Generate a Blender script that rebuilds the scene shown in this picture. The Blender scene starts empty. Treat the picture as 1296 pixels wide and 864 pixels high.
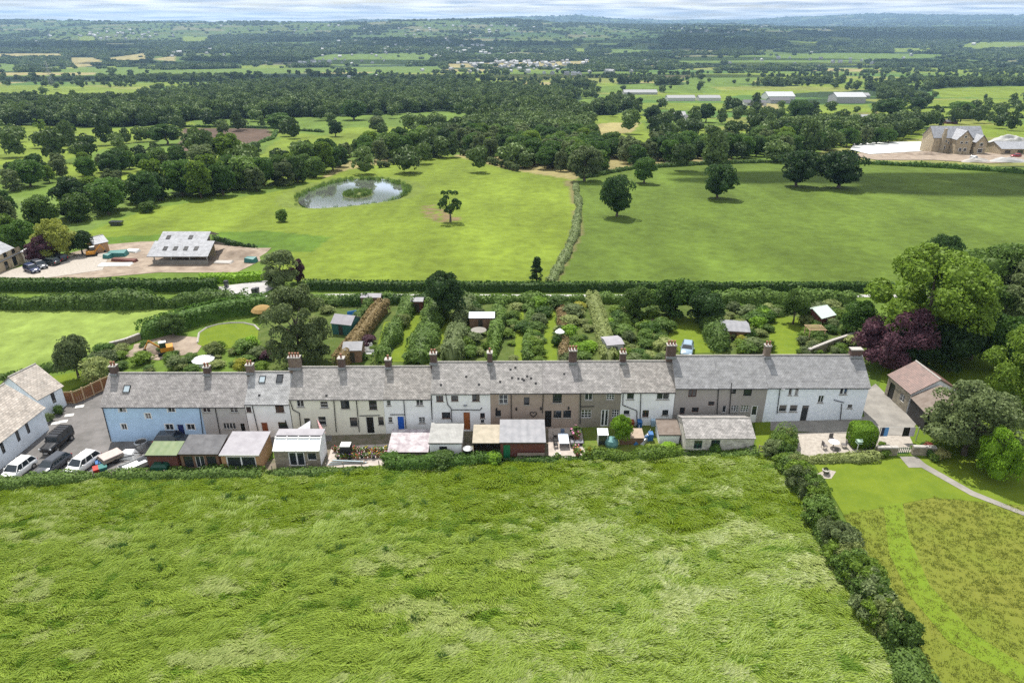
import bpy, math, random
import numpy as np
from mathutils import Vector
random.seed(7); rng = np.random.default_rng(11)
S = bpy.context.scene; COL = S.collection; R = math.radians

# ------------------------------------------------ camera, sky, sun, exposure
CAMH = 48.0; PITCH = 24.95; F = 864.0
cd = bpy.data.cameras.new('camera'); cam = bpy.data.objects.new('camera', cd); COL.objects.link(cam)
cam.location = (0, 0, CAMH); cam.rotation_euler = (R(90-PITCH), 0, 0)
cd.sensor_width = 36; cd.lens = 24.0; cd.clip_start = 0.5; cd.clip_end = 60000
S.camera = cam
SUN_EL, SUN_AZ = 59.0, -17.0            # azimuth from +y, negative = to the left
w = bpy.data.worlds.new('World'); S.world = w; w.use_nodes = True
nt = w.node_tree; N = nt.nodes; L = nt.links; N.clear()
def nn(t, **k):
    n = N.new(t)
    for a, b in k.items(): setattr(n, a, b)
    return n
sky = nn('ShaderNodeTexSky', sky_type='NISHITA', sun_disc=False)
sky.sun_elevation = R(SUN_EL); sky.sun_rotation = R(SUN_AZ); sky.altitude = 150; sky.air_density = 1.0; sky.dust_density = 1.0
tc = nn('ShaderNodeTexCoord'); sp = nn('ShaderNodeSeparateXYZ'); L.new(tc.outputs['Generated'], sp.inputs[0])
az = nn('ShaderNodeMath', operation='MAXIMUM'); L.new(sp.outputs[2], az.inputs[0]); az.inputs[1].default_value = 0.0
ad = nn('ShaderNodeMath', operation='ADD'); L.new(az.outputs[0], ad.inputs[0]); ad.inputs[1].default_value = 0.035
dx = nn('ShaderNodeMath', operation='DIVIDE'); L.new(sp.outputs[0], dx.inputs[0]); L.new(ad.outputs[0], dx.inputs[1])
dy = nn('ShaderNodeMath', operation='DIVIDE'); L.new(sp.outputs[1], dy.inputs[0]); L.new(ad.outputs[0], dy.inputs[1])
cb = nn('ShaderNodeCombineXYZ'); L.new(dx.outputs[0], cb.inputs[0]); L.new(dy.outputs[0], cb.inputs[1])
no = nn('ShaderNodeTexNoise'); no.inputs['Scale'].default_value = 0.28; no.inputs['Detail'].default_value = 7; no.inputs['Roughness'].default_value = 0.6
L.new(cb.outputs[0], no.inputs['Vector'])
rp = nn('ShaderNodeValToRGB'); rp.color_ramp.elements[0].position = 0.33; rp.color_ramp.elements[1].position = 0.50
L.new(no.outputs[0], rp.inputs[0])
no2 = nn('ShaderNodeTexNoise'); no2.inputs['Scale'].default_value = 0.7; no2.inputs['Detail'].default_value = 5
L.new(cb.outputs[0], no2.inputs['Vector'])
rc = nn('ShaderNodeValToRGB'); rc.color_ramp.elements[0].position = 0.35; rc.color_ramp.elements[1].position = 0.62
rc.color_ramp.elements[0].color = (4.2, 4.8, 5.8, 1); rc.color_ramp.elements[1].color = (10.5, 10.5, 10.5, 1)
L.new(no2.outputs[0], rc.inputs[0])
mx = nn('ShaderNodeMix', data_type='RGBA'); L.new(rp.outputs[0], mx.inputs[0]); L.new(sky.outputs[0], mx.inputs[6]); L.new(rc.outputs[0], mx.inputs[7])
bg = nn('ShaderNodeBackground'); bg.inputs[1].default_value = 0.09; L.new(mx.outputs[2], bg.inputs[0])
wo = nn('ShaderNodeOutputWorld'); L.new(bg.outputs[0], wo.inputs[0])
sd = bpy.data.lights.new('sun', 'SUN'); sd.energy = 5.0; sd.angle = R(0.53); sd.color = (1, 0.955, 0.88)
sun = bpy.data.objects.new('sun', sd); COL.objects.link(sun)
_d = Vector((math.sin(R(SUN_AZ))*math.cos(R(SUN_EL)), math.cos(R(SUN_AZ))*math.cos(R(SUN_EL)), math.sin(R(SUN_EL))))
sun.rotation_euler = _d.to_track_quat('Z', 'Y').to_euler(); sun.location = (0, 0, 300)
vs = S.view_settings; vs.view_transform = 'Standard'; vs.look = 'None'; vs.exposure = 0.55; vs.gamma = 1; vs.use_curve_mapping = False
S.render.engine = 'CYCLES'
cy = S.cycles; cy.max_bounces = 5; cy.diffuse_bounces = 2; cy.glossy_bounces = 2; cy.transmission_bounces = 3
cy.transparent_max_bounces = 8; cy.volume_bounces = 0; cy.use_adaptive_sampling = True; cy.use_denoising = False
try: cy.volume_step_rate = 5; cy.volume_max_steps = 64
except Exception: pass

# ------------------------------------------------ numpy noise, terrain, back-projection
def _h(ix, iy, s=0):
    n = (ix.astype(np.int64)*374761393 + iy.astype(np.int64)*668265263 + s*1442695041) & 0xffffffff
    n = ((n ^ (n >> 13))*1274126177) & 0xffffffff
    return ((n ^ (n >> 16)) & 0xffffff)/float(0xffffff)
def vn(x, y, s=0):
    x = np.asarray(x, float); y = np.asarray(y, float)
    ix = np.floor(x); iy = np.floor(y); fx = x-ix; fy = y-iy
    fx = fx*fx*(3-2*fx); fy = fy*fy*(3-2*fy); ix = ix.astype(np.int64); iy = iy.astype(np.int64)
    return (_h(ix, iy, s)*(1-fx)+_h(ix+1, iy, s)*fx)*(1-fy)+(_h(ix, iy+1, s)*(1-fx)+_h(ix+1, iy+1, s)*fx)*fy
def fbm(x, y, s=0, o=4):
    v = 0; a = .5; t = 0
    for i in range(o):
        v = v+a*vn(x*2**i+i*17.3, y*2**i-i*9.1, s+i); t += a; a *= .5
    return v/t
PY = [-400, 130, 260, 500, 1000, 2000, 2500, 3200, 4000, 5000, 6000, 7000, 7800, 9500, 12000, 15000, 18000]
PZ = [0, 0, -5, -20, -45, -72, -84, -80, -68, -44, -18, 28, 50, 5, 30, 75, 95]
def T(x, y):
    x = np.asarray(x, float); y = np.asarray(y, float)
    b = np.interp(y, PY, PZ)
    g = np.interp(y, [90, 128], [1, 0])
    z = b + g*(1.15+.0354*np.clip(x, -66, 66))
    amp = np.interp(y, [300, 900, 2500, 3500, 5000, 7500, 12000, 18000], [0, 3, 5, 14, 30, 46, 60, 90])
    nz = fbm(x/1500+3.1, y/1100+1.7, 5, 4)-.5
    nb = vn(x/4200+.35, y/9000, 9)-.5
    z = z+amp*nz*1.6 + np.interp(y, [4500, 7500, 9000, 18000], [0, 55, 70, 60])*nb
    # the near central upland, lower ground to its right
    k = np.exp(-((x+900)/2300)**2)*np.exp(-((y-7300)/1500)**2)
    z = z+46*k - 60*np.exp(-((x-4200)/2600)**2)*np.exp(-((y-7500)/1700)**2)
    z = z + np.interp(y, [9000, 13500], [0, 1])*230*(vn(x/3300+.7, y/7000, 12)-.45)
    return z
CP, SP_ = math.cos(R(PITCH)), math.sin(R(PITCH))
def ray(px, py):
    a = (px-648)/F; b = (432-py)/F
    return np.array([a, CP+b*SP_, -SP_+b*CP])
def tanr(py):                                # drop per metre forward for a picture row
    d = ray(0, py); return -d[2]/d[1]
def G(px, py, dz=0.0):                       # the ground point seen at a photo position
    d = ray(px, py); d = d/d[1]
    a, b = 20.0, 20000.0
    for k in range(3):
        q = np.geomspace(a, b, 360 if k == 0 else 24); hit = np.nonzero(CAMH+d[2]*q <= T(d[0]*q, q)+dz)[0]
        i = hit[0] if len(hit) and hit[0] > 0 else (len(q)-1 if not len(hit) else 1)
        a, b = q[i-1], q[i]
    m = (a+b)/2
    return np.array([d[0]*m, m, float(T(d[0]*m, m))+dz])
def PL(px, py, Y):                           # the point seen at a photo position on the plane y = Y
    d = ray(px, py); d = d/d[1]; return np.array([d[0]*Y, Y, CAMH+d[2]*Y])
def proj(x, y, z):
    dz = z-CAMH; zc = y*CP-dz*SP_; yc = y*SP_+dz*CP
    return 648+F*x/zc, 432-F*yc/zc
def zc_(p): return p[1]*CP+(CAMH-p[2])*SP_

# ------------------------------------------------ materials
def mat(name, col, rough=.85, col2=None, scale=3.0, bump=0.0, bscale=None, metal=0, spec=.3, coord='Object', detail=5, lo=.35, hi=.65):
    m = bpy.data.materials.new(name); m.use_nodes = True
    t = m.node_tree; b = t.nodes['Principled BSDF']
    b.inputs['Base Color'].default_value = (*col, 1); b.inputs['Roughness'].default_value = rough
    b.inputs['Metallic'].default_value = metal; b.inputs['Specular IOR Level'].default_value = spec
    if col2 or bump:
        c = t.nodes.new('ShaderNodeTexCoord')
        if col2:
            n = t.nodes.new('ShaderNodeTexNoise'); n.inputs['Scale'].default_value = scale; n.inputs['Detail'].default_value = detail
            n.inputs['Roughness'].default_value = .65
            t.links.new(c.outputs[coord], n.inputs['Vector'])
            r = t.nodes.new('ShaderNodeValToRGB'); r.color_ramp.elements[0].position = lo; r.color_ramp.elements[1].position = hi
            r.color_ramp.elements[0].color = (*col, 1); r.color_ramp.elements[1].color = (*col2, 1)
            t.links.new(n.outputs[0], r.inputs[0]); t.links.new(r.outputs[0], b.inputs['Base Color'])
        if bump:
            n = t.nodes.new('ShaderNodeTexNoise'); n.inputs['Scale'].default_value = bscale or scale*4; n.inputs['Detail'].default_value = 4
            t.links.new(c.outputs[coord], n.inputs['Vector'])
            u = t.nodes.new('ShaderNodeBump'); u.inputs['Strength'].default_value = min(1, bump); u.inputs['Distance'].default_value = .05
            t.links.new(n.outputs[0], u.inputs['Height']); t.links.new(u.outputs[0], b.inputs['Normal'])
    return m
def leafmat(name, dark, light, var=.5, trans=.42, rough=.6, spec=.22):
    m = bpy.data.materials.new(name); m.use_nodes = True
    t = m.node_tree; b = t.nodes['Principled BSDF']; b.inputs['Roughness'].default_value = rough; b.inputs['Specular IOR Level'].default_value = spec
    g = t.nodes.new('ShaderNodeNewGeometry'); o = t.nodes.new('ShaderNodeObjectInfo')
    a = t.nodes.new('ShaderNodeMath'); a.operation = 'MULTIPLY_ADD'; a.inputs[1].default_value = 1-var
    q = t.nodes.new('ShaderNodeMath'); q.operation = 'MULTIPLY'; q.inputs[1].default_value = var
    t.links.new(o.outputs['Random'], q.inputs[0]); t.links.new(g.outputs['Random Per Island'], a.inputs[0]); t.links.new(q.outputs[0], a.inputs[2])
    r = t.nodes.new('ShaderNodeMix'); r.data_type = 'RGBA'; r.inputs[6].default_value = (*dark, 1); r.inputs[7].default_value = (*light, 1)
    t.links.new(a.outputs[0], r.inputs[0]); t.links.new(r.outputs[2], b.inputs['Base Color'])
    s = t.nodes.new('ShaderNodeBsdfTranslucent'); t.links.new(r.outputs[2], s.inputs[0])
    x = t.nodes.new('ShaderNodeMixShader'); x.inputs[0].default_value = trans
    out = t.nodes['Material Output']
    t.links.new(b.outputs[0], x.inputs[1]); t.links.new(s.outputs[0], x.inputs[2]); t.links.new(x.outputs[0], out.inputs[0])
    return m

# ------------------------------------------------ object helpers
def link(name, me, m=None, parent=None, label=None):
    o = bpy.data.objects.new(name, me); COL.objects.link(o)
    if m is not None: me.materials.append(m)
    if parent is not None: o.parent = parent
    if label: o['label'] = label
    return o
def tag(o, label=None, cat=None, group=None, kind=None):
    if label: o['label'] = label
    if cat: o['category'] = cat
    if group: o['group'] = group
    if kind: o['kind'] = kind
    return o
def thing(name, label, cat, loc=(0, 0, 0), rz=0.0, group=None):
    o = bpy.data.objects.new(name, None); COL.objects.link(o); o.empty_display_size = .5
    o.location = [float(v) for v in loc]; o.rotation_euler = (0, 0, rz)
    return tag(o, label, cat, group)
def npmesh(name, V, Fc, smooth=False):
    """V (n,3); Fc (m,k) all faces with k corners"""
    me = bpy.data.meshes.new(name); V = np.asarray(V, np.float32); Fc = np.asarray(Fc, np.int32)
    n, k = Fc.shape
    me.vertices.add(len(V)); me.vertices.foreach_set('co', V.ravel())
    me.loops.add(n*k); me.loops.foreach_set('vertex_index', Fc.ravel())
    me.polygons.add(n); me.polygons.foreach_set('loop_start', np.arange(0, n*k, k, dtype=np.int32))
    me.polygons.foreach_set('loop_total', np.full(n, k, np.int32))
    if smooth: me.polygons.foreach_set('use_smooth', np.ones(n, bool))
    me.update(calc_edges=True); return me
class MB:
    def __init__(s): s.v = []; s.f = []
    def poly(s, pts):
        i = len(s.v); s.v += [tuple(map(float, p)) for p in pts]; s.f.append(tuple(range(i, i+len(pts)))); return s
    def box(s, x0, x1, y0, y1, z0, z1):
        i = len(s.v); s.v += [(x0, y0, z0), (x1, y0, z0), (x1, y1, z0), (x0, y1, z0), (x0, y0, z1), (x1, y0, z1), (x1, y1, z1), (x0, y1, z1)]
        s.f += [tuple(i+k for k in q) for q in ((0, 3, 2, 1), (4, 5, 6, 7), (0, 1, 5, 4), (1, 2, 6, 5), (2, 3, 7, 6), (3, 0, 4, 7))]; return s
    def hexa(s, b, t):
        """bottom quad b (4 pts, ccw from above), top quad t"""
        i = len(s.v); s.v += [tuple(map(float, p)) for p in list(b)+list(t)]; n = len(b)
        s.f.append(tuple(i+k for k in reversed(range(n)))); s.f.append(tuple(i+n+k for k in range(n)))
        for k in range(n): s.f.append((i+k, i+(k+1) % n, i+n+(k+1) % n, i+n+k))
        return s
    def cyl(s, p0, p1, r0, r1=None, n=8, cap=True):
        r1 = r0 if r1 is None else r1; p0 = Vector(p0); p1 = Vector(p1); d = (p1-p0).normalized()
        u = d.cross(Vector((0, 0, 1)) if abs(d.z) < .9 else Vector((1, 0, 0))).normalized(); v = d.cross(u)
        i = len(s.v)
        for p, r in ((p0, r0), (p1, r1)):
            for k in range(n):
                a = 2*math.pi*k/n; q = p+(u*math.cos(a)+v*math.sin(a))*r; s.v.append(tuple(q))
        for k in range(n): s.f.append((i+k, i+(k+1) % n, i+n+(k+1) % n, i+n+k))
        if cap: s.f += [tuple(i+k for k in reversed(range(n))), tuple(i+n+k for k in range(n))]
        return s
    def lathe(s, c, prof, n=12):
        i = len(s.v)
        for r, z in prof:
            for k in range(n):
                a = 2*math.pi*k/n; s.v.append((c[0]+r*math.cos(a), c[1]+r*math.sin(a), c[2]+z))
        for j in range(len(prof)-1):
            for k in range(n):
                s.f.append((i+j*n+k, i+j*n+(k+1) % n, i+(j+1)*n+(k+1) % n, i+(j+1)*n+k))
        s.f += [tuple(i+k for k in reversed(range(n))), tuple(i+(len(prof)-1)*n+k for k in range(n))]
        return s
    def mesh(s, name):
        me = bpy.data.meshes.new(name); me.from_pydata(s.v, [], s.f); me.update(); return me
    def build(s, name, m, parent=None, label=None): return link(name, s.mesh(name), m, parent, label)
def copy_tree(o, parent=None):
    c = o.copy(); COL.objects.link(c); c.parent = parent
    for ch in [k for k in bpy.data.objects if k.parent == o]: copy_tree(ch, c)
    return c
def pip(px, py, poly):
    ins = np.zeros(np.shape(px), bool); n = len(poly)
    for i in range(n):
        x1, y1 = poly[i]; x2, y2 = poly[(i+1) % n]
        if y1 == y2: continue
        c = ((y1 > py) != (y2 > py)) & (px < (x2-x1)*(py-y1)/(y2-y1)+x1); ins ^= c
    return ins
# ------------------------------------------------ the land: one sheet to the horizon
BR = (.118, .162, .018); MG = (.085, .135, .02); DG = (.06, .12, .022); OL = (.145, .165, .035); TN = (.23, .20, .085); PLO = (.085, .058, .042)
FIELDS = [  # (colour, photo outline)
 (BR, [(95,300),(190,263),(330,246),(380,236),(440,215),(500,204),(560,194),(640,214),(728,228),(733,262),(735,300),(702,357),(340,357),(340,310),(100,310)]),
 ((.074,.113,.016), [(728,226),(800,212),(1000,203),(1100,206),(1296,212),(1500,215),(1700,380),(1500,380),(1296,357),(702,357),(733,300)]),
 ((.155,.21,.045), [(-200,395),(0,392),(285,384),(230,412),(120,446),(0,478),(-200,520)]),
 (BR, [(-60,165),(40,158),(190,165),(196,172),(60,208),(-60,210)]), (MG, [(-60,222),(82,219),(80,243),(-60,246)]),
 (BR, [(-40,110),(125,110),(205,118),(205,123),(120,124),(-40,121)]), (BR, [(30,125),(78,125),(75,134),(35,133)]),
 (MG, [(240,152),(410,148),(560,141),(640,146),(600,158),(440,162),(410,172),(340,165),(250,160)]),
 (PLO, [(232,162),(340,163),(345,173),(290,192),(225,192)]), (BR, [(330,205),(340,185),(365,170),(415,172),(500,168),(540,162),(470,182),(380,193)]),
 (MG, [(-40,93),(300,87),(560,84),(560,90),(300,94),(-40,99)]), (TN, [(-40,92),(120,92),(120,95),(-40,96)]), (TN, [(85,73),(120,73),(137,82),(90,86)]), (TN, [(135,74),(185,67),(185,75),(150,78)]),
 (TN, [(190,75),(225,70),(220,78)]), (MG, [(-40,77),(25,82),(20,90),(-40,90)]), (BR, [(100,46),(120,46),(120,53),(102,53)]), (BR, [(230,46),(262,47),(262,53),(232,53)]),
 (TN, [(-40,68),(80,68),(80,72),(-40,72)]), (TN, [(560,81),(760,77),(740,83),(570,86)]), (MG, [(600,92),(740,88),(700,95)]), (MG, [(380,76),(420,69),(540,67),(555,75),(500,82),(430,84)]),
 (BR, [(725,56),(743,56),(742,66),(727,66)]), (MG, [(770,64),(820,55),(822,65),(775,68)]), (MG, [(850,73),(1060,67),(1250,70),(1050,79),(860,82)]),
 (BR, [(1130,61),(1180,61),(1180,65),(1130,66)]), (BR, [(1210,60),(1230,54),(1320,50),(1320,56),(1240,62)]), (BR, [(1000,54),(1036,53),(1036,58),(1002,58)]), (BR, [(1045,46),(1080,48),(1075,51),(1047,51)]),
 (BR, [(930,80),(1110,79),(1110,83),(935,85)]), (MG, [(860,100),(880,96),(960,98),(950,106),(880,107)]),
 (MG, [(750,110),(830,105),(830,116),(760,118)]), (BR, [(790,130),(950,131),(962,143),(800,138)]), (BR, [(760,147),(815,140),(812,152),(750,155)]), (TN, [(740,172),(760,156),(810,155),(800,168)]),
 (BR, [(750,174),(810,169),(940,168),(946,190),(760,196)]), (MG, [(810,153),(920,150),(922,160),(820,164)]), (BR, [(985,133),(1100,133),(1105,143),(990,146)]),
 (BR, [(1110,128),(1340,125),(1340,150),(1110,150)]), (BR, [(1180,113),(1340,108),(1340,122),(1190,124)]), (BR, [(1195,160),(1340,157),(1340,176),(1210,178)]), (MG, [(1140,108),(1170,103),(1172,112),(1145,113)]),
 ((.16,.17,.05), [(1040,190),(1110,182),(1190,172),(1400,178),(1400,213),(1060,206),(1035,200)]),
 ((.10,.15,.03), [(0,250),(100,250),(200,240),(180,262),(90,300),(0,310)]),
]
WOODS = [
 ('wood', [(-30,322),(-30,285),(40,275),(100,258),(200,244),(330,229),(380,218),(440,199),(500,189),(560,178),(600,170),(600,180),(565,192),(500,202),(440,212),(380,232),(330,243),(200,258),(105,280),(50,300),(45,322)]),
 ('pondwood', [(590,172),(640,152),(700,155),(760,186),(792,200),(800,213),(735,222),(690,214),(610,203),(585,190)]),
 ('leftrow', [(10,238),(60,220),(150,215),(230,207),(235,212),(150,222),(60,232),(12,243)]),
 ('rightwood', [(950,200),(960,176),(1040,166),(1110,165),(1130,160),(1185,160),(1130,182),(1060,188),(1000,200)]),
 ('midrow', [(800,215),(830,196),(880,191),(940,191),(940,202),(860,207)]),
]
DEEP = [[(-60,156),(30,160),(100,162),(180,160),(240,153),(410,149),(560,142),(640,147),(700,158),(735,150),(735,122),(560,108),(330,108),(210,124),(120,126),(-60,128)],
 [(560,142),(640,130),(740,140),(745,172),(700,160)], [(1030,120),(1110,112),(1180,100),(1340,92),(1340,106),(1190,112),(1150,124)], [(-60,246),(0,242),(40,236),(10,215),(-60,212)],
 [(540,178),(600,172),(640,160),(610,152),(560,166)]]
def cells(x, y, size, s=0):
    gx = np.floor(x/size); gy = np.floor(y/size); f1 = np.full(x.shape, 1e9); f2 = f1.copy(); cid = np.zeros(x.shape)
    for i in (-1, 0, 1):
        for j in (-1, 0, 1):
            cx = gx+i; cyy = gy+j
            jx = (cx+_h(cx, cyy, 31+s))*size; jy = (cyy+_h(cx, cyy, 57+s))*size
            d = np.hypot(x-jx, y-jy); h = _h(cx, cyy, 91+s)
            nr = d < f1; f2 = np.where(nr, f1, np.minimum(f2, d)); cid = np.where(nr, h, cid); f1 = np.minimum(f1, d)
    return cid, f2-f1
def landcover(x, y, z):
    """returns colour, wooded (bool), hedge (bool)"""
    px, py = proj(x, y, z)
    cid, e = cells(x, y, 230.0); cid2 = (cid*7.31) % 1
    wn = fbm(x/620+5, y/900, 21, 3)
    far = np.interp(y, [300, 700, 1600, 3500, 5200, 7000, 9000], [1, .72, .60, .60, .52, .42, .55])
    right = np.clip((px-650)/500, 0, 1)*np.interp(y, [2500, 6000], [0, .22])
    wood = (wn+(cid-.5)*.42 < far+right-.08)
    wood |= (y > 9500) & (cid < .6)
    cols = np.array([BR, MG, MG, DG, OL, TN, BR, MG])
    c = cols[(cid2*8).astype(int) % 8]
    hedge = (e < 10+y*.001) & ~wood
    mid = (py > 104); deep = np.zeros(wood.shape, bool)
    for q in DEEP: deep |= pip(px, py, q)
    c1, e1 = cells(x, y, 105.0, 3)
    wood = np.where(mid, deep | ((c1 < .16) & (px > 700)), wood); hedge = np.where(mid, (e1 < 5) & ~deep, hedge); c = np.where(mid[..., None], cols[((c1*11.7 % 1)*8).astype(int) % 8], c)
    dark = (y > 2600) & ~mid; c = np.where(dark[..., None], c*np.array((.50, .60, .66)), c)  # far fields darkened and blued: distance haze put into their colour
    near = y < 250
    c = np.where(near[..., None], np.array(MG), c); wood &= ~near; hedge &= ~near
    for col, poly in FIELDS:
        p = [(a, b) for a, b in poly]; m = pip(px, py, p)
        c = np.where(m[..., None], np.array(col), c); wood &= ~m; hedge &= ~(m & (y < 2500))
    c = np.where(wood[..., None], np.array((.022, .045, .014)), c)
    return c, wood, hedge
ys = list(np.arange(-220, 110, 5.0)); y_ = 110.0
while y_ < 18500: ys.append(y_); y_ *= 1.0115 if y_ > 260 else 1.008
ys = np.array(ys); us = np.linspace(-1.0, 1.0, 471)
YY, UU = np.meshgrid(ys, us, indexing='ij'); XX = UU*(np.maximum(YY, 0)+110); ZZ = T(XX, YY)
# the pond is a real hollow with its water level in it
pc = G(447, 241.5); pr = G(505, 241.5)[0]-pc[0]; pd = (G(447, 226)[1]-G(447, 256)[1])/2
def pond_r(x, y):
    a = np.arctan2((y-pc[1])/pd, (x-pc[0])/pr); return np.hypot((x-pc[0])/pr, (y-pc[1])/pd)/(1+.07*np.sin(2*a+.6)+.05*np.sin(3*a+2))
qd = pond_r(XX, YY); pond_z = pc[2]-.9
ZZ = np.where(qd < 1.35, np.where(qd < 1.0, pond_z-.6, pond_z-.6+(ZZ-pond_z+.6)*np.clip((qd-1.0)/.3, 0, 1)), ZZ)
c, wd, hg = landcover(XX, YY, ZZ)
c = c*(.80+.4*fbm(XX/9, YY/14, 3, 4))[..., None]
ppx, ppy = proj(XX, YY, ZZ)
# greener stripe of ranker grass behind the construction site, bare soil round the lone tree, reedy pond margin
m = pip(ppx, ppy, [(130,300),(335,292),(420,300),(395,318),(130,318)]); c[m] = c[m]*np.array((.62, .8, .8))
m = (pip(ppx, ppy, [(530,262),(552,258),(585,278),(560,282),(540,275)])) & (fbm(XX/2, YY/2, 8) > .45); c[m] = (.16, .12, .06)
m = (qd < 1.42) & (qd > .98); c[m] = c[m]*.6+np.array((.11, .14, .04))*.4
m = pip(ppx, ppy, [(715,228),(732,228),(737,262),(736,300),(706,357),(692,357),(722,300),(727,262)]); c[m] = np.array((.13,.12,.05))
m = (qd < 1.0); c[m] = (.03, .03, .02)
nr, nc = XX.shape
idx = np.arange(nr*nc).reshape(nr, nc)
Fq = np.stack([idx[:-1, :-1], idx[:-1, 1:], idx[1:, 1:], idx[1:, :-1]], -1).reshape(-1, 4)
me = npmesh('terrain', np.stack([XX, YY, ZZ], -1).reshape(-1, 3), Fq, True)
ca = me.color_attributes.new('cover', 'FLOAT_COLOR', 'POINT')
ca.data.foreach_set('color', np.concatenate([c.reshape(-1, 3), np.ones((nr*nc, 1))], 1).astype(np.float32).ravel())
def groundmat():
    m = bpy.data.materials.new('ground_cover'); m.use_nodes = True; t = m.node_tree; b = t.nodes['Principled BSDF']
    b.inputs['Roughness'].default_value = .9; b.inputs['Specular IOR Level'].default_value = .1
    a = t.nodes.new('ShaderNodeAttribute'); a.attribute_name = 'cover'
    cc = t.nodes.new('ShaderNodeTexCoord'); n = t.nodes.new('ShaderNodeTexNoise'); n.inputs['Scale'].default_value = .35; n.inputs['Detail'].default_value = 8; n.inputs['Roughness'].default_value = .7
    n2 = t.nodes.new('ShaderNodeTexNoise'); n2.inputs['Scale'].default_value = .05; n2.inputs['Detail'].default_value = 6; n2.inputs['Roughness'].default_value = .6
    mp = t.nodes.new('ShaderNodeMapping'); mp.inputs['Scale'].default_value = (1, .35, 1); mp.inputs['Rotation'].default_value = (0, 0, .35)
    t.links.new(cc.outputs['Object'], n.inputs['Vector']); t.links.new(cc.outputs['Object'], mp.inputs['Vector']); t.links.new(mp.outputs[0], n2.inputs['Vector'])
    r = t.nodes.new('ShaderNodeMapRange'); r.inputs[1].default_value = .3; r.inputs[2].default_value = .7; r.inputs[3].default_value = .72; r.inputs[4].default_value = 1.28
    r2 = t.nodes.new('ShaderNodeMapRange'); r2.inputs[1].default_value = .3; r2.inputs[2].default_value = .7; r2.inputs[3].default_value = .75; r2.inputs[4].default_value = 1.25
    t.links.new(n.outputs[0], r.inputs[0]); t.links.new(n2.outputs[0], r2.inputs[0])
    x = t.nodes.new('ShaderNodeVectorMath'); x.operation = 'SCALE'; t.links.new(a.outputs[0], x.inputs[0]); t.links.new(r.outputs[0], x.inputs['Scale'])
    x2 = t.nodes.new('ShaderNodeVectorMath'); x2.operation = 'SCALE'; t.links.new(x.outputs[0], x2.inputs[0]); t.links.new(r2.outputs[0], x2.inputs['Scale'])
    t.links.new(x2.outputs[0], b.inputs['Base Color'])
    u = t.nodes.new('ShaderNodeBump'); u.inputs['Strength'].default_value = .6; u.inputs['Distance'].default_value = .3
    t.links.new(n.outputs[0], u.inputs['Height']); t.links.new(u.outputs[0], b.inputs['Normal'])
    return m
terrain = link('terrain', me, groundmat()); tag(terrain, 'rolling green farmland reaching to the hills on the horizon', None, None, 'structure')
# pond water and its island
k = 72; V = [(pc[0], pc[1], pond_z)]+[(pc[0]+1.12*pr*math.cos(2*math.pi*i/k), pc[1]+1.12*pd*math.sin(2*math.pi*i/k), pond_z) for i in range(k)]
mb = MB(); mb.v = V; mb.f = [(0, i+1, (i+1) % k+1) for i in range(k)]
M = {}
M['water'] = mat('pond_water', (.80, .82, .84), .05, bump=.02, bscale=.6, spec=1.0, metal=.92); M['water'].node_tree.nodes['Principled BSDF'].inputs['IOR'].default_value = 1.6
tag(mb.build('pond_water', M['water']), 'round farm pond with pale sky reflected in its water', None, None, 'structure')
# ------------------------------------------------ foliage
LM = dict(  # dark ends deepened to stand in for shadow among the leaves
 oak=leafmat('leaf_oak', (0.021,0.052,0.009), (0.115,0.220,0.035)), dark=leafmat('leaf_dark', (0.017,0.037,0.012), (0.076,0.149,0.035)),
 light=leafmat('leaf_light', (0.044,0.088,0.011), (0.220,0.333,0.040)), grey=leafmat('leaf_grey', (0.050,0.076,0.024), (0.226,0.287,0.113)),
 purple=leafmat('leaf_purple', (0.023,0.009,0.017), (0.143,0.066,0.086)), willow=leafmat('leaf_willow', (0.114,0.144,0.021), (0.411,0.450,0.086)),
 hedge=leafmat('leaf_hedge', (0.034,0.071,0.014), (0.181,0.288,0.057)), brown=leafmat('leaf_brown', (0.114,0.085,0.034), (0.383,0.288,0.134)),
 yellow=leafmat('leaf_yellow', (0.229,0.229,0.023), (0.552,0.552,0.096)), bright=leafmat('leaf_bright', (0.080,0.160,0.012), (0.307,0.518,0.039)),
 pale=leafmat('leaf_pale', (0.088,0.124,0.032), (0.400,0.454,0.160)), red=leafmat('leaf_red', (0.137,0.023,0.023), (0.552,0.154,0.115)), far=leafmat('leaf_far', (0.024,0.050,0.014), (0.154,0.226,0.060), .75, .2),
 straw=leafmat('leaf_straw', (0.184,0.172,0.057), (0.552,0.552,0.229)))
BARK = mat('bark', (.07, .055, .04), .9, (.12, .10, .08), 4, .5)
def leaves(P, Nn, size, jit=.7, r=rng, asp=1.0):
    n = len(P); Nn = Nn+r.normal(0, jit, (n, 3)); Nn /= np.linalg.norm(Nn, axis=1, keepdims=True)+1e-9
    a = r.normal(0, 1, (n, 3)); U = np.cross(Nn, a); U /= np.linalg.norm(U, axis=1, keepdims=True)+1e-9; W = np.cross(Nn, U)
    s = (size*(.6+.8*r.random(n)))[:, None]; U = U*s*.5*asp; W = W*s*.5
    V = np.stack([P-U-W*.35, P-W, P+U-W*.1, P+W], 1).reshape(-1, 3)
    return V, np.arange(n*4).reshape(-1, 4)
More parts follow.
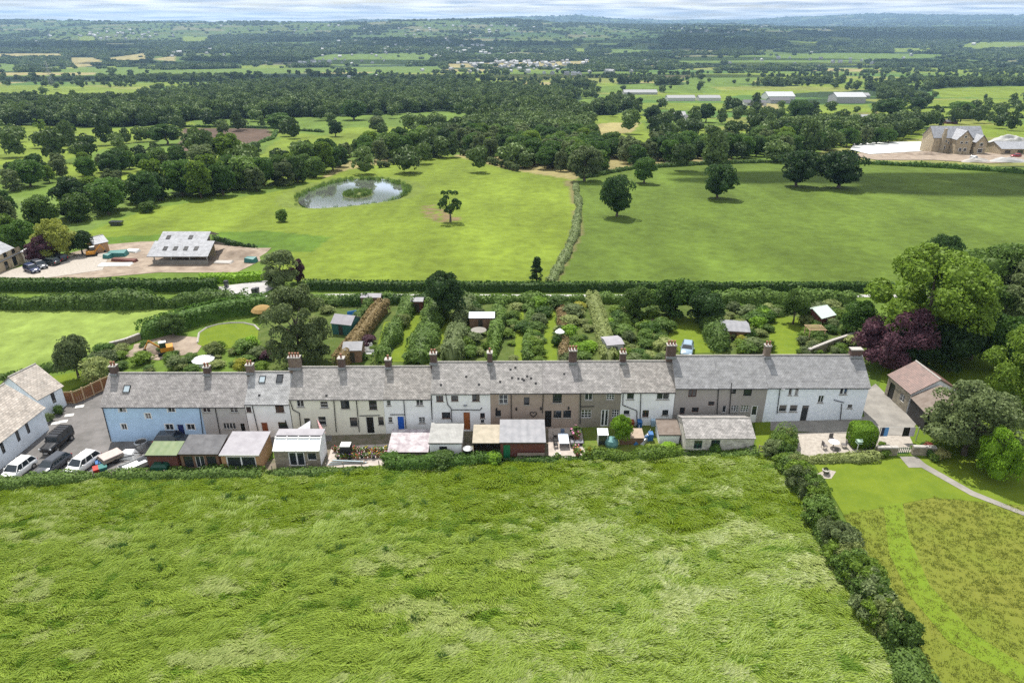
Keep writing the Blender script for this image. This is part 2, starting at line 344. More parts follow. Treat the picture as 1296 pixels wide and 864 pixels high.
def core(c, rad, rr, n=7):
    """coarse closed blob filling the inside of a crown: quads only"""
    V = []; Fq = []
    for i in range(n+1):
        th = math.pi*i/n
        for j in range(n*2):
            ph = math.pi*j/n; q = 1+rr.uniform(-.12, .12)
            V.append((c[0]+rad[0]*math.sin(th)*math.cos(ph)*q, c[1]+rad[1]*math.sin(th)*math.sin(ph)*q, c[2]+rad[2]*math.cos(th)))
    for i in range(n):
        for j in range(n*2):
            a = i*n*2+j; b = i*n*2+(j+1) % (n*2); Fq.append((a, a+n*2, b+n*2, b))
    return np.array(V), np.array(Fq)
def crown_mesh(name, seed, W, H, zb, nl, nleaf, ls, shape='round', lobe=.30, gap=.25, flat=.8, use_core=True):
    """crown in a box W wide, from zb to H high"""
    r = np.random.default_rng(seed); C = []; hh = (H-zb)
    for _ in range(nl*30):
        if len(C) >= nl: break
        t = r.random()
        if shape == 'round': rad = math.sqrt(max(0, 1-(abs(t-.42)/.62)**2.2))
        elif shape == 'tall': rad = .65*math.sqrt(max(0, 1-(abs(t-.45)/.6)**2))
        elif shape == 'cone': rad = .95*(1-t)**.8
        elif shape == 'spread': rad = math.sqrt(max(0, 1-(abs(t-.55)/.5)**2))
        elif shape == 'weep': rad = 1-(t**3)*.75
        a = r.random()*2*math.pi; q = math.sqrt(r.random())**.6*rad
        lr = lobe*(.65+.7*r.random())*W/2
        qq = q*(W/2-lr*.8)
        C.append((math.cos(a)*qq, math.sin(a)*qq, zb+lr*.6+t*(hh-lr*1.4), lr))
    C = np.array(C); P = []; Nn = []
    per = int(nleaf*1.9/len(C))
    for cx, cyy, cz, lr in C:
        d = r.normal(0, 1, (per, 3)); d /= np.linalg.norm(d, axis=1, keepdims=True)
        d[:, 2] = np.where(d[:, 2] < -.35, -d[:, 2], d[:, 2])
        rr_ = lr*(.80+.28*r.random(per))[:, None]
        P.append(np.array((cx, cyy, cz))+d*rr_*np.array((1, 1, flat))); Nn.append(d)
    P = np.concatenate(P); Nn = np.concatenate(Nn)
    keep = np.ones(len(P), bool)
    for cx, cyy, cz, lr in C:
        keep &= np.linalg.norm((P-np.array((cx, cyy, cz)))/np.array((1, 1, flat)), axis=1) > lr*.74
    nz = fbm(P[:, 0]*1.1+seed, P[:, 2]*1.1+P[:, 1]*.9, seed, 2)
    keep &= nz > gap
    P = P[keep]; Nn = Nn[keep]
    if len(P) > nleaf: s = r.permutation(len(P))[:nleaf]; P = P[s]; Nn = Nn[s]
    V, Fq = leaves(P, Nn, ls*1.0, .85, r)
    Vs = [V]; Fs = [Fq]; off = len(V)
    if use_core:
        rr2 = random.Random(seed); rad = lobe*W/2
        for cx, cyy, cz, lr in C[:max(5, nl*2//3)]:
            v, f = core((cx*.92, cyy*.92, cz), (lr*.78, lr*.78, lr*.78*flat), rr2, 3 if nleaf < 1500 else 4)
            Vs.append(v); Fs.append(f+off); off += len(v)
    return npmesh(name, np.concatenate(Vs), np.concatenate(Fs)), C
def trunk_mesh(name, seed, H, r0, C, zb, W):
    mb = MB(); rr = random.Random(seed); top = zb+(H-zb)*.55; p = Vector((0, 0, -.3)); prev = r0*1.25
    for i in range(4):
        q = Vector((rr.uniform(-.03, .03)*H, rr.uniform(-.03, .03)*H, top*(i+1)/4)); nr_ = r0*(1-.2*(i+1))
        mb.cyl(p, q, prev, nr_, 7, False); p = q; prev = nr_
    for cx, cyy, cz, lr in sorted(C.tolist(), key=lambda c_: -c_[3])[:9]:
        s = Vector((0, 0, max(zb*.6, min(cz*.6, top*.9)))); mb.cyl(s, Vector((cx*.85, cyy*.85, cz)), r0*.38, r0*.1, 5, False)
    return mb.mesh(name)
PROTO = {}
def proto(key, seed, W, H, zb, nl, nleaf, ls, m, r0=.35, **k):
    cm, C = crown_mesh('crown', seed, W, H, zb, nl, nleaf, ls, **k); cm.materials.append(LM[m])
    tm = trunk_mesh('trunk', seed, H, r0, C, zb, W); tm.materials.append(BARK)
    PROTO[key] = (cm, tm, W, H)
proto('oak1', 1, 11, 11, 1.3, 34, 3600, .55, 'oak', .4, lobe=.34)
proto('oak2', 2, 12, 11, 1.0, 30, 3600, .55, 'oak', .4, lobe=.38, shape='spread')
proto('oak3', 12, 10, 11, .9, 26, 3200, .55, 'oak', .4, lobe=.40)
proto('dark1', 3, 11, 12, .8, 30, 3400, .55, 'dark', .4, lobe=.36)
proto('dark2', 4, 10, 12, .6, 24, 3200, .55, 'dark', .35, lobe=.40, shape='tall')
proto('grey1', 5, 9.5, 11, .5, 34, 3400, .5, 'grey', .3, lobe=.30)
proto('light1', 6, 10, 11, .8, 28, 3300, .55, 'light', .35, lobe=.36)
proto('hedgetree', 7, 8, 8, .3, 22, 2400, .5, 'hedge', .25, lobe=.42)
proto('open1', 8, 11, 12, 2.6, 20, 2600, .5, 'dark', .45, lobe=.27, shape='spread', use_core=False, gap=.1)
proto('bush1', 9, 4, 3.2, .05, 34, 3000, .20, 'hedge', .08, lobe=.27, gap=.32)
proto('bush2', 10, 4, 3.4, .05, 30, 3000, .20, 'oak', .08, lobe=.30, gap=.32)
proto('conifer', 13, 4.5, 11, .4, 40, 2400, .42, 'dark', .22, lobe=.30, shape='cone')
def place_tree(key, px, py, hpx, wpx=None, name='tree', label='', cat='tree', group=None, rz=None, m=None, at=None, hm=None):
    cm, tm, W, H = PROTO[key]
    p = G(px, py) if at is None else np.array(at)
    zc = zc_(p)
    if hm is None:
        ztop = CAMH-tanr(py-hpx)*p[1]; h = (ztop-p[2])*1.0
        if hpx > 90: h *= .97
    else: h = hm
    wv = (wpx*zc/F) if wpx else h*W/H*random.uniform(.85, 1.15)
    o = thing(name, label, cat, (p[0], p[1], p[2]-.05), random.uniform(0, 6.28) if rz is None else rz, group)
    o.scale = (wv/W, wv/W, h/H)
    cr = bpy.data.objects.new('crown', cm); COL.objects.link(cr); cr.parent = o
    if m: 
        cr.material_slots[0].link = 'OBJECT'; cr.material_slots[0].material = LM[m]
    tr = bpy.data.objects.new('trunk', tm); COL.objects.link(tr); tr.parent = o
    return o
# hedges: leaf quads on a noisy rounded strip over a twiggy core
def hedge(name, label, pts, width, height, ls, m='hedge', dens=1.0, group=None, seed=0, world=False, clip=False, cat='hedge', z0=None, rough=1.0):
    Pw = [np.array(p, float) if world else G(*p) for p in pts]
    P2 = np.array([p[:2] for p in Pw]); seg = np.linalg.norm(np.diff(P2, axis=0), axis=1); tot = seg.sum(); cum = np.concatenate([[0], np.cumsum(seg)])
    r = np.random.default_rng(seed+int(tot*10))
    hw = width/2; per = (2*height+width); A = tot*per; n = int(dens*A*2.6/(ls*ls))
    def at_(s):
        x = np.interp(s, cum, P2[:, 0]); y = np.interp(s, cum, P2[:, 1])
        e = .6; tx = np.interp(s+e, cum, P2[:, 0])-np.interp(s-e, cum, P2[:, 0]); ty = np.interp(s+e, cum, P2[:, 1])-np.interp(s-e, cum, P2[:, 1])
        l = np.hypot(tx, ty)+1e-9; return x, y, tx/l, ty/l
    def shape(s, q):
        """q 0..1 round the profile -> side offset, height"""
        a = math.pi*(1-q); ex = .45 if clip else .75
        cx = np.sign(np.cos(a))*np.abs(np.cos(a))**ex; sz = np.abs(np.sin(a))**ex
        nz = fbm(s*.55+seed, q*2.5, seed+3, 3)*2-1; nb = vn(s*.23+seed, q*0, seed+8)*2-1
        k = 1+((.06 if clip else .46)*nz+(.03 if clip else .36)*nb)*rough
        return cx*hw*k, sz*height*k
    s = r.random(n)*tot; q = r.random(n); o, z = shape(s, q)
    inn = 1-.16*r.random(n)**2; x, y, tx, ty = at_(s)
    X = x+(-ty)*o*inn*-1; Y = y+tx*o*inn*-1; Zg = T(X, Y) if z0 is None else np.full(n, z0)
    P = np.stack([X, Y, Zg+z*inn], 1)
    Nn = np.stack([ty*o/hw, -tx*o/hw, z/height+.25], 1)
    # end caps
    V, Fq = leaves(P-np.array(Pw[0]), Nn, ls, .6, r)
    ns = max(3, int(tot/1.2)); nq = 7; sv = np.linspace(0, tot, ns); SS, QQ = np.meshgrid(sv, np.linspace(0, 1, nq), indexing='ij')
    o, z = shape(SS.ravel(), QQ.ravel()); tp = np.minimum(1, np.minimum(SS.ravel(), tot-SS.ravel())/.6+.25)
    x, y, tx, ty = at_(SS.ravel()); X = x+ty*o*.86*tp; Y = y-tx*o*.86*tp; Zg = T(X, Y) if z0 is None else np.full(len(X), z0)
    Vc = np.stack([X, Y, Zg+z*.86*tp-.05], 1)-np.array(Pw[0]); ii = np.arange(ns*nq).reshape(ns, nq)
    Fc = np.stack([ii[:-1, :-1], ii[1:, :-1], ii[1:, 1:], ii[:-1, 1:]], -1).reshape(-1, 4)
    me = npmesh(name, np.concatenate([V, Vc]), np.concatenate([Fq, Fc+len(V)]))
    ob = link(name, me, LM[m]); ob.location = Pw[0]
    return tag(ob, label, cat, group)
# uncountable far trees: one object per kind, instanced on points
def stuff(name, pts, rot, scl, source_mesh, label):
    me = bpy.data.meshes.new(name); me.vertices.add(len(pts)); me.vertices.foreach_set('co', np.asarray(pts, np.float32).ravel())
    a = me.attributes.new('rot', 'FLOAT_VECTOR', 'POINT'); a.data.foreach_set('vector', np.asarray(rot, np.float32).ravel())
    a = me.attributes.new('scl', 'FLOAT_VECTOR', 'POINT'); a.data.foreach_set('vector', np.asarray(scl, np.float32).ravel())
    o = bpy.data.objects.new(name, me); COL.objects.link(o)
    src = bpy.data.objects.new(name+'_shape', source_mesh)
    g = bpy.data.node_groups.new(name, 'GeometryNodeTree')
    g.interface.new_socket('Geometry', in_out='INPUT', socket_type='NodeSocketGeometry'); g.interface.new_socket('Geometry', in_out='OUTPUT', socket_type='NodeSocketGeometry')
    gi = g.nodes.new('NodeGroupInput'); go = g.nodes.new('NodeGroupOutput'); ip = g.nodes.new('GeometryNodeInstanceOnPoints')
    oi = g.nodes.new('GeometryNodeObjectInfo'); oi.inputs[0].default_value = src
    r1 = g.nodes.new('GeometryNodeInputNamedAttribute'); r1.data_type = 'FLOAT_VECTOR'; r1.inputs[0].default_value = 'rot'
    r2 = g.nodes.new('GeometryNodeInputNamedAttribute'); r2.data_type = 'FLOAT_VECTOR'; r2.inputs[0].default_value = 'scl'
    er = g.nodes.new('FunctionNodeEulerToRotation'); g.links.new(r1.outputs[0], er.inputs[0])
    g.links.new(gi.outputs[0], ip.inputs['Points']); g.links.new(oi.outputs['Geometry'], ip.inputs['Instance'])
    g.links.new(er.outputs[0], ip.inputs['Rotation']); g.links.new(r2.outputs[0], ip.inputs['Scale']); g.links.new(ip.outputs[0], go.inputs[0])
    md = o.modifiers.new('spread', 'NODES'); md.node_group = g
    return tag(o, label, None, None, 'stuff')
# ------------------------------------------------ woods
WLAB = {'wood': ('tree of the belt left of the pond', 'trees of the long belt left of the pond'),
        'pondwood': ('tree of the wood right of the pond', 'trees of the wood right of the pond'),
        'leftrow': ('tree of the hedgerow below the ploughed field', 'hedgerow trees below the ploughed field'),
        'rightwood': ('tree of the copse by the white sheet', 'trees of the copse by the white sheet'),
        'midrow': ('tree of the straggling row beyond the right meadow', 'trees of the row beyond the right meadow')}
KS = ['grey1', 'oak1', 'oak2', 'grey1', 'dark1', 'grey1', 'hedgetree', 'light1', 'oak3', 'hedgetree', 'oak2']
cand = []
for wk, poly in WOODS:
    W3 = [G(a, b) for a, b in poly]; xs = [p[0] for p in W3]; yv = [p[1] for p in W3]
    pts = []; tries = 0
    sp_ = 6.4 if wk in ('wood', 'pondwood') else 7.6
    while tries < 9000 and len(pts) < 400:
        tries += 1; x = random.uniform(min(xs), max(xs)); y = random.uniform(min(yv), max(yv))
        z = float(T(x, y)); a, b = proj(x, y, z)
        if not pip(np.array(a), np.array(b), poly): continue
        a2, b2 = proj(x, y, z+8.5)
        if any(pip(np.array(a2), np.array(b2), f_[1]) and not pip(np.array(a2), np.array(b2), poly) for f_ in FIELDS) and random.random() < .92: continue
        if any((x-p[0])**2+(y-p[1])**2 < sp_**2 for p in pts): continue
        pts.append((x, y, z))
    cand += [(wk, p) for p in pts]
cand.sort(key=lambda c_: c_[1][1])
near_w, rest_w = cand[:290], cand[290:]
for wk, p in near_w:
    k = random.choice(KS); lab, grp = WLAB[wk]; a_, b_ = proj(*p); poly = dict(WOODS)[wk]; lo_, hi_ = min(q_[0] for q_ in poly), max(q_[0] for q_ in poly)
    fr_ = (a_-max(lo_, 0))/(min(hi_, 1296)-max(lo_, 0)); edge = not pip(np.array(a_), np.array(b_+7), poly)
    lab = {'o': '', 'd': 'dark ', 'g': 'grey green ', 'l': 'yellow green ', 'h': 'small '}[k[0]]+lab.replace('dark ', '').replace('dense ', '')+', '+('front edge' if edge else 'inside')+', '+('far left end', 'left part', 'middle', 'right part', 'far right end')[int(np.clip(fr_*5, 0, 4))]
    place_tree(k, 0, 0, 0, name='broadleaf_tree', label=lab, group=grp, at=p, hm=random.uniform(7.5, 12)*(1.0 if wk != 'leftrow' else .8))
# far wood and hedgerow trees
def lod(seed, W, H, nl, n, ls, m='far', **k):
    cm, C = crown_mesh('far_tree', seed, W, H, .2, nl, n, ls, **k); cm.materials.append(LM[m]); return cm
lo = [lod(31, 11, 11, 12, 420, 1.25, lobe=.5), lod(32, 12, 10, 11, 420, 1.25, lobe=.52, shape='spread'), lod(33, 10, 12, 10, 420, 1.25, lobe=.5, shape='tall')]
lo2 = [lod(41, 24, 11, 9, 130, 3.4, lobe=.42, use_core=True), lod(42, 30, 11, 12, 150, 3.6, lobe=.36)]
NC = 130000
yy = 250*np.exp(rng.random(NC)*math.log(17500/250)); uu = rng.uniform(-.82, .82, NC); xx = uu*(yy+60)
# constant spacing below ~1300 m, then per-area thinning is left to the logarithmic draw
zz = T(xx, yy); cc_, wd_, hg_ = landcover(xx, yy, zz)
pxx, pyy = proj(xx, yy, zz)
nearwood = np.zeros(NC, bool)
for wk, poly in WOODS: nearwood |= pip(pxx, pyy, poly)
gone = pip(pxx, pyy, [(1035,225),(1060,176),(1190,165),(1340,170),(1340,232)]) | pip(pxx, pyy, [(700,140),(735,124),(760,138),(750,150)]) | (pond_r(xx, yy) < 1.4) \
     | pip(pxx, pyy, [(800,124),(830,118),(1000,112),(1110,116),(1110,134),(985,136),(950,131),(800,131)]) | pip(pxx, pyy, [(845,136),(885,140),(885,156),(845,152)]) | pip(pxx, pyy, [(1050,146),(1130,146),(1130,160),(1050,158)])
thin = rng.random(NC)
tpx, tpy = proj(xx, yy, zz+9)
for col_, poly in FIELDS: gone |= pip(tpx, tpy, poly) & (thin > .06)
ok = ((wd_ & (thin < np.interp(yy, [250, 600, 1300, 3000], [.30, .6, 1, 1]))) | (hg_ & (thin < np.interp(yy, [260, 500, 900, 1500], [.06, .2, .6, .9]))) | ((thin < .009) & (yy < 1300) & (pxx > 700)) | ((thin < .006) & (yy < 2500))) & ~nearwood & ~gone & (yy > 262)
xx, yy, zz, hg_ = xx[ok], yy[ok], zz[ok], hg_[ok]
n = len(xx); far = yy > 1900
rot = np.zeros((n, 3)); rot[:, 2] = rng.random(n)*6.28
sc_ = (.75+.55*rng.random(n)); sc_ = np.where(hg_, sc_*.72, sc_)*np.interp(yy, [262, 2000, 5000, 9000], [1, 1.0, 1.15, 1.5])
scl = np.stack([sc_, sc_*np.ones(n), sc_*(.85+.3*rng.random(n))], 1)
sel = rng.integers(0, 3, n)
for i in range(3):
    q = (~far) & (sel == i)
    stuff('woodland', np.stack([xx, yy, zz-.2], 1)[q], rot[q], scl[q], lo[i], 'dark broadleaf woods and hedgerow trees of the valley floor')
for i in range(2):
    q = far & (sel % 2 == i)
    stuff('distant_woodland', np.stack([xx, yy, zz-.5], 1)[q], rot[q], scl[q], lo2[i], 'bluish woods on the far valley sides')
for i, (wk, p) in enumerate(rest_w): pass
if rest_w:
    P_ = np.array([p for _, p in rest_w]); n = len(P_); rot = np.zeros((n, 3)); rot[:, 2] = rng.random(n)*6.28; s = .8+.35*rng.random(n)
    stuff('wood_interior', P_, rot, np.stack([s, s, s], 1), lo[0], 'trees deep inside the woods around the pond')
# ------------------------------------------------ built materials
def slate(name, a, b, w=.30, h=.2, lichen=None, rough=.55):
    m = bpy.data.materials.new(name); m.use_nodes = True; t = m.node_tree; bs = t.nodes['Principled BSDF']; bs.inputs['Roughness'].default_value = rough; bs.inputs['Specular IOR Level'].default_value = .5
    c = t.nodes.new('ShaderNodeUVMap'); br = t.nodes.new('ShaderNodeTexBrick')
    br.inputs['Scale'].default_value = 1; br.inputs['Brick Width'].default_value = w; br.inputs['Row Height'].default_value = h
    br.inputs['Mortar Size'].default_value = .014; br.inputs['Mortar Smooth'].default_value = .3; br.inputs['Bias'].default_value = 0
    br.inputs['Color1'].default_value = (*a, 1); br.inputs['Color2'].default_value = (*b, 1); br.inputs['Mortar'].default_value = (*[v*.35 for v in a], 1)
    t.links.new(c.outputs[0], br.inputs['Vector'])
    o = t.nodes.new('ShaderNodeTexCoord'); n = t.nodes.new('ShaderNodeTexNoise'); n.inputs['Scale'].default_value = 1.1; n.inputs['Detail'].default_value = 8; n.inputs['Roughness'].default_value = .72
    t.links.new(o.outputs['Object'], n.inputs['Vector'])
    r = t.nodes.new('ShaderNodeMapRange'); r.inputs[1].default_value = .3; r.inputs[2].default_value = .7; r.inputs[3].default_value = .58; r.inputs[4].default_value = 1.38
    t.links.new(n.outputs[0], r.inputs[0]); x = t.nodes.new('ShaderNodeVectorMath'); x.operation = 'SCALE'
    t.links.new(br.outputs[0], x.inputs[0]); t.links.new(r.outputs[0], x.inputs['Scale'])
    n2 = t.nodes.new('ShaderNodeTexNoise'); n2.inputs['Scale'].default_value = 3.2; n2.inputs['Detail'].default_value = 6; t.links.new(o.outputs['Object'], n2.inputs['Vector'])
    r2 = t.nodes.new('ShaderNodeMapRange'); r2.inputs[1].default_value = .58; r2.inputs[2].default_value = .72; r2.inputs[4].default_value = .55; t.links.new(n2.outputs[0], r2.inputs[0])
    mx = t.nodes.new('ShaderNodeMix'); mx.data_type = 'RGBA'; mx.inputs[7].default_value = (*(lichen or (.28, .28, .255)), 1)
    t.links.new(r2.outputs[0], mx.inputs[0]); t.links.new(x.outputs[0], mx.inputs[6]); t.links.new(mx.outputs[2], bs.inputs['Base Color'])
    u = t.nodes.new('ShaderNodeBump'); u.inputs['Strength'].default_value = .5; u.inputs['Distance'].default_value = .03
    t.links.new(br.outputs['Fac'], u.inputs['Height']); u.invert = True; t.links.new(u.outputs[0], bs.inputs['Normal'])
    return m
def ribbed(name, a, b, step=.15, rough=.6, axis=0, depth=.03):
    """corrugated or boarded sheet: relief and wear only"""
    m = mat(name, a, rough, b, 1.3, 0); t = m.node_tree; bs = t.nodes['Principled BSDF']
    c = t.nodes.new('ShaderNodeUVMap'); wv = t.nodes.new('ShaderNodeTexWave'); wv.wave_type = 'BANDS'; wv.bands_direction = 'XYZ'[axis]
    wv.inputs['Scale'].default_value = .314/step; t.links.new(c.outputs[0], wv.inputs[0])
    u = t.nodes.new('ShaderNodeBump'); u.inputs['Strength'].default_value = .7; u.inputs['Distance'].default_value = depth
    t.links.new(wv.outputs[0], u.inputs['Height']); t.links.new(u.outputs[0], bs.inputs['Normal']); return m
def stonewall(name, a, b, mortar, w=.45, h=.22, bumpd=.04):
    m = slate(name, a, b, w, h, lichen=mortar, rough=.9); t = m.node_tree
    br = [n for n in t.nodes if n.type == 'TEX_BRICK'][0]; br.inputs['Mortar'].default_value = (*mortar, 1); br.inputs['Mortar Size'].default_value = .02; return m
SL = [slate('roof_slate_grey', (.21,.195,.19), (.33,.31,.30)), slate('roof_slate_pale', (.29,.29,.295), (.38,.38,.38)), slate('roof_slate_brownish', (.19,.175,.16), (.34,.315,.29)),
      slate('roof_slate_worn', (.20,.19,.18), (.34,.32,.305)), slate('roof_slate_smooth', (.215,.215,.22), (.275,.275,.28))]
SLB = slate('roof_stone_slate', (.30,.26,.22), (.42,.37,.32), .5, .3)
SLR = slate('roof_tile_red_brown', (.12,.065,.052), (.16,.085,.068), .25, .25, lichen=(.19,.12,.09))
SLN = slate('roof_slate_new', (.25,.26,.285), (.31,.32,.34), .35, .22, lichen=(.33,.33,.35))
def render_(name, a, k=.80, bump=.15): return mat(name, a, .9, tuple(v*k for v in a), .8, bump, 18, lo=.3, hi=.75)
WM = dict(blue=render_('render_pale_blue', (.46,.64,.86)), grey=render_('pebbledash_grey', (.47,.46,.45), .8, .8), white=render_('render_white', (.84,.85,.86)), cream=render_('render_cream', (.74,.72,.62), .84),
          brown=render_('pebbledash_brown', (.37,.295,.24), .82, .8), olive=render_('pebbledash_olive', (.28,.25,.205), .75, .9), taupe=render_('pebbledash_taupe', (.33,.305,.285), .85, .6),
          pale=mat('painted_stone_white', (.78,.82,.88), .85, (.64,.69,.76), 2.2, 1, 5), barn=render_('barn_render_pale', (.76,.81,.87)))
BLACK = mat('black_plastic', (.012,.012,.013), .4); WHITE = mat('white_paint', (.72,.72,.71), .5); BROWNF = mat('brown_window_paint', (.13,.05,.03), .5); DARKF = mat('dark_window_paint', (.04,.035,.03), .5)
GREENF = mat('green_window_paint', (.02,.09,.05), .5); GLASS = mat('window_glass', (.025,.03,.035), .05, spec=.9); STONE = mat('sill_stone', (.40,.38,.35), .85, (.28,.26,.24), 5)
BRICK = stonewall('chimney_brick', (.075,.036,.03), (.12,.052,.04), (.10,.08,.07), .22, .075); POT = mat('clay_pot', (.30,.13,.08), .8, (.18,.09,.06), 8); LEAD = mat('lead_flashing', (.25,.26,.28), .5, (.18,.19,.2), 5)
CHR = mat('chimney_render_buff', (.22,.17,.14), .9, (.14,.10,.08), 4, .4)
def uvmesh(name, quads):
    """quads: list of (pts, uvs)"""
    mb = MB(); uv = []
    for pts, u in quads: mb.poly(pts); uv += list(u)
    me = mb.mesh(name); l = me.uv_layers.new(name='UVMap'); l.data.foreach_set('uv', np.array(uv, np.float32).ravel()); return me
def slab(p00, p10, p11, p01, th):
    """roof slab from its four top corners (eave left, eave right, ridge right, ridge left), uv in metres along it"""
    P = [Vector(p) for p in (p00, p10, p11, p01)]; W = (P[1]-P[0]).length; H = (P[3]-P[0]).length; n = (P[1]-P[0]).cross(P[3]-P[0]).normalized()*-th
    Q = [p+n for p in P]; sh = (P[3]-P[0]).dot((P[1]-P[0]).normalized()); uvs = [(0, 0), (W, 0), (W+sh, H), (sh, H)]
    q = [(P, uvs), (Q[::-1], uvs[::-1])]
    for i in range(4): j = (i+1) % 4; q.append(([P[j], P[i], Q[i], Q[j]], [(0, 0)]*4))
    return q
def wallq(a, b, z0a, z1a, holes=(), rev=.14, z1b=None):
    """wall face from plan point a to b, outside to the right of a->b reversed; holes (u0,u1,z0,z1)"""
    a = Vector((a[0], a[1], 0)); b = Vector((b[0], b[1], 0)); L_ = (b-a).length; d = (b-a)/L_; nrm = Vector((d.y, -d.x, 0)); q = []
    us = sorted(set([0, L_]+[u for h in holes for u in h[:2]])); zs = sorted(set([z0a, z1a]+[z for h in holes for z in h[2:4]]))
    P = lambda u, z, o=0: tuple(a+d*u-nrm*o+Vector((0, 0, z)))
    for i in range(len(us)-1):
        for j in range(len(zs)-1):
            u0, u1, c0, c1 = us[i], us[i+1], zs[j], zs[j+1]; um, zm = (u0+u1)/2, (c0+c1)/2
            if any(h[0] < um < h[1] and h[2] < zm < h[3] for h in holes): continue
            q.append(([P(u0, c0), P(u1, c0), P(u1, c1), P(u0, c1)], [(u0, c0), (u1, c0), (u1, c1), (u0, c1)]))
    for h in holes:
        u0, u1, c0, c1 = h[:4]
        for e in (((u0, c0), (u0, c1)), ((u0, c1), (u1, c1)), ((u1, c1), (u1, c0)), ((u1, c0), (u0, c0))):
            (s, t), (s2, t2) = e; q.append(([P(s, t), P(s2, t2), P(s2, t2, rev), P(s, t, rev)], [(0, 0), (1, 0), (1, .2), (0, .2)]))
    return q
def window(root, a, b, h, style='two', fm=None, rev=.1, sill=True, surround=None, kind='window', doorm=None):
    """window or door in the wall a->b of its root (plan points in root coordinates); h=(u0,u1,z0,z1)"""
    fm = fm or WHITE; a = Vector((a[0], a[1], 0)); b = Vector((b[0], b[1], 0)); d = (b-a).normalized(); nrm = Vector((d.y, -d.x, 0)); u0, u1, z0, z1 = h
    ang = math.atan2(d.y, d.x)
    o = a+d*u0-nrm*rev+Vector((0, 0, z0)); W = u1-u0; H = z1-z0
    def fin(ob): ob.location = o; ob.rotation_euler = (0, 0, ang); return ob
    mb = MB(); t = .055
    if kind == 'door':
        mb.box(0, t, -.03, .04, 0, H); mb.box(W-t, W, -.03, .04, 0, H); mb.box(t, W-t, -.03, .04, H-t, H)
        lf = fin(mb.build('door', fm, root)); l = MB().box(t, W-t, 0, .05, .02, H-t)
        if style in ('half', 'glazed', 'french'):
            g0 = H*.45 if style == 'half' else .2
            for k in range(2 if style == 'french' else 1):
                wd = (W-2*t)/(2 if style == 'french' else 1); x0 = t+k*wd
                MB().box(x0+.09, x0+wd-.09, -.012, .0, g0, H-t-.1).build('pane', GLASS, lf)
        else:
            for zz_ in (.15, H*.55): l.box(t+.08, W-t-.08, -.015, 0, zz_, zz_+H*.32)
        l.build('leaf', doorm or fm, lf); MB().box(W-t-.12, W-t-.06, -.06, 0, H*.48, H*.5).build('handle', BLACK, lf); return lf
    mb.box(0, t, -.03, .04, 0, H); mb.box(W-t, W, -.03, .04, 0, H); mb.box(t, W-t, -.03, .04, 0, t); mb.box(t, W-t, -.03, .04, H-t, H)
    nv = {'one': 1, 'two': 2, 'three': 3, 'four': 4, 'sash': 1, 'grid': 2, 'grid3': 3, 'cross': 2}.get(style, 1); nh = {'sash': 2, 'grid': 3, 'grid3': 3, 'cross': 2}.get(style, 1)
    for k in range(1, nv): x = W*k/nv; mb.box(x-.028, x+.028, -.03, .04, t, H-t)
    for k in range(1, nh): z = H*k/nh; mb.box(t, W-t, -.024, .036, z-.02, z+.02)
    f = fin(mb.build('window', fm, root)); g = None
    for i in range(nv):
        pw = W/nv; pz = MB().box(i*pw+(t if i == 0 else .028), (i+1)*pw-(t if i == nv-1 else .028), .005, .02, t, H-t).build('pane', GLASS, f)
    if sill: MB().box(-.08, W+.08, -rev-.07, .0, -.09, 0).build('sill', STONE, f)
    if surround: 
        s = MB(); e = .11; y0, y1 = -rev-.02, -rev+.0; s.box(-e, 0, y0, y1, 0, H+e); s.box(W, W+e, y0, y1, 0, H+e); s.box(0, W, y0, y1, H, H+e); s.build('surround', surround, f)
    return f
# ------------------------------------------------ the terrace
YF = 74.0; DEP = 7.0
ROW = [ # x px at eave (left, right), eave px row, ridge px row, base z, wall, roof, label, windows
 (128.6, 253.5, 514.8, 472.5, -.75, 'blue', 0, 'pale blue rendered cottage with white window surrounds at the left end of the terrace'),
 (253.5, 309.5, 514.8, 472.5, -.3, 'grey', 0, 'grey pebbledashed cottage joined to the pale blue one'),
 (309.5, 365.5, 511.5, 471.0, .05, 'white', 1, 'narrow white cottage with two skylights in its pale slate roof'),
 (365.5, 423.0, 505.2, 465.0, .45, 'cream', 3, 'cream cottage behind the white lean-to sunroom, creeper on its wall'),
 (423.0, 485.0, 505.2, 464.5, .8, 'cream', 3, 'cream cottage with a black front door and black framed windows'),
 (485.0, 545.0, 504.8, 464.3, 1.1, 'white', 2, 'white cottage with a bright blue front door'),
 (545.0, 620.5, 498.0, 458.8, 1.3, 'white', 3, 'white cottage with an orange brown front door and cranked black downpipe'),
 (620.5, 687.0, 497.2, 458.4, 1.5, 'brown', 3, 'brown pebbledashed cottage with a heart ornament on the wall'),
 (687.0, 733.5, 497.0, 458.2, 1.7, 'brown', 0, 'brown cottage with a dark open doorway facing the paved patio'),
 (733.5, 786.5, 496.8, 458.0, 1.8, 'olive', 3, 'olive grey pebbledashed cottage with white windows and a white glazed door'),
 (786.5, 855.0, 496.3, 457.5, 2.0, 'white', 2, 'white cottage between the olive grey and the taupe cottages'),
 (855.0, 909.0, 491.3, 450.8, 2.2, 'taupe', 4, 'taupe rendered cottage with brown windows above the long slate outbuilding'),
 (909.0, 972.0, 491.2, 450.6, 2.3, 'taupe', 4, 'taupe rendered cottage with a white half glazed door and dark patch on its roof'),
 (972.0, 1100.0, 490.6, 450.2, 2.55, 'pale', 4, 'long white painted stone cottage at the right end of the terrace'),
]
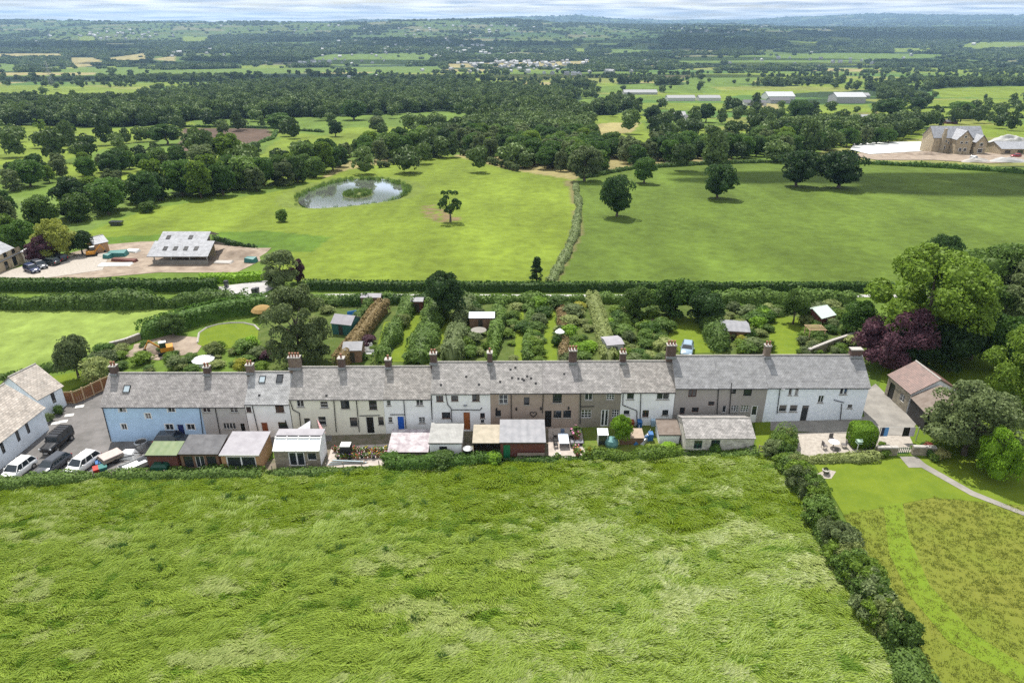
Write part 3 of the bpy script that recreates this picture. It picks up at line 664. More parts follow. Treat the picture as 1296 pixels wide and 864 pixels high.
# windows: (px centre, py centre, w px, h px, style, frame)   doors: ('D', px, py top, w px, style, frame, leaf colour)
DB = mat('door_navy', (.02,.03,.12), .4); DBR = mat('door_brown', (.22,.07,.03), .5); DBL = mat('door_blue', (.02,.10,.45), .4); DOR = mat('door_orange_brown', (.30,.10,.03), .5); DDK = mat('door_black', (.012,.012,.012), .4)
WIN = [
 [(154,518.5,9,6.5,'two',WHITE), (186.5,526.5,7,7,'cross',WHITE), (216,518.5,9,6.5,'two',WHITE), (156,540,6.5,7.5,'two',WHITE), (213.5,540.3,10,7.5,'two',WHITE), (240.5,540.3,10,7.5,'two',WHITE), ('D',227.5,537,8.5,'plain',WHITE,DB)],
 [(260.5,518.5,10,7,'two',WHITE), (295,518,10,7.5,'cross',WHITE), (289.5,539,16,8,'four',WHITE), ('D',306.2,535.6,6.5,'plain',WHITE,DDK)],
 [(314,518,6.5,6.5,'one',BROWNF), (353.3,517.3,11,8.5,'two',BROWNF), (357,538.5,11,9,'one',BROWNF), ('D',334,534.5,8.5,'plain',WHITE,DBR)],
 [(379.5,510.8,9,8,'two',WHITE), (409.5,511.8,10,8,'sash',WHITE), (388,533.5,8,9,'one',WHITE), (407,532.5,10,11,'sash',WHITE)],
 [(436.2,512,11,10,'two',DARKF), (471.5,512.5,10,11,'two',DARKF), (447,533.5,9.5,11,'one',DARKF), (481.7,532.3,7,10,'two',DARKF), ('D',467.5,527.5,10,'plain',WHITE,DDK)],
 [(491.7,510,5.5,6.5,'sash',WHITE), (530.8,509.5,9,7.5,'two',WHITE), (493.8,531,5.5,7,'sash',WHITE), (533.8,531.4,8,7.5,'grid',WHITE), ('D',506.8,526.8,9,'plain',WHITE,DBL)],
 [(556.4,504.2,9,7.5,'two',BROWNF), (575.3,503.8,9,7,'one',BROWNF), (602.2,503.5,9.5,8,'one',BROWNF), (564.5,525.4,11,8,'one',BROWNF), (610.6,525.7,6,6.5,'one',BROWNF), (610.6,533.2,5,4.5,'one',WHITE), ('D',590.5,521.5,9,'plain',WHITE,DOR)],
 [(637,505.2,11.5,11.5,'cross',WHITE), (666.6,507.3,7,9.5,'one',DARKF), (630.4,522.8,7,7.5,'cross',DARKF)],
 [(705.5,503.8,11.5,11.5,'sash',DARKF), (705.7,523.9,10,9,'one',DARKF), (718,523.7,10,9,'one',DARKF), ('D',694,519.5,8.5,'plain',DARKF,DDK)],
 [(745.3,501.8,10,9,'two',WHITE), (773,501.3,10,9,'grid3',WHITE), (742.2,523.6,13,10,'grid3',WHITE), (779.5,523.2,10,9.5,'grid3',WHITE), ('D',766,518.2,10,'french',WHITE,WHITE)],
 [(798.3,501.5,9.5,7.5,'one',WHITE), (839.6,501,16,8.5,'two',WHITE), (793.3,522,8,6,'one',WHITE), (817.5,523,8,8.5,'two',BROWNF), (842.4,521.8,7.5,6.5,'one',DARKF)],
 [(877,497.3,10.5,9.5,'two',BROWNF), (900.7,510.3,8,5,'one',BROWNF), (864,519.7,6.5,8.5,'one',BROWNF), (880.3,518.4,8.5,6,'one',BROWNF)],
 [(929,495.3,6,5.5,'one',DARKF), (947,496.5,10.5,8.5,'one',DARKF), (917.3,517.5,5,9,'one',WHITE), (930.6,517.2,10,8,'grid3',WHITE), (943.2,517,10,8,'grid3',WHITE), ('D',956,513,8.5,'half',WHITE,WHITE)],
 [(1001.3,495.5,4.5,9,'one',WHITE), (1009.3,495.5,4.5,9,'one',WHITE), (1040,505,7,9,'two',WHITE), (1066.3,495,4.5,8,'one',WHITE), (1071.5,495,4.5,8,'one',WHITE), (991.7,516.6,10,8.5,'one',WHITE), (1005.3,516.6,10,8.5,'one',WHITE), (1076.5,514,6.5,5,'one',WHITE), ('D',1020.3,512.8,9,'glazed',WHITE,DDK)],
]
def roofpair(root, x0, x1, D, ze, zr, m, over=.12, yf=0.0, th=.08, label=None):
    s = (zr-ze)/(D/2); ye = yf-over; zl = ze-over*s+.10; zr2 = zr+.12
    q = slab((x0, ye, zl), (x1, ye, zl), (x1, yf+D/2, zr2), (x0, yf+D/2, zr2), th)
    q += slab((x1, yf+D+over, zl), (x0, yf+D+over, zl), (x0, yf+D/2, zr2), (x1, yf+D/2, zr2), th)
    rf = link('roof', uvmesh('roof', q), m, root, label); return rf
houses = []
for i, (xa, xb, pe, pr_, zb, wl, rf, lab) in enumerate(ROW):
    A = PL(xa, pe, YF); B = PL(xb, pe, YF); x0, x1 = A[0]+.006, B[0]-.006; ze = A[2]
    zr = CAMH-tanr(pr_)*(YF+DEP/2)
    x1 = min(x1, 44.3) if i == 13 else x1
    root = thing('terraced_cottage', lab, 'house', (x0, YF, zb), 0, 'cottages of the long terrace'); W = x1-x0; e = ze-zb; r_ = zr-zb
    holes = []; spec = []
    for wv in WIN[i]:
        if wv[0] == 'D':
            _, cx, top, wp, st, fm, lm = wv; p = PL(cx, top, YF); hw = wp*zc_(p)/F/2; u = p[0]-x0
            gz = max(float(T(p[0], YF))-zb, -.2)+.05; h = (max(.1, u-hw), min(W-.1, u+hw), gz, max(p[2]-zb, gz+1.85)); spec.append(('door', h, st, fm, lm)); holes.append(h)
        else:
            cx, cyy, wp, hp, st, fm = wv; p = PL(cx, cyy-hp/2, YF); q = PL(cx, cyy+hp/2, YF); hw = wp*zc_(p)/F/2; u = p[0]-x0
            h = (max(.08, u-hw), min(W-.08, u+hw), q[2]-zb, min(p[2]-zb, e-.06)); spec.append(('window', h, st, fm, None)); holes.append(h)
    g0 = -1.2
    q = wallq((0, 0), (W, 0), g0, e, holes)
    q += wallq((W, DEP), (0, DEP), g0, e)
    for xg, s in ((0, 1), (W, -1)):
        pts = [(xg, 0, g0), (xg, DEP, g0), (xg, DEP, e), (xg, DEP/2, r_), (xg, 0, e)]; uv = [(p[1], p[2]) for p in pts]
        if s == 1: pts, uv = pts[::-1], uv[::-1]
        q.append((pts, uv))
    q.append(([(0.02, .14, g0), (W-.02, .14, g0), (W-.02, .14, e), (.02, .14, e)], [(0, 0)]*4))
    wm_ = WM[wl]
    link('wall', uvmesh('wall', [k for k in q[:-1]]), wm_, root)
    # dark room behind the openings
    link('room', uvmesh('room', [([(0.05, .6, 0), (W-.05, .6, 0), (W-.05, .6, e-.05), (.05, .6, e-.05)], [(0, 0)]*4)]), DARKF, root)
    for kd, h, st, fm, lm in spec:
        window(root, (0, 0), (W, 0), h, st, fm, kind=kd, doorm=lm, surround=WHITE if wl in ('blue',) and kd == 'window' else None, sill=(wl != 'blue'))
    roof = roofpair(root, (-.22 if i == 0 else .0), W+(.22 if i == 13 else 0), DEP, e, r_, SL[rf])
    mbr = MB(); k = int(W/.45)
    for j in range(k): mbr.cyl((j*W/k+.01, DEP/2, r_+.1), ((j+1)*W/k-.01, DEP/2, r_+.1), .12, n=6)
    mbr.build('ridge_tiles', STONE, root)
    MB().cyl((0, -.17, e-.03), (W, -.17, e-.03), .055, n=6).build('gutter', BLACK, root)
    houses.append((root, x0, W, e, r_, zb))
def pipe(i, pts):
    """black pipe along photo points on the front wall of house i"""
    root, x0, W, e, r_, zb = houses[i]; mb = MB(); P = [PL(a, b, YF) for a, b in pts]
    for a, b in zip(P[:-1], P[1:]): mb.cyl((a[0]-x0, -.1, a[2]-zb), (b[0]-x0, -.1, b[2]-zb), .05, n=6)
    mb.build('downpipe', BLACK, root)
for i, pts in [(0,[(130.3,516),(141,558)]), (0,[(253,515),(257,548)]), (1,[(272.5,515),(279,549)]), (2,[(319.5,513),(327,545)]), (2,[(361,531),(366,545)]), (3,[(367,506),(371,518),(379,522),(381,540)]), (4,[(422.5,506),(426,546)]),
               (4,[(451,505),(455,546)]), (4,[(455,525.5),(481,525)]), (5,[(511,505),(514,543)]), (5,[(494,524),(513,524)]), (6,[(564,497),(566.5,511),(571,516),(572,534)]), (6,[(571,518),(608,518),(610,515)]), (6,[(546,500),(547,530)]),
               (7,[(647,497),(647,530)]), (8,[(687.5,498),(686.5,522)]), (9,[(734.8,498),(734.2,536)]), (9,[(735,514),(752,513.5)]), (10,[(788.5,498),(788,512),(806,519),(806,530)]), (10,[(811,498),(810,530)]),
               (11,[(909,492),(907,527)]), (13,[(987,491),(983,523)]), (13,[(1065,510.5),(1063,531)]), (13,[(1055,505.5),(1068,509)])]: pipe(i, pts)
pipe(12, [(925.5,484),(924.5,500),(922.5,527)])
# chimneys
CH = [(0,147,.45,1.5,2,BRICK),(0,260.5,.42,1.35,2,BRICK),(2,315.5,.5,1.5,2,CHR),(3,373.5,.85,1.9,4,CHR),(4,432.5,.45,1.7,1,BRICK),(5,491.5,.42,1.5,1,BRICK),(6,549,.48,1.7,2,BRICK),(7,620,.36,1.8,1,BRICK),(8,724.5,.55,2.1,3,BRICK),(9,787.5,.42,1.7,2,BRICK),(11,847.5,.65,2.0,3,BRICK),(12,968,.4,1.9,2,CHR),(13,1083,.8,1.35,0,BRICK)]
for i, px, wd, hh, npot, m in CH:
    wd *= .86; hh -= .4
    root, x0, W, e, r_, zb = houses[i]; p = PL(px, 460, YF+DEP/2); u = p[0]-x0; y = DEP/2
    if i == 13: u = W-.75
    if i == 0 and px < 200: u = .55
    q = []
    for a, b in (((u-wd, y-.38), (u+wd, y-.38)), ((u+wd, y-.38), (u+wd, y+.38)), ((u+wd, y+.38), (u-wd, y+.38)), ((u-wd, y+.38), (u-wd, y-.38))): q += wallq(a, b, r_-.6, r_+hh)
    ch = link('chimney', uvmesh('chimney', q), m, root)
    MB().box(u-wd-.06, u+wd+.06, y-.44, y+.44, r_+hh-.02, r_+hh+.1).build('cap', STONE, ch)
    MB().box(u-wd-.05, u+wd+.05, y-.55, y-.375, r_-.12, r_+.16).build('flashing', LEAD, ch)
    for k in range(npot):
        x = u+(k-(npot-1)/2)*(.38 if npot < 4 else .36)
        MB().lathe((x, y, r_+hh+.1), [(.13, 0), (.11, .3), (.12, .42), (.14, .45), (.14, .5), (.09, .5)], 8).build('pot', POT, ch)
# skylights on the roofs: (house, px, py, w px)
def skylight(i, px, py, w, h, pale=True):
    root, x0, W, e, r_, zb = houses[i]; s = (r_-e)/(DEP/2)
    # point on the roof plane z = ze + s (y-YF) + .12
    d = ray(px, py); d = d/d[1]; Y = (CAMH-(e+zb+.13)+s*YF)/(s-d[2]); x = d[0]*Y-x0; y = Y-YF
    f = math.cos(math.atan(s)); nx = Vector((0, -math.sin(math.atan(s)), f)); al = Vector((0, f, math.sin(math.atan(s)))); c = Vector((x, y, e+s*y+.13))
    def bx(mb, a0, a1, b0, b1, t): 
        b = [c+Vector((u, 0, 0))+al*v+nx*-.03 for u, v in ((a0, b0), (a1, b0), (a1, b1), (a0, b1))]; mb.hexa(b, [q+nx*(t+.03) for q in b]); return mb
    mb = MB(); bx(mb, -w/2, -w/2+.07, -h/2, h/2, .09); bx(mb, w/2-.07, w/2, -h/2, h/2, .09); bx(mb, -w/2+.07, w/2-.07, -h/2, -h/2+.07, .09); bx(mb, -w/2+.07, w/2-.07, h/2-.07, h/2, .09)
    f = mb.build('skylight', BLACK, root); bx(MB(), -w/2+.07, w/2-.07, -h/2+.07, h/2-.07, .05).build('pane', mat('skylight_glass', (.35,.42,.46), .15, spec=.9) if pale else GLASS, f)
skylight(0, 160.5, 492, .85, 1.0); skylight(2, 332, 480, .8, .95); skylight(2, 354, 479, .8, 1.15, False)
# slipped slates and vents
random.seed(5)
for i, px, py in [(6,590,476.5),(6,606,486.5),(6,558,487),(7,633,483),(7,652,465),(7,648,478),(7,656,479),(7,663,481),(7,667,476),(7,672,478.5),(7,661,479.5),(8,714,473),(7,646,467.5),(7,678,485),(4,413,500.5),(2,328,500)]:
    root, x0, W, e, r_, zb = houses[i]; s = (r_-e)/(DEP/2); d = ray(px, py); d = d/d[1]; Y = (CAMH-(e+zb+.13)+s*YF)/(s-d[2]); x = d[0]*Y-x0; y = Y-YF; z = e+s*y+.125
    MB().hexa([(x-.13, y-.1, z-.1*s), (x+.13, y-.1, z-.1*s), (x+.15, y+.1, z+.1*s), (x-.12, y+.1, z+.1*s)], [(x-.13, y-.1, z-.1*s+.03), (x+.13, y-.1, z-.1*s+.03), (x+.15, y+.1, z+.1*s+.03), (x-.12, y+.1, z+.1*s+.03)]).build('slipped_slate', BLACK, root)
# heart ornament, lanterns, satellite dishes
def onwall(i, px, py): root, x0, W, e, r_, zb = houses[i]; p = PL(px, py, YF); return root, p[0]-x0, p[2]-zb
root, u, z = onwall(7, 675, 523.5); mb = MB(); pts = [(.42*16*math.sin(t)**3/16, .42*(13*math.cos(t)-5*math.cos(2*t)-2*math.cos(3*t)-math.cos(4*t))/16) for t in [k*math.pi/10 for k in range(20)]]
for k in range(20): a, b = pts[k], pts[(k+1) % 20]; mb.cyl((u+a[0], -.06, z+a[1]), (u+b[0], -.06, z+b[1]), .045, n=5)
h = mb.build('heart_ornament', BLACK, None); h.location = root.location; tag(h, 'dark heart shaped wire ornament hung on the brown cottage wall', 'ornament')
for i, px, py in [(7,628.5,517),(7,653.5,516.5),(7,684.5,516),(8,719.5,515.5)]:
    root, u, z = onwall(i, px, py); MB().box(u-.09, u+.09, -.2, -.02, z-.2, z+.1).cyl((u, -.11, z+.1), (u, -.11, z+.22), .09, .02, 6).build('wall_lantern', BLACK, root)
for i, px, py in [(6,589,512.8),(13,990,492)]:
    root, u, z = onwall(i, px, py); MB().lathe((u, -.2, z), [(.02, 0), (.2, .05), (.26, .12)], 10).cyl((u, 0, z-.1), (u, -.2, z), .02).build('satellite_dish', LEAD, root)
# ------------------------------------------------ ground sheets near the terrace
TARM = mat('asphalt', (.105,.10,.095), .9, (.16,.15,.145), .5, .5, 30); CONC = mat('concrete_yard', (.25,.235,.21), .9, (.17,.16,.145), .6, .4, 12)
GRAVEL = mat('gravel', (.38,.345,.30), .95, (.28,.25,.215), 2.5, .8, 25); PAVE = mat('paving', (.42,.37,.33), .9, (.30,.265,.235), 1.2, .4, 8); EARTH = mat('bare_earth', (.30,.245,.19), .95, (.17,.13,.098), .35, .8, 4)
ROADM = mat('lane_asphalt', (.30,.29,.285), .9, (.38,.37,.36), .4, .4, 20)
LAWNM = mat('lawn_grass', (.125,.17,.016), .95, (.095,.14,.014), .6, .5, 14, spec=.1)
MEADM = mat('dry_meadow_grass', (.122,.155,.02), .95, (.136,.148,.025), .12, .3, 10, spec=.1, lo=.36, hi=.62, detail=9)
YARDG = mat('yard_grass', (.09,.14,.02), .95, (.14,.15,.04), .8, .8, 10, spec=.1)
def sheet(name, label, poly, m, off=.04, step=1.2, world=False, kind='structure', soft=0.0):
    """ground sheet following the terrain inside a photo outline"""
    W3 = [np.array(p) if world else G(*p) for p in poly]; P2 = [(p[0], p[1]) for p in W3]
    xs = [p[0] for p in P2]; yv = [p[1] for p in P2]
    bm = bmesh.new(); vs_ = [bm.verts.new((p[0], p[1], 0)) for p in P2]; f = bm.faces.new(vs_)
    for ax, lo_, hi_ in ((0, min(xs), max(xs)), (1, min(yv), max(yv))):
        k = lo_+step
        while k < hi_:
            co = [0, 0, 0]; no_ = [0, 0, 0]; co[ax] = k; no_[ax] = 1
            bmesh.ops.bisect_plane(bm, geom=bm.verts[:]+bm.edges[:]+bm.faces[:], plane_co=co, plane_no=no_); k += step
    bm.normal_update()
    for v in bm.verts: v.co.z = float(T(v.co.x, v.co.y))+off
    me = bpy.data.meshes.new(name); bm.to_mesh(me); bm.free()
    if me.polygons and me.polygons[0].normal.z < 0: me.flip_normals()
    o = link(name, me, m); return tag(o, label, None, None, kind)
import bmesh
sheet('car_park', 'grey asphalt parking yard and drive left of the terrace', [(-60,622),(-60,560),(60,534),(85,510),(115,490),(150,486),(170,500),(300,540),(420,535),(420,558),(200,582),(190,604),(90,612),(20,622)], TARM, .05)
sheet('front_path', 'shaded concrete path running along the front of the terrace', [(250,558),(420,549),(545,548),(620,543),(700,537),(860,534),(975,531),(975,520),(860,520),(620,528),(420,533),(250,540)], CONC, .07)
sheet('yard_ground', 'trodden brown ground of the small front yards', [(336,602),(336,585),(415,550),(545,545),(700,536),(700,583),(600,586),(500,593)], mat('yard_earth', (.17,.14,.11), .95, (.10,.10,.055), 1.2, .6, 8), .035)
sheet('patio', 'pale stone flagged patio with the outdoor dining set', [(694,581),(694,537),(735,534),(741,578)], PAVE, .10, .8)
sheet('side_drive', 'buff concrete drive between the end cottage and the garage', [(975,545),(975,530),(1094,528),(1088,500),(1108,486),(1120,498),(1160,536),(1150,552),(1075,549)], CONC, .09)
sheet('gravel_terrace', 'gravel seating area beside the clipped green bush', [(1000,584),(1002,548),(1075,546),(1150,550),(1160,572),(1100,574),(1060,580)], GRAVEL, .06)
sheet('potted_yard', 'pale paved strip of yard with flower pots', [(412,592),(420,565),(492,562),(492,590)], PAVE, .06)
sheet('yard_lawn', 'small rough lawn in front of the olive grey cottage', [(742,574),(736,536),(832,532),(838,574)], YARDG, .085)
sheet('yard_lawn', 'small lawn between the slate outbuilding and the big hedge', [(957,572),(955,535),(985,532),(992,570)], LAWNM, .085)
sheet('lawn', 'mown bright lawn at the right of the big hedge', [(1028,583),(1150,578),(1400,590),(1500,700),(1400,668),(1296,640),(1180,630),(1068,652)], LAWNM, .045, 1.5)
sheet('lawn', 'mown lawn under the right edge trees, shade put into its green', [(1150,578),(1110,500),(1120,455),(1500,440),(1600,700),(1500,700),(1400,590)], mat('shade_tinted_lawn', (.085,.13,.015), .95, (.11,.165,.015), .5, .5, 14, spec=.1), .055, 2)  # darker copy of the lawn green: tree shade put into the colour
sheet('meadow_grass', 'olive and tan dry grass below the lawn', [(1068,652),(1180,630),(1296,640),(1400,668),(1500,700),(2000,1000),(1300,1100),(1160,864),(1120,770)], MEADM, .03, 2)
sheet('mown_track', 'greener mown track curving down through the dry grass', [(1118,640),(1142,636),(1150,680),(1176,740),(1230,800),(1330,864),(1290,864),(1200,812),(1150,752),(1125,700)], mat('track_grass', (.12,.185,.016), .95, (.125,.175,.018), .5, .5, 14, spec=.1), .055, 1.5)
sheet('garden_path', 'pale curved garden path crossing the lawn', [(1138,578),(1160,578),(1172,588),(1232,622),(1296,648),(1400,690),(1400,697),(1296,653),(1228,627),(1166,592),(1150,592)], CONC, .075, .8)
sheet('lane', 'narrow country lane behind the back gardens', [(270,364),(345,354),(352,362),(330,374),(420,375.5),(640,375.5),(1080,376),(1300,378.5),(1300,373.5),(1080,373),(640,372.8),(420,372),(345,376),(318,376),(290,372)], ROADM, .05, 3)
sheet('building_site_ground', 'churned pale earth round the half built barn', [(60,352),(30,345),(70,325),(130,310),(180,306),(275,304),(325,314),(330,330),(300,345),(200,345),(120,352)], EARTH, .06, 3)
sheet('gravel_drive', 'buff gravel drive with parked cars by the stone house', [(-20,352),(20,340),(70,325),(140,320),(130,342),(60,352)], GRAVEL, .10, 3)
sheet('garden_soil', 'dug over brown soil in the left garden', [(165,452),(170,436),(215,424),(262,428),(250,446),(200,456)], EARTH, .06, 1.5)
sheet('round_lawn', 'round lawn ringed by a pale kerb in the left garden', [(250,436),(252,420),(275,411),(305,409),(328,414),(326,430),(300,440),(270,443)], LAWNM, .07, 1.5)
for poly in ([(492,458),(500,440),(520,395),(536,393),(530,430),(518,458)], [(548,440),(556,405),(575,402),(572,440)], [(478,436),(486,408),(502,406),(496,436)], [(833,400),(880,402),(905,446),(862,448),(845,425)], [(430,452),(450,430),(456,398),(470,398),(440,452)], [(972,455),(975,400),(1020,402),(1010,448)], [(0,500),(60,478),(110,468),(130,478),(70,500),(10,520)]):
    sheet('garden_lawn', 'mown lawn of a back garden behind the terrace', poly, LAWNM, .05, 2)
for poly in ([(650,458),(655,392),(663,392),(661,458)], [(688,458),(690,392),(703,392),(705,458)]):
    sheet('garden_lawn', 'narrow lawn strip of a central back garden', poly, LAWNM, .05, 2)
# garden soil and ground cover of the back gardens
sheet('garden_ground', 'planted ground of the long back gardens', [(300,470),(345,385),(420,380),(1085,382),(1100,470)], mat('garden_cover', (.050,.080,.016), .95, (.09,.115,.03), .5, .8, 6, spec=.1), .02, 3)
WHS = mat('white_sheeting', (.62,.63,.61), .6, (.50,.51,.50), .1)
sheet('ground_sheet', 'large white sheeted surface beside the new stone house', [(1076,190),(1082,181),(1180,180),(1192,184),(1190,191),(1150,193),(1100,196)], WHS, .35, 6)
sheet('building_site_ground', 'bare earth round the new stone house at the right', [(1070,197),(1100,192),(1180,190),(1296,196),(1320,205),(1250,207),(1180,203),(1110,203)], EARTH, .2, 6)
# ------------------------------------------------ the hay meadow in front: rumpled long grass
ghm = mat('meadow_turf', (.14,.22,.014), .95, (.19,.265,.03), .35, .8, 6, spec=.05)
hay = [(-150,640),(-20,616),(120,606),(330,600),(600,588),(960,578),(1000,590),(1060,660),(1120,770),(1180,900),(1180,1000),(-200,1000)]
gxs = np.arange(-62, 46, .33); gys = np.arange(25, 71, .33); GX, GY = np.meshgrid(gxs, gys)
zf = T(GX, GY)
def hgt(x, y): xw = x+2.5*fbm(x*.2, y*.2, 66, 2); yw = y+1.6*fbm(x*.3+4, y*.3, 67, 2); return .50*(1-np.abs(fbm(xw*.34, yw*.95, 61, 3)*2-1)*1.6)*.6+.22*fbm(x*1.3, y*1.9, 71, 2)
a_, b_ = proj(GX, GY, zf); ins = pip(a_, b_, hay)
me = npmesh('hay_meadow', np.stack([GX, GY, zf+np.where(ins, .03+hgt(GX, GY), -.15)], -1).reshape(-1, 3), np.stack([(i_ := np.arange(GX.size).reshape(GX.shape))[:-1, :-1], i_[:-1, 1:], i_[1:, 1:], i_[1:, :-1]], -1).reshape(-1, 4)[(ins[:-1, :-1] & ins[1:, 1:]).ravel()], True)
tag(link('hay_meadow', me, ghm), 'long wind flattened grass meadow in the foreground', None, None, 'structure')
def tuft(seed, n, h, spread, lean):
    r = np.random.default_rng(seed); V = []; Fq = []
    for k in range(n):
        a = r.random()*6.28; q = spread*math.sqrt(r.random()); x, y = q*math.cos(a), q*math.sin(a); hh = h*(.6+.7*r.random()); wd = .016+.014*r.random()
        l = lean*(.7+.6*r.random())*hh; s = r.normal(0, .22)*hh; w_ = r.random()*3.14; ox, oy = wd*math.cos(w_), wd*math.sin(w_)
        i = len(V)
        wd *= .8; V += [(x-ox, y-oy, 0), (x+ox, y+oy, 0), (x+l*.45+ox*.8, y+s*.4+oy*.8, hh*.62), (x+l*.45-ox*.8, y+s*.4-oy*.8, hh*.62), (x+l+ox*.3, y+s+oy*.3, hh*.74), (x+l-ox*.3, y+s-oy*.3, hh*.74)]
        Fq += [(i, i+1, i+2, i+3), (i+3, i+2, i+4, i+5)]
    return npmesh('tuft', V, Fq)
LMG = leafmat('grass_blade', (.14,.235,.012), (.36,.47,.07), .45, .4, .42, .45); LMD = leafmat('grass_blade_dark', (.075,.16,.010), (.17,.28,.022), .5, .3)
NP = 230000
gx = rng.uniform(-62, 46, NP); gy = 25+46*rng.random(NP)**1.15; gz = T(gx, gy); a_, b_ = proj(gx, gy, gz)
up = b_+26*(fbm(gx*.12, gy*.2, 95, 3)-.5)*2 < 672-np.clip((a_-450)*.02, 0, 30); dk = fbm(gx*.42+3, gy*.75, 91, 4)-.02*up
ins = pip(a_, b_, hay); gx, gy, gz, dk, up = gx[ins], gy[ins], gz[ins], dk[ins], up[ins]
flow = (fbm(gx*.09+9, gy*.11, 81, 3)-.5)*3.6-.25 + (fbm(gx*.7, gy*.7, 83, 2)-.5)*2.6
rot = np.zeros((len(gx), 3)); rot[:, 2] = flow+rng.normal(0, .25, len(gx)); s = .75+.6*rng.random(len(gx))
P_ = np.stack([gx, gy, gz+hgt(gx, gy)-.03], 1); isd = dk+rng.normal(0, .03, len(dk)) > .68; isp = (fbm(gx*.22+31, gy*.40, 46, 3)+rng.normal(0, .05, len(dk)) > .575) & (dk < .6) & (~up | (rng.random(len(dk)) < .4)); isd &= ~isp; isu = up & ~isp & ~isd & (rng.random(len(dk)) < .8)
LMU = leafmat('grass_blade_yellow', (.13,.21,.006), (.25,.35,.014), .45, .35, .45, .4)
for nm, q, m_, sd_ in (('meadow_grass_blades', ~isd & ~isu & ~isp, LMG, 1), ('sheen_meadow_grass_blades', isp, leafmat('grass_blade_painted_sheen', (.20,.29,.05), (.50,.56,.20), .45, .4, .4, .5), 4), ('yellow_meadow_grass_blades', isu, LMU, 3), ('dark_meadow_grass_blades', isd, LMD, 2)):  # pale set has the sheen of laid grass put into its blade colour
    tm_ = tuft(sd_, 18, .25, .25, 1.2 if sd_ in (1, 4) else .9); tm_.materials.append(m_)
    stuff(nm, P_[q], rot[q], np.stack([s, s, s*(1 if sd_ == 1 else .9)], 1)[q], tm_, ('long blades of grass laid over by the wind', 'greener upright grass in patches of the meadow', 'yellower grass along the top of the meadow', 'laid grass with silvery sheen put into its colour')[sd_-1])
# coarse dark clumps standing in the meadow
cl = [(rng.uniform(-50, 34), rng.uniform(34, 66)) for _ in range(150)]; cl = [c_ for c_ in cl if fbm(np.array(c_[0]*.12), np.array(c_[1]*.12), 99, 3) > .5 and pip(*[np.array(v) for v in proj(c_[0], c_[1], float(T(*c_)))], hay)]
P_ = np.array([(x, y, float(T(x, y))+.1) for x, y in cl]); rot = np.zeros((len(cl), 3)); rot[:, 2] = rng.random(len(cl))*6.28; s = .7+.8*rng.random(len(cl))
tm_ = tuft(5, 60, .6, .38, .35); tm_.materials.append(leafmat('dock_clump', (.04,.10,.015), (.09,.18,.03))); stuff('coarse_clumps', P_, rot, np.stack([s, s, s], 1), tm_, 'dark coarse clumps scattered over the meadow')

# short wiry tufts over the dry meadow
NP = 17000; gx = rng.uniform(20, 75, NP); gy = 28+42*rng.random(NP); gz = T(gx, gy); a_, b_ = proj(gx, gy, gz); ins = pip(a_, b_, [(1068,650),(1180,630),(1296,640),(1500,700),(1500,1100),(1200,900),(1120,770)]); q = fbm(gx*.25, gy*.25, 44, 3)+rng.normal(0, .06, NP)
for nm, sel_, m_ in (('dry_grass_tufts', ins, leafmat('dry_blade', (.155,.195,.026), (.225,.255,.045), .45, .42)),):
    tm_ = tuft(8, 18, .10, .30, .5); tm_.materials.append(m_); n = int(sel_.sum()); rot = np.zeros((n, 3)); rot[:, 2] = rng.random(n)*6.28; s = .7+.6*rng.random(n)
    stuff(nm, np.stack([gx, gy, gz+.02], 1)[sel_], rot, np.stack([s, s, s], 1), tm_, 'short wiry grass of the dry meadow')
# ------------------------------------------------ sheds and outbuildings
TIM = ribbed('brown_timber_boards', (.13,.075,.05), (.20,.12,.08), .14); TIML = ribbed('pale_timber_boards', (.42,.25,.13), (.34,.20,.11), .14); FELTG = ribbed('green_roof_felt', (.10,.15,.065), (.15,.19,.09), .9)
FELTD = mat('dark_roof_felt', (.085,.085,.09), .9, (.13,.13,.135), 1.2, .3); FELTP = mat('pale_roof_membrane', (.235,.225,.245), .7, (.30,.29,.31), .8); FELTB = mat('brown_roof_felt', (.14,.11,.09), .9, (.20,.165,.14), 1.5, .4)
CORP = ribbed('weathered_purple_sheet', (.24,.20,.22), (.46,.43,.44), .16); CORG = ribbed('grey_fibre_sheet', (.22,.22,.21), (.31,.31,.295), .18); CORB = ribbed('beige_clear_sheet', (.27,.24,.18), (.37,.325,.25), .15)
FELTGR = ribbed('grey_mineral_felt', (.17,.175,.19), (.235,.235,.25), .9); SWALL = stonewall('rubble_stone', (.20,.17,.12), (.31,.27,.20), (.22,.20,.17)); SWALLP = stonewall('limewashed_stone', (.42,.40,.35), (.56,.54,.49), (.34,.32,.28)); SAND = stonewall('sandstone_block', (.36,.29,.19), (.46,.38,.26), (.33,.28,.20))
METAL = mat('grey_steel', (.40,.41,.42), .45, metal=.6); GREENP = mat('green_plastic', (.01,.055,.035), .45); REDP = mat('red_brown_board', (.14,.05,.035), .8, (.09,.035,.03), 3)
POLY = mat('opal_polycarbonate', (.72,.74,.76), .25, spec=.6)
def uvbox_walls(root, W, D, zs, m, holes=(), g0=-.6, name='wall', skip=()):
    """four walls; zs = heights at front-left, front-right, back-right, back-left"""
    q = []; C = [(0, 0), (W, 0), (W, D), (0, D)]
    for k in range(4):
        if k in skip: continue
        a, b = C[k], C[(k+1) % 4]; za, zb_ = zs[k], zs[(k+1) % 4]
        if k == 0 and holes: q += wallq(a, b, g0, za, holes, .08)
        else:
            P = [(a[0], a[1], g0), (b[0], b[1], g0), (b[0], b[1], zb_), (a[0], a[1], za)]; l = math.dist(a, b)
            q.append((P, [(0, g0), (l, g0), (l, zb_), (0, za)]))
    return link(name, uvmesh(name, q), m, root)
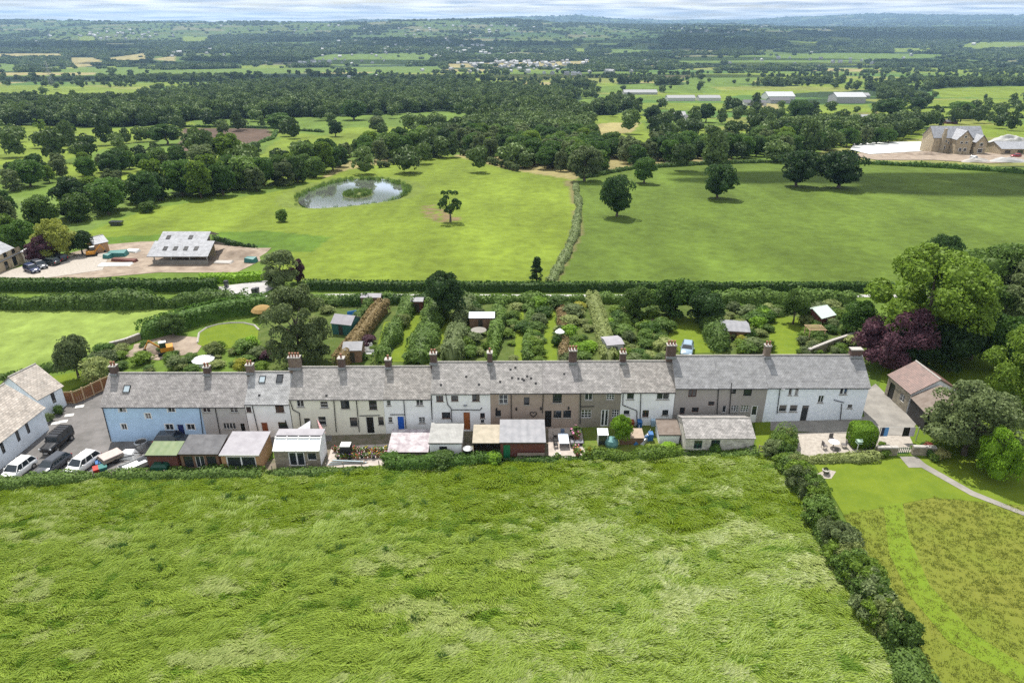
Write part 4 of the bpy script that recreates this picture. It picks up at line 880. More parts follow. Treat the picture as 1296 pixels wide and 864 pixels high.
def shedgeo(xl, xr, pbase, pfront, pback, rise, half=False):
    p = G((xl+xr)/2, pbase); Df = p[1]; zf = CAMH-tanr(pfront)*Df; Db = (CAMH-(zf+rise))/tanr(pback)
    A = PL(xl, pfront, Df); B = PL(xr, pfront, Df); zg = float(T((A[0]+B[0])/2, Df+1)); return A[0], B[0], Df, max(.8, Db-Df), zf-zg, zg
def lean(name, label, xl, xr, pbase, pfront, pback, rise, wm, rm, holes=None, wins=(), over=.12, cat='shed', gable=False, rname='roof', skip=(), th=.08):
    x0, x1, y0, d, h, zg = shedgeo(xl, xr, pbase, pfront, pback, rise); root = thing(name, label, cat, (x0+over, y0+over, zg)); W = x1-x0-2*over; 
    hs = [w_[1] for w_ in wins]
    hs = [(a*W, b*W, c_*h if c_ > 0 else .02, e_*h) for a, b, c_, e_ in hs]
    D = d-over; s = rise/d
    if gable:
        D2 = 2*(d-over)
        q = wallq((0, 0), (W, 0), -.6, h, hs, .08)+wallq((W, D2), (0, D2), -.6, h)
        for xg, sg in ((0, 1), (W, -1)):
            pts = [(xg, 0, -.6), (xg, D2, -.6), (xg, D2, h), (xg, D2/2, h+rise), (xg, 0, h)]; uv = [(p[1], p[2]) for p in pts]
            if sg == 1: pts, uv = pts[::-1], uv[::-1]
            q.append((pts, uv))
        link('wall', uvmesh('wall', q), wm, root)
        q = slab((-over, -over, h-over*s+.1), (W+over, -over, h-over*s+.1), (W+over, D2/2, h+rise+.1), (-over, D2/2, h+rise+.1), th)+slab((W+over, D2+over, h-over*s+.1), (-over, D2+over, h-over*s+.1), (-over, D2/2, h+rise+.1), (W+over, D2/2, h+rise+.1), th)
        r_ = link(rname, uvmesh('roof', q), rm, root)
        MB().cyl((-over, D2/2, h+rise+.1), (W+over, D2/2, h+rise+.1), .09, n=6).build('ridge_tiles', STONE if cat != 'shed' else rm, root)
        D = D2
    else:
        uvbox_walls(root, W, D, (h, h, h+rise, h+rise), wm, hs, skip=skip)
        q = slab((-over, -over, h-over*s+.09), (W+over, -over, h-over*s+.09), (W+over, D+over, h+rise+over*s+.09), (-over, D+over, h+rise+over*s+.09), th)
        r_ = link(rname, uvmesh('roof', q), rm, root)
        MB().box(-over, W+over, -over-.03, -over-.001, h-over*s-.06, h-over*s+.09).build('fascia', WHITE if rm in (FELTP,) else DARKF, root)
    if hs: link('interior', uvmesh('room', [([(0.02, .5, 0), (W-.02, .5, 0), (W-.02, .5, h), (.02, .5, h)], [(0, 0)]*4)]), DARKF, root)
    for (kd, hh, st, fm), hp in zip(wins, hs): window(root, (0, 0), (W, 0), hp, st, fm, kind=kd, sill=False, doorm=fm)
    return root, W, D, h
r_, W, D, h = lean('garden_shed', 'brown shed with a green felt roof behind the green tank', 183, 223.6, 599, 576.5, 559.5, .35, REDP, FELTG)
r_, W, D, h = lean('garden_shed', 'shed with a dark grey felt roof and open glazed front', 225, 276, 598, 575, 551, .5, TIM, FELTD, wins=[('window', (.08,.32,.25,.88), 'two', DARKF), ('window', (.38,.62,.25,.88), 'two', WHITE), ('window', (.68,.93,.25,.88), 'two', DARKF)])
r_, W, D, h = lean('garden_room', 'pale timber garden room with a flat light grey roof and sliding glass doors', 277, 328, 598, 576, 547, .35, TIML, FELTP, wins=[('door', (.12,.9,0,.9), 'french', WHITE)])
# white lean-to sunroom
x0, x1, y0, d, h, zg = shedgeo(346, 404, 590.5, 570, 553, .95); sr = thing('sunroom', 'white lean-to sunroom with four opal roof panels and stone front', 'sunroom', (x0, y0, zg)); W = x1-x0; D = d+1.5
uvbox_walls(sr, W, D, (h, h, h+1.0, h+1.0), SWALL, [(W*.3, W*.66, .05, h*.9), (W*.72, W*.92, h*.4, h*.85)], skip=(1, 3)); 
for xx_ in (0, W): link('side_wall', uvmesh('w', [([(xx_, 0, -.5), (xx_, D, -.5), (xx_, D, h+.95), (xx_, d, h+.95), (xx_, 0, h)], [(0, 0)]*5)]), WM['white'], sr)
window(sr, (0, 0), (W, 0), (W*.3, W*.66, .05, h*.9), 'french', WHITE, kind='door'); window(sr, (0, 0), (W, 0), (W*.72, W*.92, h*.4, h*.85), 'one', WHITE, sill=False)
MB().box(.02, W-.02, .6, .62, 0, h).build('interior', DARKF, sr); f = MB()
for k in range(5): x = W*k/4; f.hexa([(x-.07, -.15, h+.0), (x+.07, -.15, h+.0), (x+.07, d, h+.98), (x-.07, d, h+.98)], [(x-.07, -.15, h+.13), (x+.07, -.15, h+.13), (x+.07, d, h+1.11), (x-.07, d, h+1.11)])
for t_ in (0, .97): yy_ = -.2+t_*d; zz_ = h+.0+t_*.98; f.box(-.08, W+.08, yy_, yy_+.16, zz_-.02, zz_+.1)
f.build('roof_frame', WHITE, sr)
for k in range(4):
    a = W*k/4+.08; b = W*(k+1)/4-.08; MB().hexa([(a, -.03, h+.06), (b, -.03, h+.06), (b, d-.03, h+1.0), (a, d-.03, h+1.0)], [(a, -.03, h+.09), (b, -.03, h+.09), (b, d-.03, h+1.03), (a, d-.03, h+1.03)]).build('roof_panel', POLY, sr)
MB().box(-.1, W+.1, d+.17, D+.1, h+1.0, h+1.12).build('flat_roof', FELTP, sr)
lean('outhouse', 'low outhouse with a blotchy purple and white corrugated roof', 490, 542, 581, 572.5, 544.5, .5, SWALL, CORP, cat='outhouse')
lean('outhouse', 'small white outhouse with a grey sheet roof and one dark window', 542, 585, 578.5, 561, 536, .45, WM['white'], CORG, wins=[('window', (.3,.55,.35,.75), 'one', DARKF)], cat='outhouse')
lean('carport', 'open store under two rows of beige translucent roof sheets', 597.7, 632, 580, 561, 538.5, .3, TIM, CORB, cat='shelter', skip=(0, 1))
r_, W, D, h = lean('garden_shed', 'large dark brown shed with a grey felt roof and green door', 632, 691, 580, 560.4, 532, .45, REDP, FELTGR)
MB().box(.35, 1.15, -.05, 0, 0, h*.85).build('door', mat('door_dark_green', (.015,.13,.06), .5), r_)
lean('garden_shed', 'small white shed with a brown felt roof beside the slate outbuilding', 834, 862, 562, 550.5, 531, .6, WM['white'], FELTB)
lean('outbuilding', 'long limewashed stone outbuilding with slate roof and green windows', 868, 957, 572.5, 555.5, 529.5, 1.1, SWALLP, SL[3], wins=[('window', (.12,.24,.25,.85), 'cross', GREENF), ('window', (.37,.5,.25,.9), 'cross', GREENF)], gable=True, cat='outbuilding')
# ---- rotated buildings
def bldg(name, label, A, B, D, h, rise, wm, rm, wins=(), cat='building', over=.2, z=None, hip=False, gablem=None, thick=.1, zdrop=1.0, ridge=True):
    """long front wall from plan point A to B (seen side), depth D away from the viewer"""
    A = np.array(A[:2], float); B = np.array(B[:2], float); W = float(np.linalg.norm(B-A)); ang = math.atan2(B[1]-A[1], B[0]-A[0])
    zg = float(min(T(*A), T(*B))) if z is None else z
    root = thing(name, label, cat, (A[0], A[1], zg), ang); hs = [w_[1] for w_ in wins]; s = rise/(D/2)
    q = wallq((0, 0), (W, 0), -zdrop, h, hs)+wallq((W, D), (0, D), -zdrop, h); qg = []
    for xg, sg in ((0, 1), (W, -1)):
        pts = [(xg, 0, -zdrop), (xg, D, -zdrop), (xg, D, h), (xg, D/2, h+rise), (xg, 0, h)]; uv = [(p[1], p[2]) for p in pts]
        if sg == 1: pts, uv = pts[::-1], uv[::-1]
        qg.append((pts, uv))
    link('wall', uvmesh('wall', q[:-1]), wm, root); link('wall', uvmesh('wall', q[-1:]), wm, root)
    for g_ in qg: link('gable_wall', uvmesh('gable_wall', [g_]), gablem or wm, root)
    q = slab((-over, -over, h-over*s+.1), (W+over, -over, h-over*s+.1), (W+over, D/2, h+rise+.1), (-over, D/2, h+rise+.1), thick)+slab((W+over, D+over, h-over*s+.1), (-over, D+over, h-over*s+.1), (-over, D/2, h+rise+.1), (W+over, D/2, h+rise+.1), thick)
    link('roof', uvmesh('roof', q), rm, root)
    if ridge: MB().cyl((-over, D/2, h+rise+.08), (W+over, D/2, h+rise+.08), .11, n=6).build('ridge_tiles', STONE, root)
    if hs: MB().box(.1, W-.1, .7, .72, 0, h-.05).build('interior', DARKF, root)
    for kd, hh, st, fm in wins: window(root, (0, 0), (W, 0), hh, st, fm, kind=kd, sill=False, doorm=fm)
    return root, W
A0 = G(0, 595); A1 = G(62.5, 543.5); dA = (A1-A0)/np.linalg.norm((A1-A0)[:2]); A0x = A0-dA*16
L1 = float(np.linalg.norm((A1-A0x)[:2])); 
wn = []
for px, py in ((21.7, 570), (38.5, 554.5), (50.5, 544.5)):
    p = G(px, py+16); u = float(np.dot((p-A0x)[:2], dA[:2])); wn.append(('window', (u-.28, u+.28, 1.5, 3.2), 'one', DARKF))
hA = (CAMH-tanr(516)*A1[1])-float(T(A1[0], A1[1])); bldg('converted_barn', 'pale rendered barn with brown stone slate roof beside the parked cars', A0x, A1, 8.5, hA, 3.3, WM['barn'], SLB, wn, 'barn', z=float(T(*A1[:2])), over=.3, zdrop=2.2)
B0 = G(56, 530); B1 = G(85, 513); hB = (CAMH-tanr(488.5)*B1[1])-float(T(B1[0], B1[1])); LB = float(np.linalg.norm((B1-B0)[:2]))
bldg('converted_barn', 'shorter pale rendered barn behind, with one large dark window', B0, B1, 7.5, hB, 2.8, WM['barn'], SLB, [('window', (LB*.5, LB*.66, 1.3, 3.2), 'two', DARKF)], 'barn', z=float(T(*B1[:2])), over=.25, zdrop=1.6)
# garage at the right: rust tiled half and dark felt half
g1 = G(1119, 499); g2 = G(1146, 523); g3 = G(1167, 546); dg = (g3-g1)/np.linalg.norm((g3-g1)[:2]); Lg = float(np.linalg.norm((g2-g1)[:2])); Lh = float(np.linalg.norm((g3-g2)[:2]))
hg = max(2.3, (CAMH-tanr(472)*g1[1])-g1[2]); rg, W = bldg('garage', 'stone garage with a rust red tiled roof beside the drive', g1, g2, 6.5, 2.9, 1.9, SWALL, SLR, [('window', (Lg*.62, Lg*.82, 1.0, 2.0), 'cross', WHITE), ('door', (Lg*.12, Lg*.36, .05, 2.3), 'plain', DDK)], 'garage', gablem=WM['white'], over=.18)
MB().box(-.12, -.05, 1.2, 2.1, 0, 2.0).build('door', DDK, rg)
bldg('garage', 'black boarded lean-on garage with a worn felt roof', g2+dg*.25, g3, 6.3, 2.5, 1.7, ribbed('black_boards', (.02,.02,.02), (.035,.032,.03), .15), FELTB, [], 'garage', over=.15, ridge=False)
# ---- construction site
b1 = G(194, 335); b2 = G(263, 335)
hb = CAMH-tanr(324)*b1[1]-b1[2]
bb = thing('half_built_barn', 'half built long building with two pale slate roofs and skylights', 'building', (b1[0], b1[1], b1[2])); W = b2[0]-b1[0]
zr1 = CAMH-tanr(307.5)*(b1[1]+5)-b1[2]; zr2 = CAMH-tanr(297)*(b1[1]+11)-b1[2]
zr1 = max(zr1, hb+1.5)
uvbox_walls(bb, W, 5, (0.0, 0.0, hb+1.5, hb+1.5), SAND, name='wall', skip=(0, 1, 3)); uvbox_walls(bb, W, .4, (1.0,)*4, CONC, name='base_wall')
mb = MB()
for k in range(4): mb.box(W*k/3-.1+(.2 if k == 0 else 0)-(.2 if k == 3 else 0), W*k/3+.1+(.2 if k == 0 else 0)-(.2 if k == 3 else 0), .5, .7, 0, hb)
mb.build('post', METAL, bb)
def bbroof(x0, x1, ya, yb, za, zb_, sky):
    s = (zb_-za)/(yb-ya); link('roof', uvmesh('roof', slab((x0, ya, za), (x1, ya, za), (x1, yb, zb_), (x0, yb, zb_), .15)+slab((x1, yb+(yb-ya), za), (x0, yb+(yb-ya), za), (x0, yb, zb_), (x1, yb, zb_), .15)), SLN, bb)
    for fx in sky:
        x = x0+(x1-x0)*fx; y = (ya+yb)/2; z = za+s*(y-ya); f = MB().hexa([(x-.45, y-.6, z-.6*s), (x+.45, y-.6, z-.6*s), (x+.45, y+.6, z+.6*s), (x-.45, y+.6, z+.6*s)], [(x-.45, y-.6, z-.6*s+.1), (x+.45, y-.6, z-.6*s+.1), (x+.45, y+.6, z+.6*s+.1), (x-.45, y+.6, z+.6*s+.1)]).build('skylight', BLACK, bb)
bbroof(-.9, W+.5, -.4, 4.6, hb, hb+2.1, (.24, .41, .58, .75)); bbroof(-1.2, W-2.2, 5.6, 9.5, hb+1.2, hb+2.9, (.18, .64))
MB().box(-1, W-2.5, 9, 9.3, 0, hb+1.8).build('back_wall', SAND, bb)
mb = MB()
for k in range(5): mb.box(1+k*W/6, 1.8+k*W/6, .9, 1.4, 0, .45)
mb.build('stacked_bags', mat('blue_sacks', (.04,.07,.22), .5), bb)
s1 = G(123, 320); s2 = G(139, 320); c1, W = bldg('cabin', 'small brown timber cabin with grey roof on the building site', G(121.5, 321), G(139, 317.5), 4.2, 2.3, 1.2, TIML, SLN, [], 'shed')
t1 = G(-12, 352); t2 = G(31, 333); hs_ = CAMH-tanr(318.5)*t2[1]-t2[2]
LS = float(np.linalg.norm((t2-t1)[:2])); bldg('stone_house', 'sandstone house with pale roof cut by the left edge behind the drive', t1, t2, 9, hs_, 2.6, SAND, SLN, [('window', (LS*.45, LS*.56, .4, 2.2), 'two', DARKF), ('window', (LS*.7, LS*.82, .4, 2.4), 'two', DARKF), ('window', (LS*.5, LS*.6, 3.0, 4.0), 'two', DARKF), ('window', (LS*.75, LS*.85, 3.0, 4.0), 'two', DARKF)], 'house')
c3 = G(30, 332); bx = thing('storage_container', 'pale grey box container beside the sandstone house', 'container', c3, .2); MB().box(0, 2.4, 0, 3, 0, 2.5).build('body', WHITE, bx); m_ = MB()
for k in range(6): m_.box(.15+k*.4, .25+k*.4, -.04, 0, .1, 2.4)
m_.build('ribs', METAL, bx)
# ---- new stone house at the right
n1 = G(1182, 195); n2 = G(1221, 201)
nh = thing('stone_house', 'large new sandstone house with twin gables and tall side chimney', 'house', n1, 0); s = zc_(n1)/F; W = 66*s
hh = 19*s; rr_ = 12*s
def gblock(x0, x1, y0, y1, h, rise, axis, sub):
    q = []; 
    if axis == 'y':   # ridge runs away from the viewer: gable to the front
        xm = (x0+x1)/2
        for y, s_ in ((y0, 1), (y1, -1)):
            pts = [(x0, y, -2), (x1, y, -2), (x1, y, h), (xm, y, h+rise), (x0, y, h)]; uv = [(p[0], p[2]) for p in pts]
            if s_ < 0: pts, uv = pts[::-1], uv[::-1]
            q.append((pts, uv))
        q += wallq((x1, y0), (x1, y1), -2, h)+wallq((x0, y1), (x0, y0), -2, h)
        link('wall', uvmesh('wall', q), SAND, nh); o = .4; k = rise/(xm-x0); z = h-o*k+.15
        link('roof', uvmesh('roof', slab((x0-o, y1+o, z), (x0-o, y0-o, z), (xm, y0-o, h+rise+.15), (xm, y1+o, h+rise+.15), .2)+slab((x1+o, y0-o, z), (x1+o, y1+o, z), (xm, y1+o, h+rise+.15), (xm, y0-o, h+rise+.15), .2)), SLB if False else SLN, nh)
    else:
        ym = (y0+y1)/2; q = wallq((x0, y0), (x1, y0), -2, h)+wallq((x1, y1), (x0, y1), -2, h)
        for x, s_ in ((x1, 1), (x0, -1)):
            pts = [(x, y0, -2), (x, y1, -2), (x, y1, h), (x, ym, h+rise), (x, y0, h)]; uv = [(p[1], p[2]) for p in pts]
            if s_ < 0: pts, uv = pts[::-1], uv[::-1]
            q.append((pts, uv))
        link('wall', uvmesh('wall', q), SAND, nh); o = .4; k = rise/(ym-y0); z = h-o*k+.15
        link('roof', uvmesh('roof', slab((x0-o, y0-o, z), (x1+o, y0-o, z), (x1+o, ym, h+rise+.15), (x0-o, ym, h+rise+.15), .2)+slab((x1+o, y1+o, z), (x0-o, y1+o, z), (x0-o, ym, h+rise+.15), (x1+o, ym, h+rise+.15), .2)), SLN, nh)
gblock(0, 62*s, 3, 3+26*s, hh, rr_, 'x', 0); gblock(22*s, 42*s, -1.5, 3+12*s, hh*.98, 10.5*s, 'y', 0); gblock(48*s, 62*s, -1, 3+12*s, hh*.8, 8*s, 'y', 0)
MB().box(9*s, 13*s, 1.6, 2.98, -2, 24*s).box(9.6*s, 12.4*s, 1.7, 2.9, 24*s, 30*s).build('chimney', SAND, nh)
for a, b, c_, e_ in ((27, 31, 4, 8), (33, 37, 4, 8), (27, 30.5, 13, 16), (33, 36.5, 13, 16), (30.5, 33.5, 20, 23)): 
    f = MB().box(a*s, b*s, -1.62, -1.5-.002, c_*s, e_*s).build('window', WHITE, nh); MB().box(a*s+.15, b*s-.15, -1.68, -1.622, c_*s+.15, e_*s-.15).build('pane', GLASS, f)
for a, b, c_, e_ in ((53, 57, 10, 14), (52, 58, 2, 7)): 
    f = MB().box(a*s, b*s, -1.12, -1.002, c_*s, e_*s).build('window', WHITE, nh); MB().box(a*s+.15, b*s-.15, -1.18, -1.122, c_*s+.15, e_*s-.15).build('pane', GLASS, f)
for a, b, c_, e_ in ((15, 17, 5, 9), (18.5, 20.5, 11, 14), (15, 17, 13, 16)):
    f = MB().box(a*s, b*s, 2.88, 2.998, c_*s, e_*s).build('window', WHITE, nh); MB().box(a*s+.12, b*s-.12, 2.82, 2.878, c_*s+.12, e_*s-.12).build('pane', GLASS, f)
def far_block(name, label, x0, x1, pbase, h_px, roof_px, wm, rm, cat='building', group=None, ang=0.0, nwin=0, dep=None):
    a = G(x0, pbase); b = G(x1, pbase); s = zc_(a)/F; A = a; B = b+np.array([0, math.tan(ang)*(b[0]-a[0]), 0]); W = float(np.linalg.norm((B-A)[:2])); h = h_px*s; D = dep or max(6, roof_px*s*5.2); wins = []
    for k in range(nwin): u = W*(k+.5)/nwin; wins.append(('window', (u-W/nwin*.22, u+W/nwin*.22, h*.3, h*.8), 'one', DARKF))
    r0 = bldg(name, label, A, B, D, h, roof_px*s*.9, wm, rm, wins, cat, over=.3, z=float(min(a[2], b[2]))-.3)[0]
    if group: r0['group'] = group
    return r0
far_block('outbuilding', 'grey roofed garage block at the right edge by the stone house', 1266, 1330, 196, 8, 7, SAND, SLN, nwin=4)
WR = mat('far_white_roof', (.38,.39,.40), .6); GR = mat('far_grey_roof', (.26,.265,.27), .7); DRF = mat('far_dark_roof', (.10,.10,.11), .8); WWL = mat('far_white_wall', (.50,.50,.48), .8); GWL = mat('far_grey_wall', (.35,.35,.34), .8)
FB = [('farmhouse', 'white farmhouse with dark roof among trees past the wood', 714,732,140,6,4,WWL,DRF,2),('barn','white roofed barn joined to the farmhouse past the wood',730,744,138,4,3,WWL,WR,0),('farmhouse','white house with grey roof beyond the copse of round trees',846,868,152,6,4,WWL,GR,3),('cottage','small white house just right of the grey roofed white house',868,880,153,4,3,WWL,DRF,1),
 ('warehouse','large pale grey industrial shed with a long striped roof',1058,1095,131,8,5,GWL,WR,0),('warehouse','low dark roofed shed left of the large pale industrial shed',975,1000,131,4,3,GWL,DRF,0),('warehouse','white roofed shed in the middle of the factory group',972,1006,126,4,5,WWL,WR,0),('warehouse','long low white sheds left of the factory group',845,880,128,4,3,WWL,GR,0),('warehouse','white shed at the left end of the factory group',885,912,128,4,3,WWL,GR,0),
 ('house','white house row with dark roofs in front of the factory',942,970,134,4,3,WWL,DRF,2),('hotel','long white house with grey roof behind the round copse',1052,1100,157,6,4,WWL,GR,6),('house','white gabled house at the right of the long white house',1092,1106,157,7,4,WWL,GR,2),('barn','dark low sheds beyond the meadow far left of the factory',790,832,120,3,3,GWL,GR,0),('warehouse','low shed behind the large pale shed to its right',1085,1101,124,3,3,GWL,GR,0),
 ('house','pale buildings behind the trees right of the long white house',1134,1150,158,4,3,WWL,GR,1),('barn','red brown shed at the builders yard beyond the new stone house',1198,1212,157,3,2,REDP,DRF,0)]
for nme, lab, a, b, pb, hp, rp_, wm_, rm_, nw in FB: far_block(nme, lab, a, b, pb, hp, rp_, wm_, rm_, nme, None, 0.0, nw)
# distant hamlets and towns: countless specks
tw = []
for cx, cyy, sx, sy, n in ((620,80,40,5,70),(690,82,50,3,60),(150,45,40,3,40),(230,68,20,2,12),(480,62,90,6,70),(575,62,25,4,40),(420,80,40,3,25),(1175,58,30,3,16),(900,40,70,2,25),(60,57,30,2,12),(480,100,30,2,8),(500,38,120,5,60),(1020,76,80,4,20),(730,92,40,3,16)):
    for k in range(n): tw.append((random.gauss(cx, sx), max(34, random.gauss(cyy, sy))))
P_ = np.array([G(a, b) for a, b in tw]); n = len(P_); rot = np.zeros((n, 3)); rot[:, 2] = rng.random(n)*3.1
for k, (wm_, sel_) in enumerate(((WWL, rng.random(n) < .6), (GWL, None))):
    q = sel_ if k == 0 else ~prev_; prev_ = q
    mb = MB(); mb.box(-7, 7, -5, 5, 0, 6); me = mb.mesh('far_house'); m2 = MB(); 
    mb.hexa([(-7.5, -5.5, 6), (7.5, -5.5, 6), (7.5, 5.5, 6), (-7.5, 5.5, 6)], [(-7.5, -.1, 10), (7.5, -.1, 10), (7.5, .1, 10), (-7.5, .1, 10)]); me = mb.mesh('far_house'); me.materials.append(wm_); me.materials.append(GR if k else WR)
    for pgi, pg in enumerate(me.polygons): pg.material_index = 1 if pgi > 5 else 0
    s = rng.uniform(.6, 1.2, n)*np.interp(P_[:, 1], [500, 6000], [.7, 1.3]); stuff('distant_houses', P_[q]+np.array((0, 0, .5)), rot[q], np.stack([s, s, s], 1)[q], me, 'pale specks of distant villages and farms')
# ------------------------------------------------ vehicles
CGL = mat('car_glass', (.012,.018,.022), .06, spec=.9); TYRE = mat('tyre_rubber', (.015,.015,.015), .8); RIM = mat('wheel_rim', (.35,.35,.36), .35, metal=.8); LAMP = mat('headlight', (.75,.78,.8), .1, spec=.9); TAIL = mat('tail_light', (.35,.01,.01), .2)
def paint(name, c): return mat(name, c, .22, spec=.7)
def car(label, front, rear, col, kind='suv', cat='car', L=4.6, group=None):
    f = G(*front); r = G(*rear); d = (f-r)[:2]; ang = math.atan2(d[1], d[0]); mid = (f+r)/2
    if kind == 'far': L = 4.5
    root = thing('parked_car' if cat == 'car' else cat, label, cat, (mid[0], mid[1], float(T(*mid[:2]))+.07), ang, group); W = 1.86
    boxy = kind == 'jeep'; l = L/2
    # lower body, station by station: x, half width, bottom, top (bonnet / belt line)
    st = [(-l, .80, .42, .92), (-l+.12, .90, .30, 1.02), (-l*.55, .93, .26, 1.06), (0, .93, .25, 1.02), (l*.42, .93, .26, 1.0), (l*.62, .91, .28, .94), (l-.2, .87, .30, .82), (l, .74, .40, .66)]
    if boxy: st = [(-l, .86, .50, 1.15), (-l+.1, .88, .42, 1.18), (0, .88, .42, 1.18), (l*.40, .88, .42, 1.18), (l*.45, .80, .42, 1.14), (l-.1, .78, .45, 1.08), (l, .76, .5, 1.02)]
    mb = MB(); n = len(st)
    for x, hw, zb, zt in st:
        for yv, z in ((-hw*.94, zb), (hw*.94, zb), (hw, (zb+zt)*.5), (hw*.95, zt-.08), (hw*.82, zt), (-hw*.82, zt), (-hw*.95, zt-.08), (-hw, (zb+zt)*.5)): mb.v.append((x, yv, z))
    for i in range(n-1):
        for k in range(8): a = i*8+k; b = i*8+(k+1) % 8; mb.f.append((a, b, b+8, a+8))
    mb.f += [tuple(range(8))[::-1], tuple((n-1)*8+k for k in range(8))]
    body = mb.build('body', col, root)
    me = body.data; me.polygons.foreach_set('use_smooth', [True]*len(me.polygons)); md = body.modifiers.new('bevel', 'BEVEL'); md.width = .04; md.segments = 2; md.limit_method = 'ANGLE'; md.angle_limit = R(50)
    # cabin: glass house then roof skin
    if boxy: gb, gt, zb, zt, hb_, ht = (-l+.05, l*.34), (-l+.1, l*.28), 1.17, 1.78, .84, .78
    elif kind == 'estate': gb, gt, zb, zt, hb_, ht = (-l+.25, l*.42), (-l+.62, l*.12), 1.0, 1.48, .84, .64
    else: gb, gt, zb, zt, hb_, ht = (-l+.12, l*.45), (-l+.55, l*.14), 1.02, 1.60, .86, .66
    cab = MB().hexa([(gb[0], -hb_, zb), (gb[1], -hb_, zb), (gb[1], hb_, zb), (gb[0], hb_, zb)], [(gt[0], -ht, zt), (gt[1], -ht, zt), (gt[1], ht, zt), (gt[0], ht, zt)]).build('windows', CGL, root)
    rf = MB().hexa([(gt[0]-.08, -ht-.03, zt-.03), (gt[1]+.05, -ht-.03, zt-.03), (gt[1]+.05, ht+.03, zt-.03), (gt[0]-.08, ht+.03, zt-.03)], [(gt[0]+.05, -ht+.1, zt+.07), (gt[1]-.1, -ht+.1, zt+.06), (gt[1]-.1, ht-.1, zt+.06), (gt[0]+.05, ht-.1, zt+.07)]).build('roof_panel', col, root)
    pl = MB()
    for s_ in (-1, 1):
        for xb, xt in ((gb[0], gt[0]), (gb[0]+(gb[1]-gb[0])*.36, gt[0]+(gt[1]-gt[0])*.36), (gb[0]+(gb[1]-gb[0])*.68, gt[0]+(gt[1]-gt[0])*.72), (gb[1], gt[1])): pl.cyl((xb, s_*hb_, zb-.03), (xt, s_*ht, zt), .045, n=5)
    pl.build('pillars', col, root)
    for sx in (-1, 1):
        for sy in (-1, 1):
            x = sx*l*.60-(.0 if sx > 0 else .05); wh = MB().cyl((x, sy*.70, .34), (x, sy*.935, .34), .35 if not boxy else .40, n=14).build('wheel', TYRE, root)
            MB().cyl((x, sy*.93, .34), (x, sy*.945, .34), .22, n=10).build('rim', RIM, wh)
    for sy in (-1, 1):
        MB().box(l-.12, l+.0, sy*.62-.16, sy*.62+.16, .60 if not boxy else .85, .74 if not boxy else 1.0).build('headlight', LAMP, root)
        MB().box(-l-.02, -l+.08, sy*.72-.1, sy*.72+.1, .72, .95).build('tail_light', TAIL, root)
        MB().box(l*.26, l*.26+.12, sy*1.02-.09, sy*1.02+.09, 1.0, 1.14).build('mirror', col, root)
    MB().box(l-.04, l+.02, -.45, .45, .40, .56).build('grille', BLACK, root)
    MB().box(l+.005, l+.03, -.26, .26, .34, .44).build('number_plate', WHITE, root)
    if boxy:
        MB().cyl((-l-.22, .1, 1.0), (-l-.0, .1, 1.0), .36, n=14).build('spare_wheel', TYRE, root)
        rk = MB()
        for k in range(5): rk.box(gt[0]+.1+k*.5, gt[0]+.16+k*.5, -ht, ht, zt+.09, zt+.13)
        rk.box(gt[0]+.1, gt[1]-.1, -ht, -ht+.05, zt+.09, zt+.16); rk.box(gt[0]+.1, gt[1]-.1, ht-.05, ht, zt+.09, zt+.16); rk.build('roof_rack', BLACK, root)
    return root
WP = paint('car_paint_white', (.78,.78,.78)); BKP = paint('car_paint_black', (.012,.012,.014)); GP = paint('car_paint_dark_grey', (.045,.05,.06)); NVP = paint('car_paint_navy', (.012,.02,.07)); GBP = paint('car_paint_blue_grey', (.22,.30,.38)); GRP = paint('car_paint_dark_green', (.02,.03,.025))
grp = 'cars parked in the yard left of the terrace'
car('white car nearest the left edge, parked against the pale barn', (10,611), (38,590), WP, 'suv', L=4.4, group=grp); car('dark grey estate car parked between two white cars', (52,606), (82,584), GP, 'estate', L=4.7, group=grp)
car('white car with dark windows, rightmost of the row in the yard', (90,604), (119,583), WP, 'suv', L=4.6, group=grp); car('black boxy off roader with roof rack beside the barn', (60,577), (88,553), BKP, 'jeep', L=4.5, group=grp)
car('black car parked along the wall of the pale blue cottage', (237,561), (204,563), GP, 'suv', L=4.4)
g2_ = 'cars parked by the sandstone house'
for a, b, c_, lab in (((50,347),(33,341),NVP,'navy car nearest the hedge on the gravel drive'), ((60,342),(42,336),GP,'dark car second from the hedge on the gravel drive'), ((55,334),(74,336),GRP,'dark green off roader on the gravel drive'), ((68,330),(79,331),BKP,'black car farthest from the hedge on the gravel drive')): car(lab, a, b, c_, 'far', group=g2_)
car('pale blue grey car parked on the lawn behind the roof ridge', (868,452), (870,441), GBP, 'estate', L=4.2)
for a, b, c_, lab in (((588,470),(578,470),WP,'white car roof just behind the ridge, left of the marker spot'),((608,469),(598,469),WP,'white car showing above the ridge by the narrow chimney'),((645,468),(634,468),WP,'white car behind the ridge of the brown cottage'),((698,466),(688,466),paint('car_paint_red', (.30,.03,.04)),'red car behind the ridge left of the triple chimney'),((806,463),(795,463),GBP,'silver blue car behind the ridge left of the big chimney'),((408,470),(396,468),GRP,'dark green car behind the ridge under the willow')):
    p = G(a[0], a[1]); q_ = G(b[0], b[1]); ca_ = car(lab, a, b, c_, 'suv', L=4.2); ca_.location.y = 86.5; ca_.location.z = float(T(ca_.location.x, 86.5))+.1; ca_.location.x *= 86.5/p[1]
for px, py, lab in ((1163-230+2,0,''),): pass
car('white van like car beside the new stone house', (1238,203), (1229,202), WP, 'far')
car('small red car at the edge of the building ground', (1280,199), (1290,199), paint('car_paint_bright_red', (.35,.03,.03)), 'far')
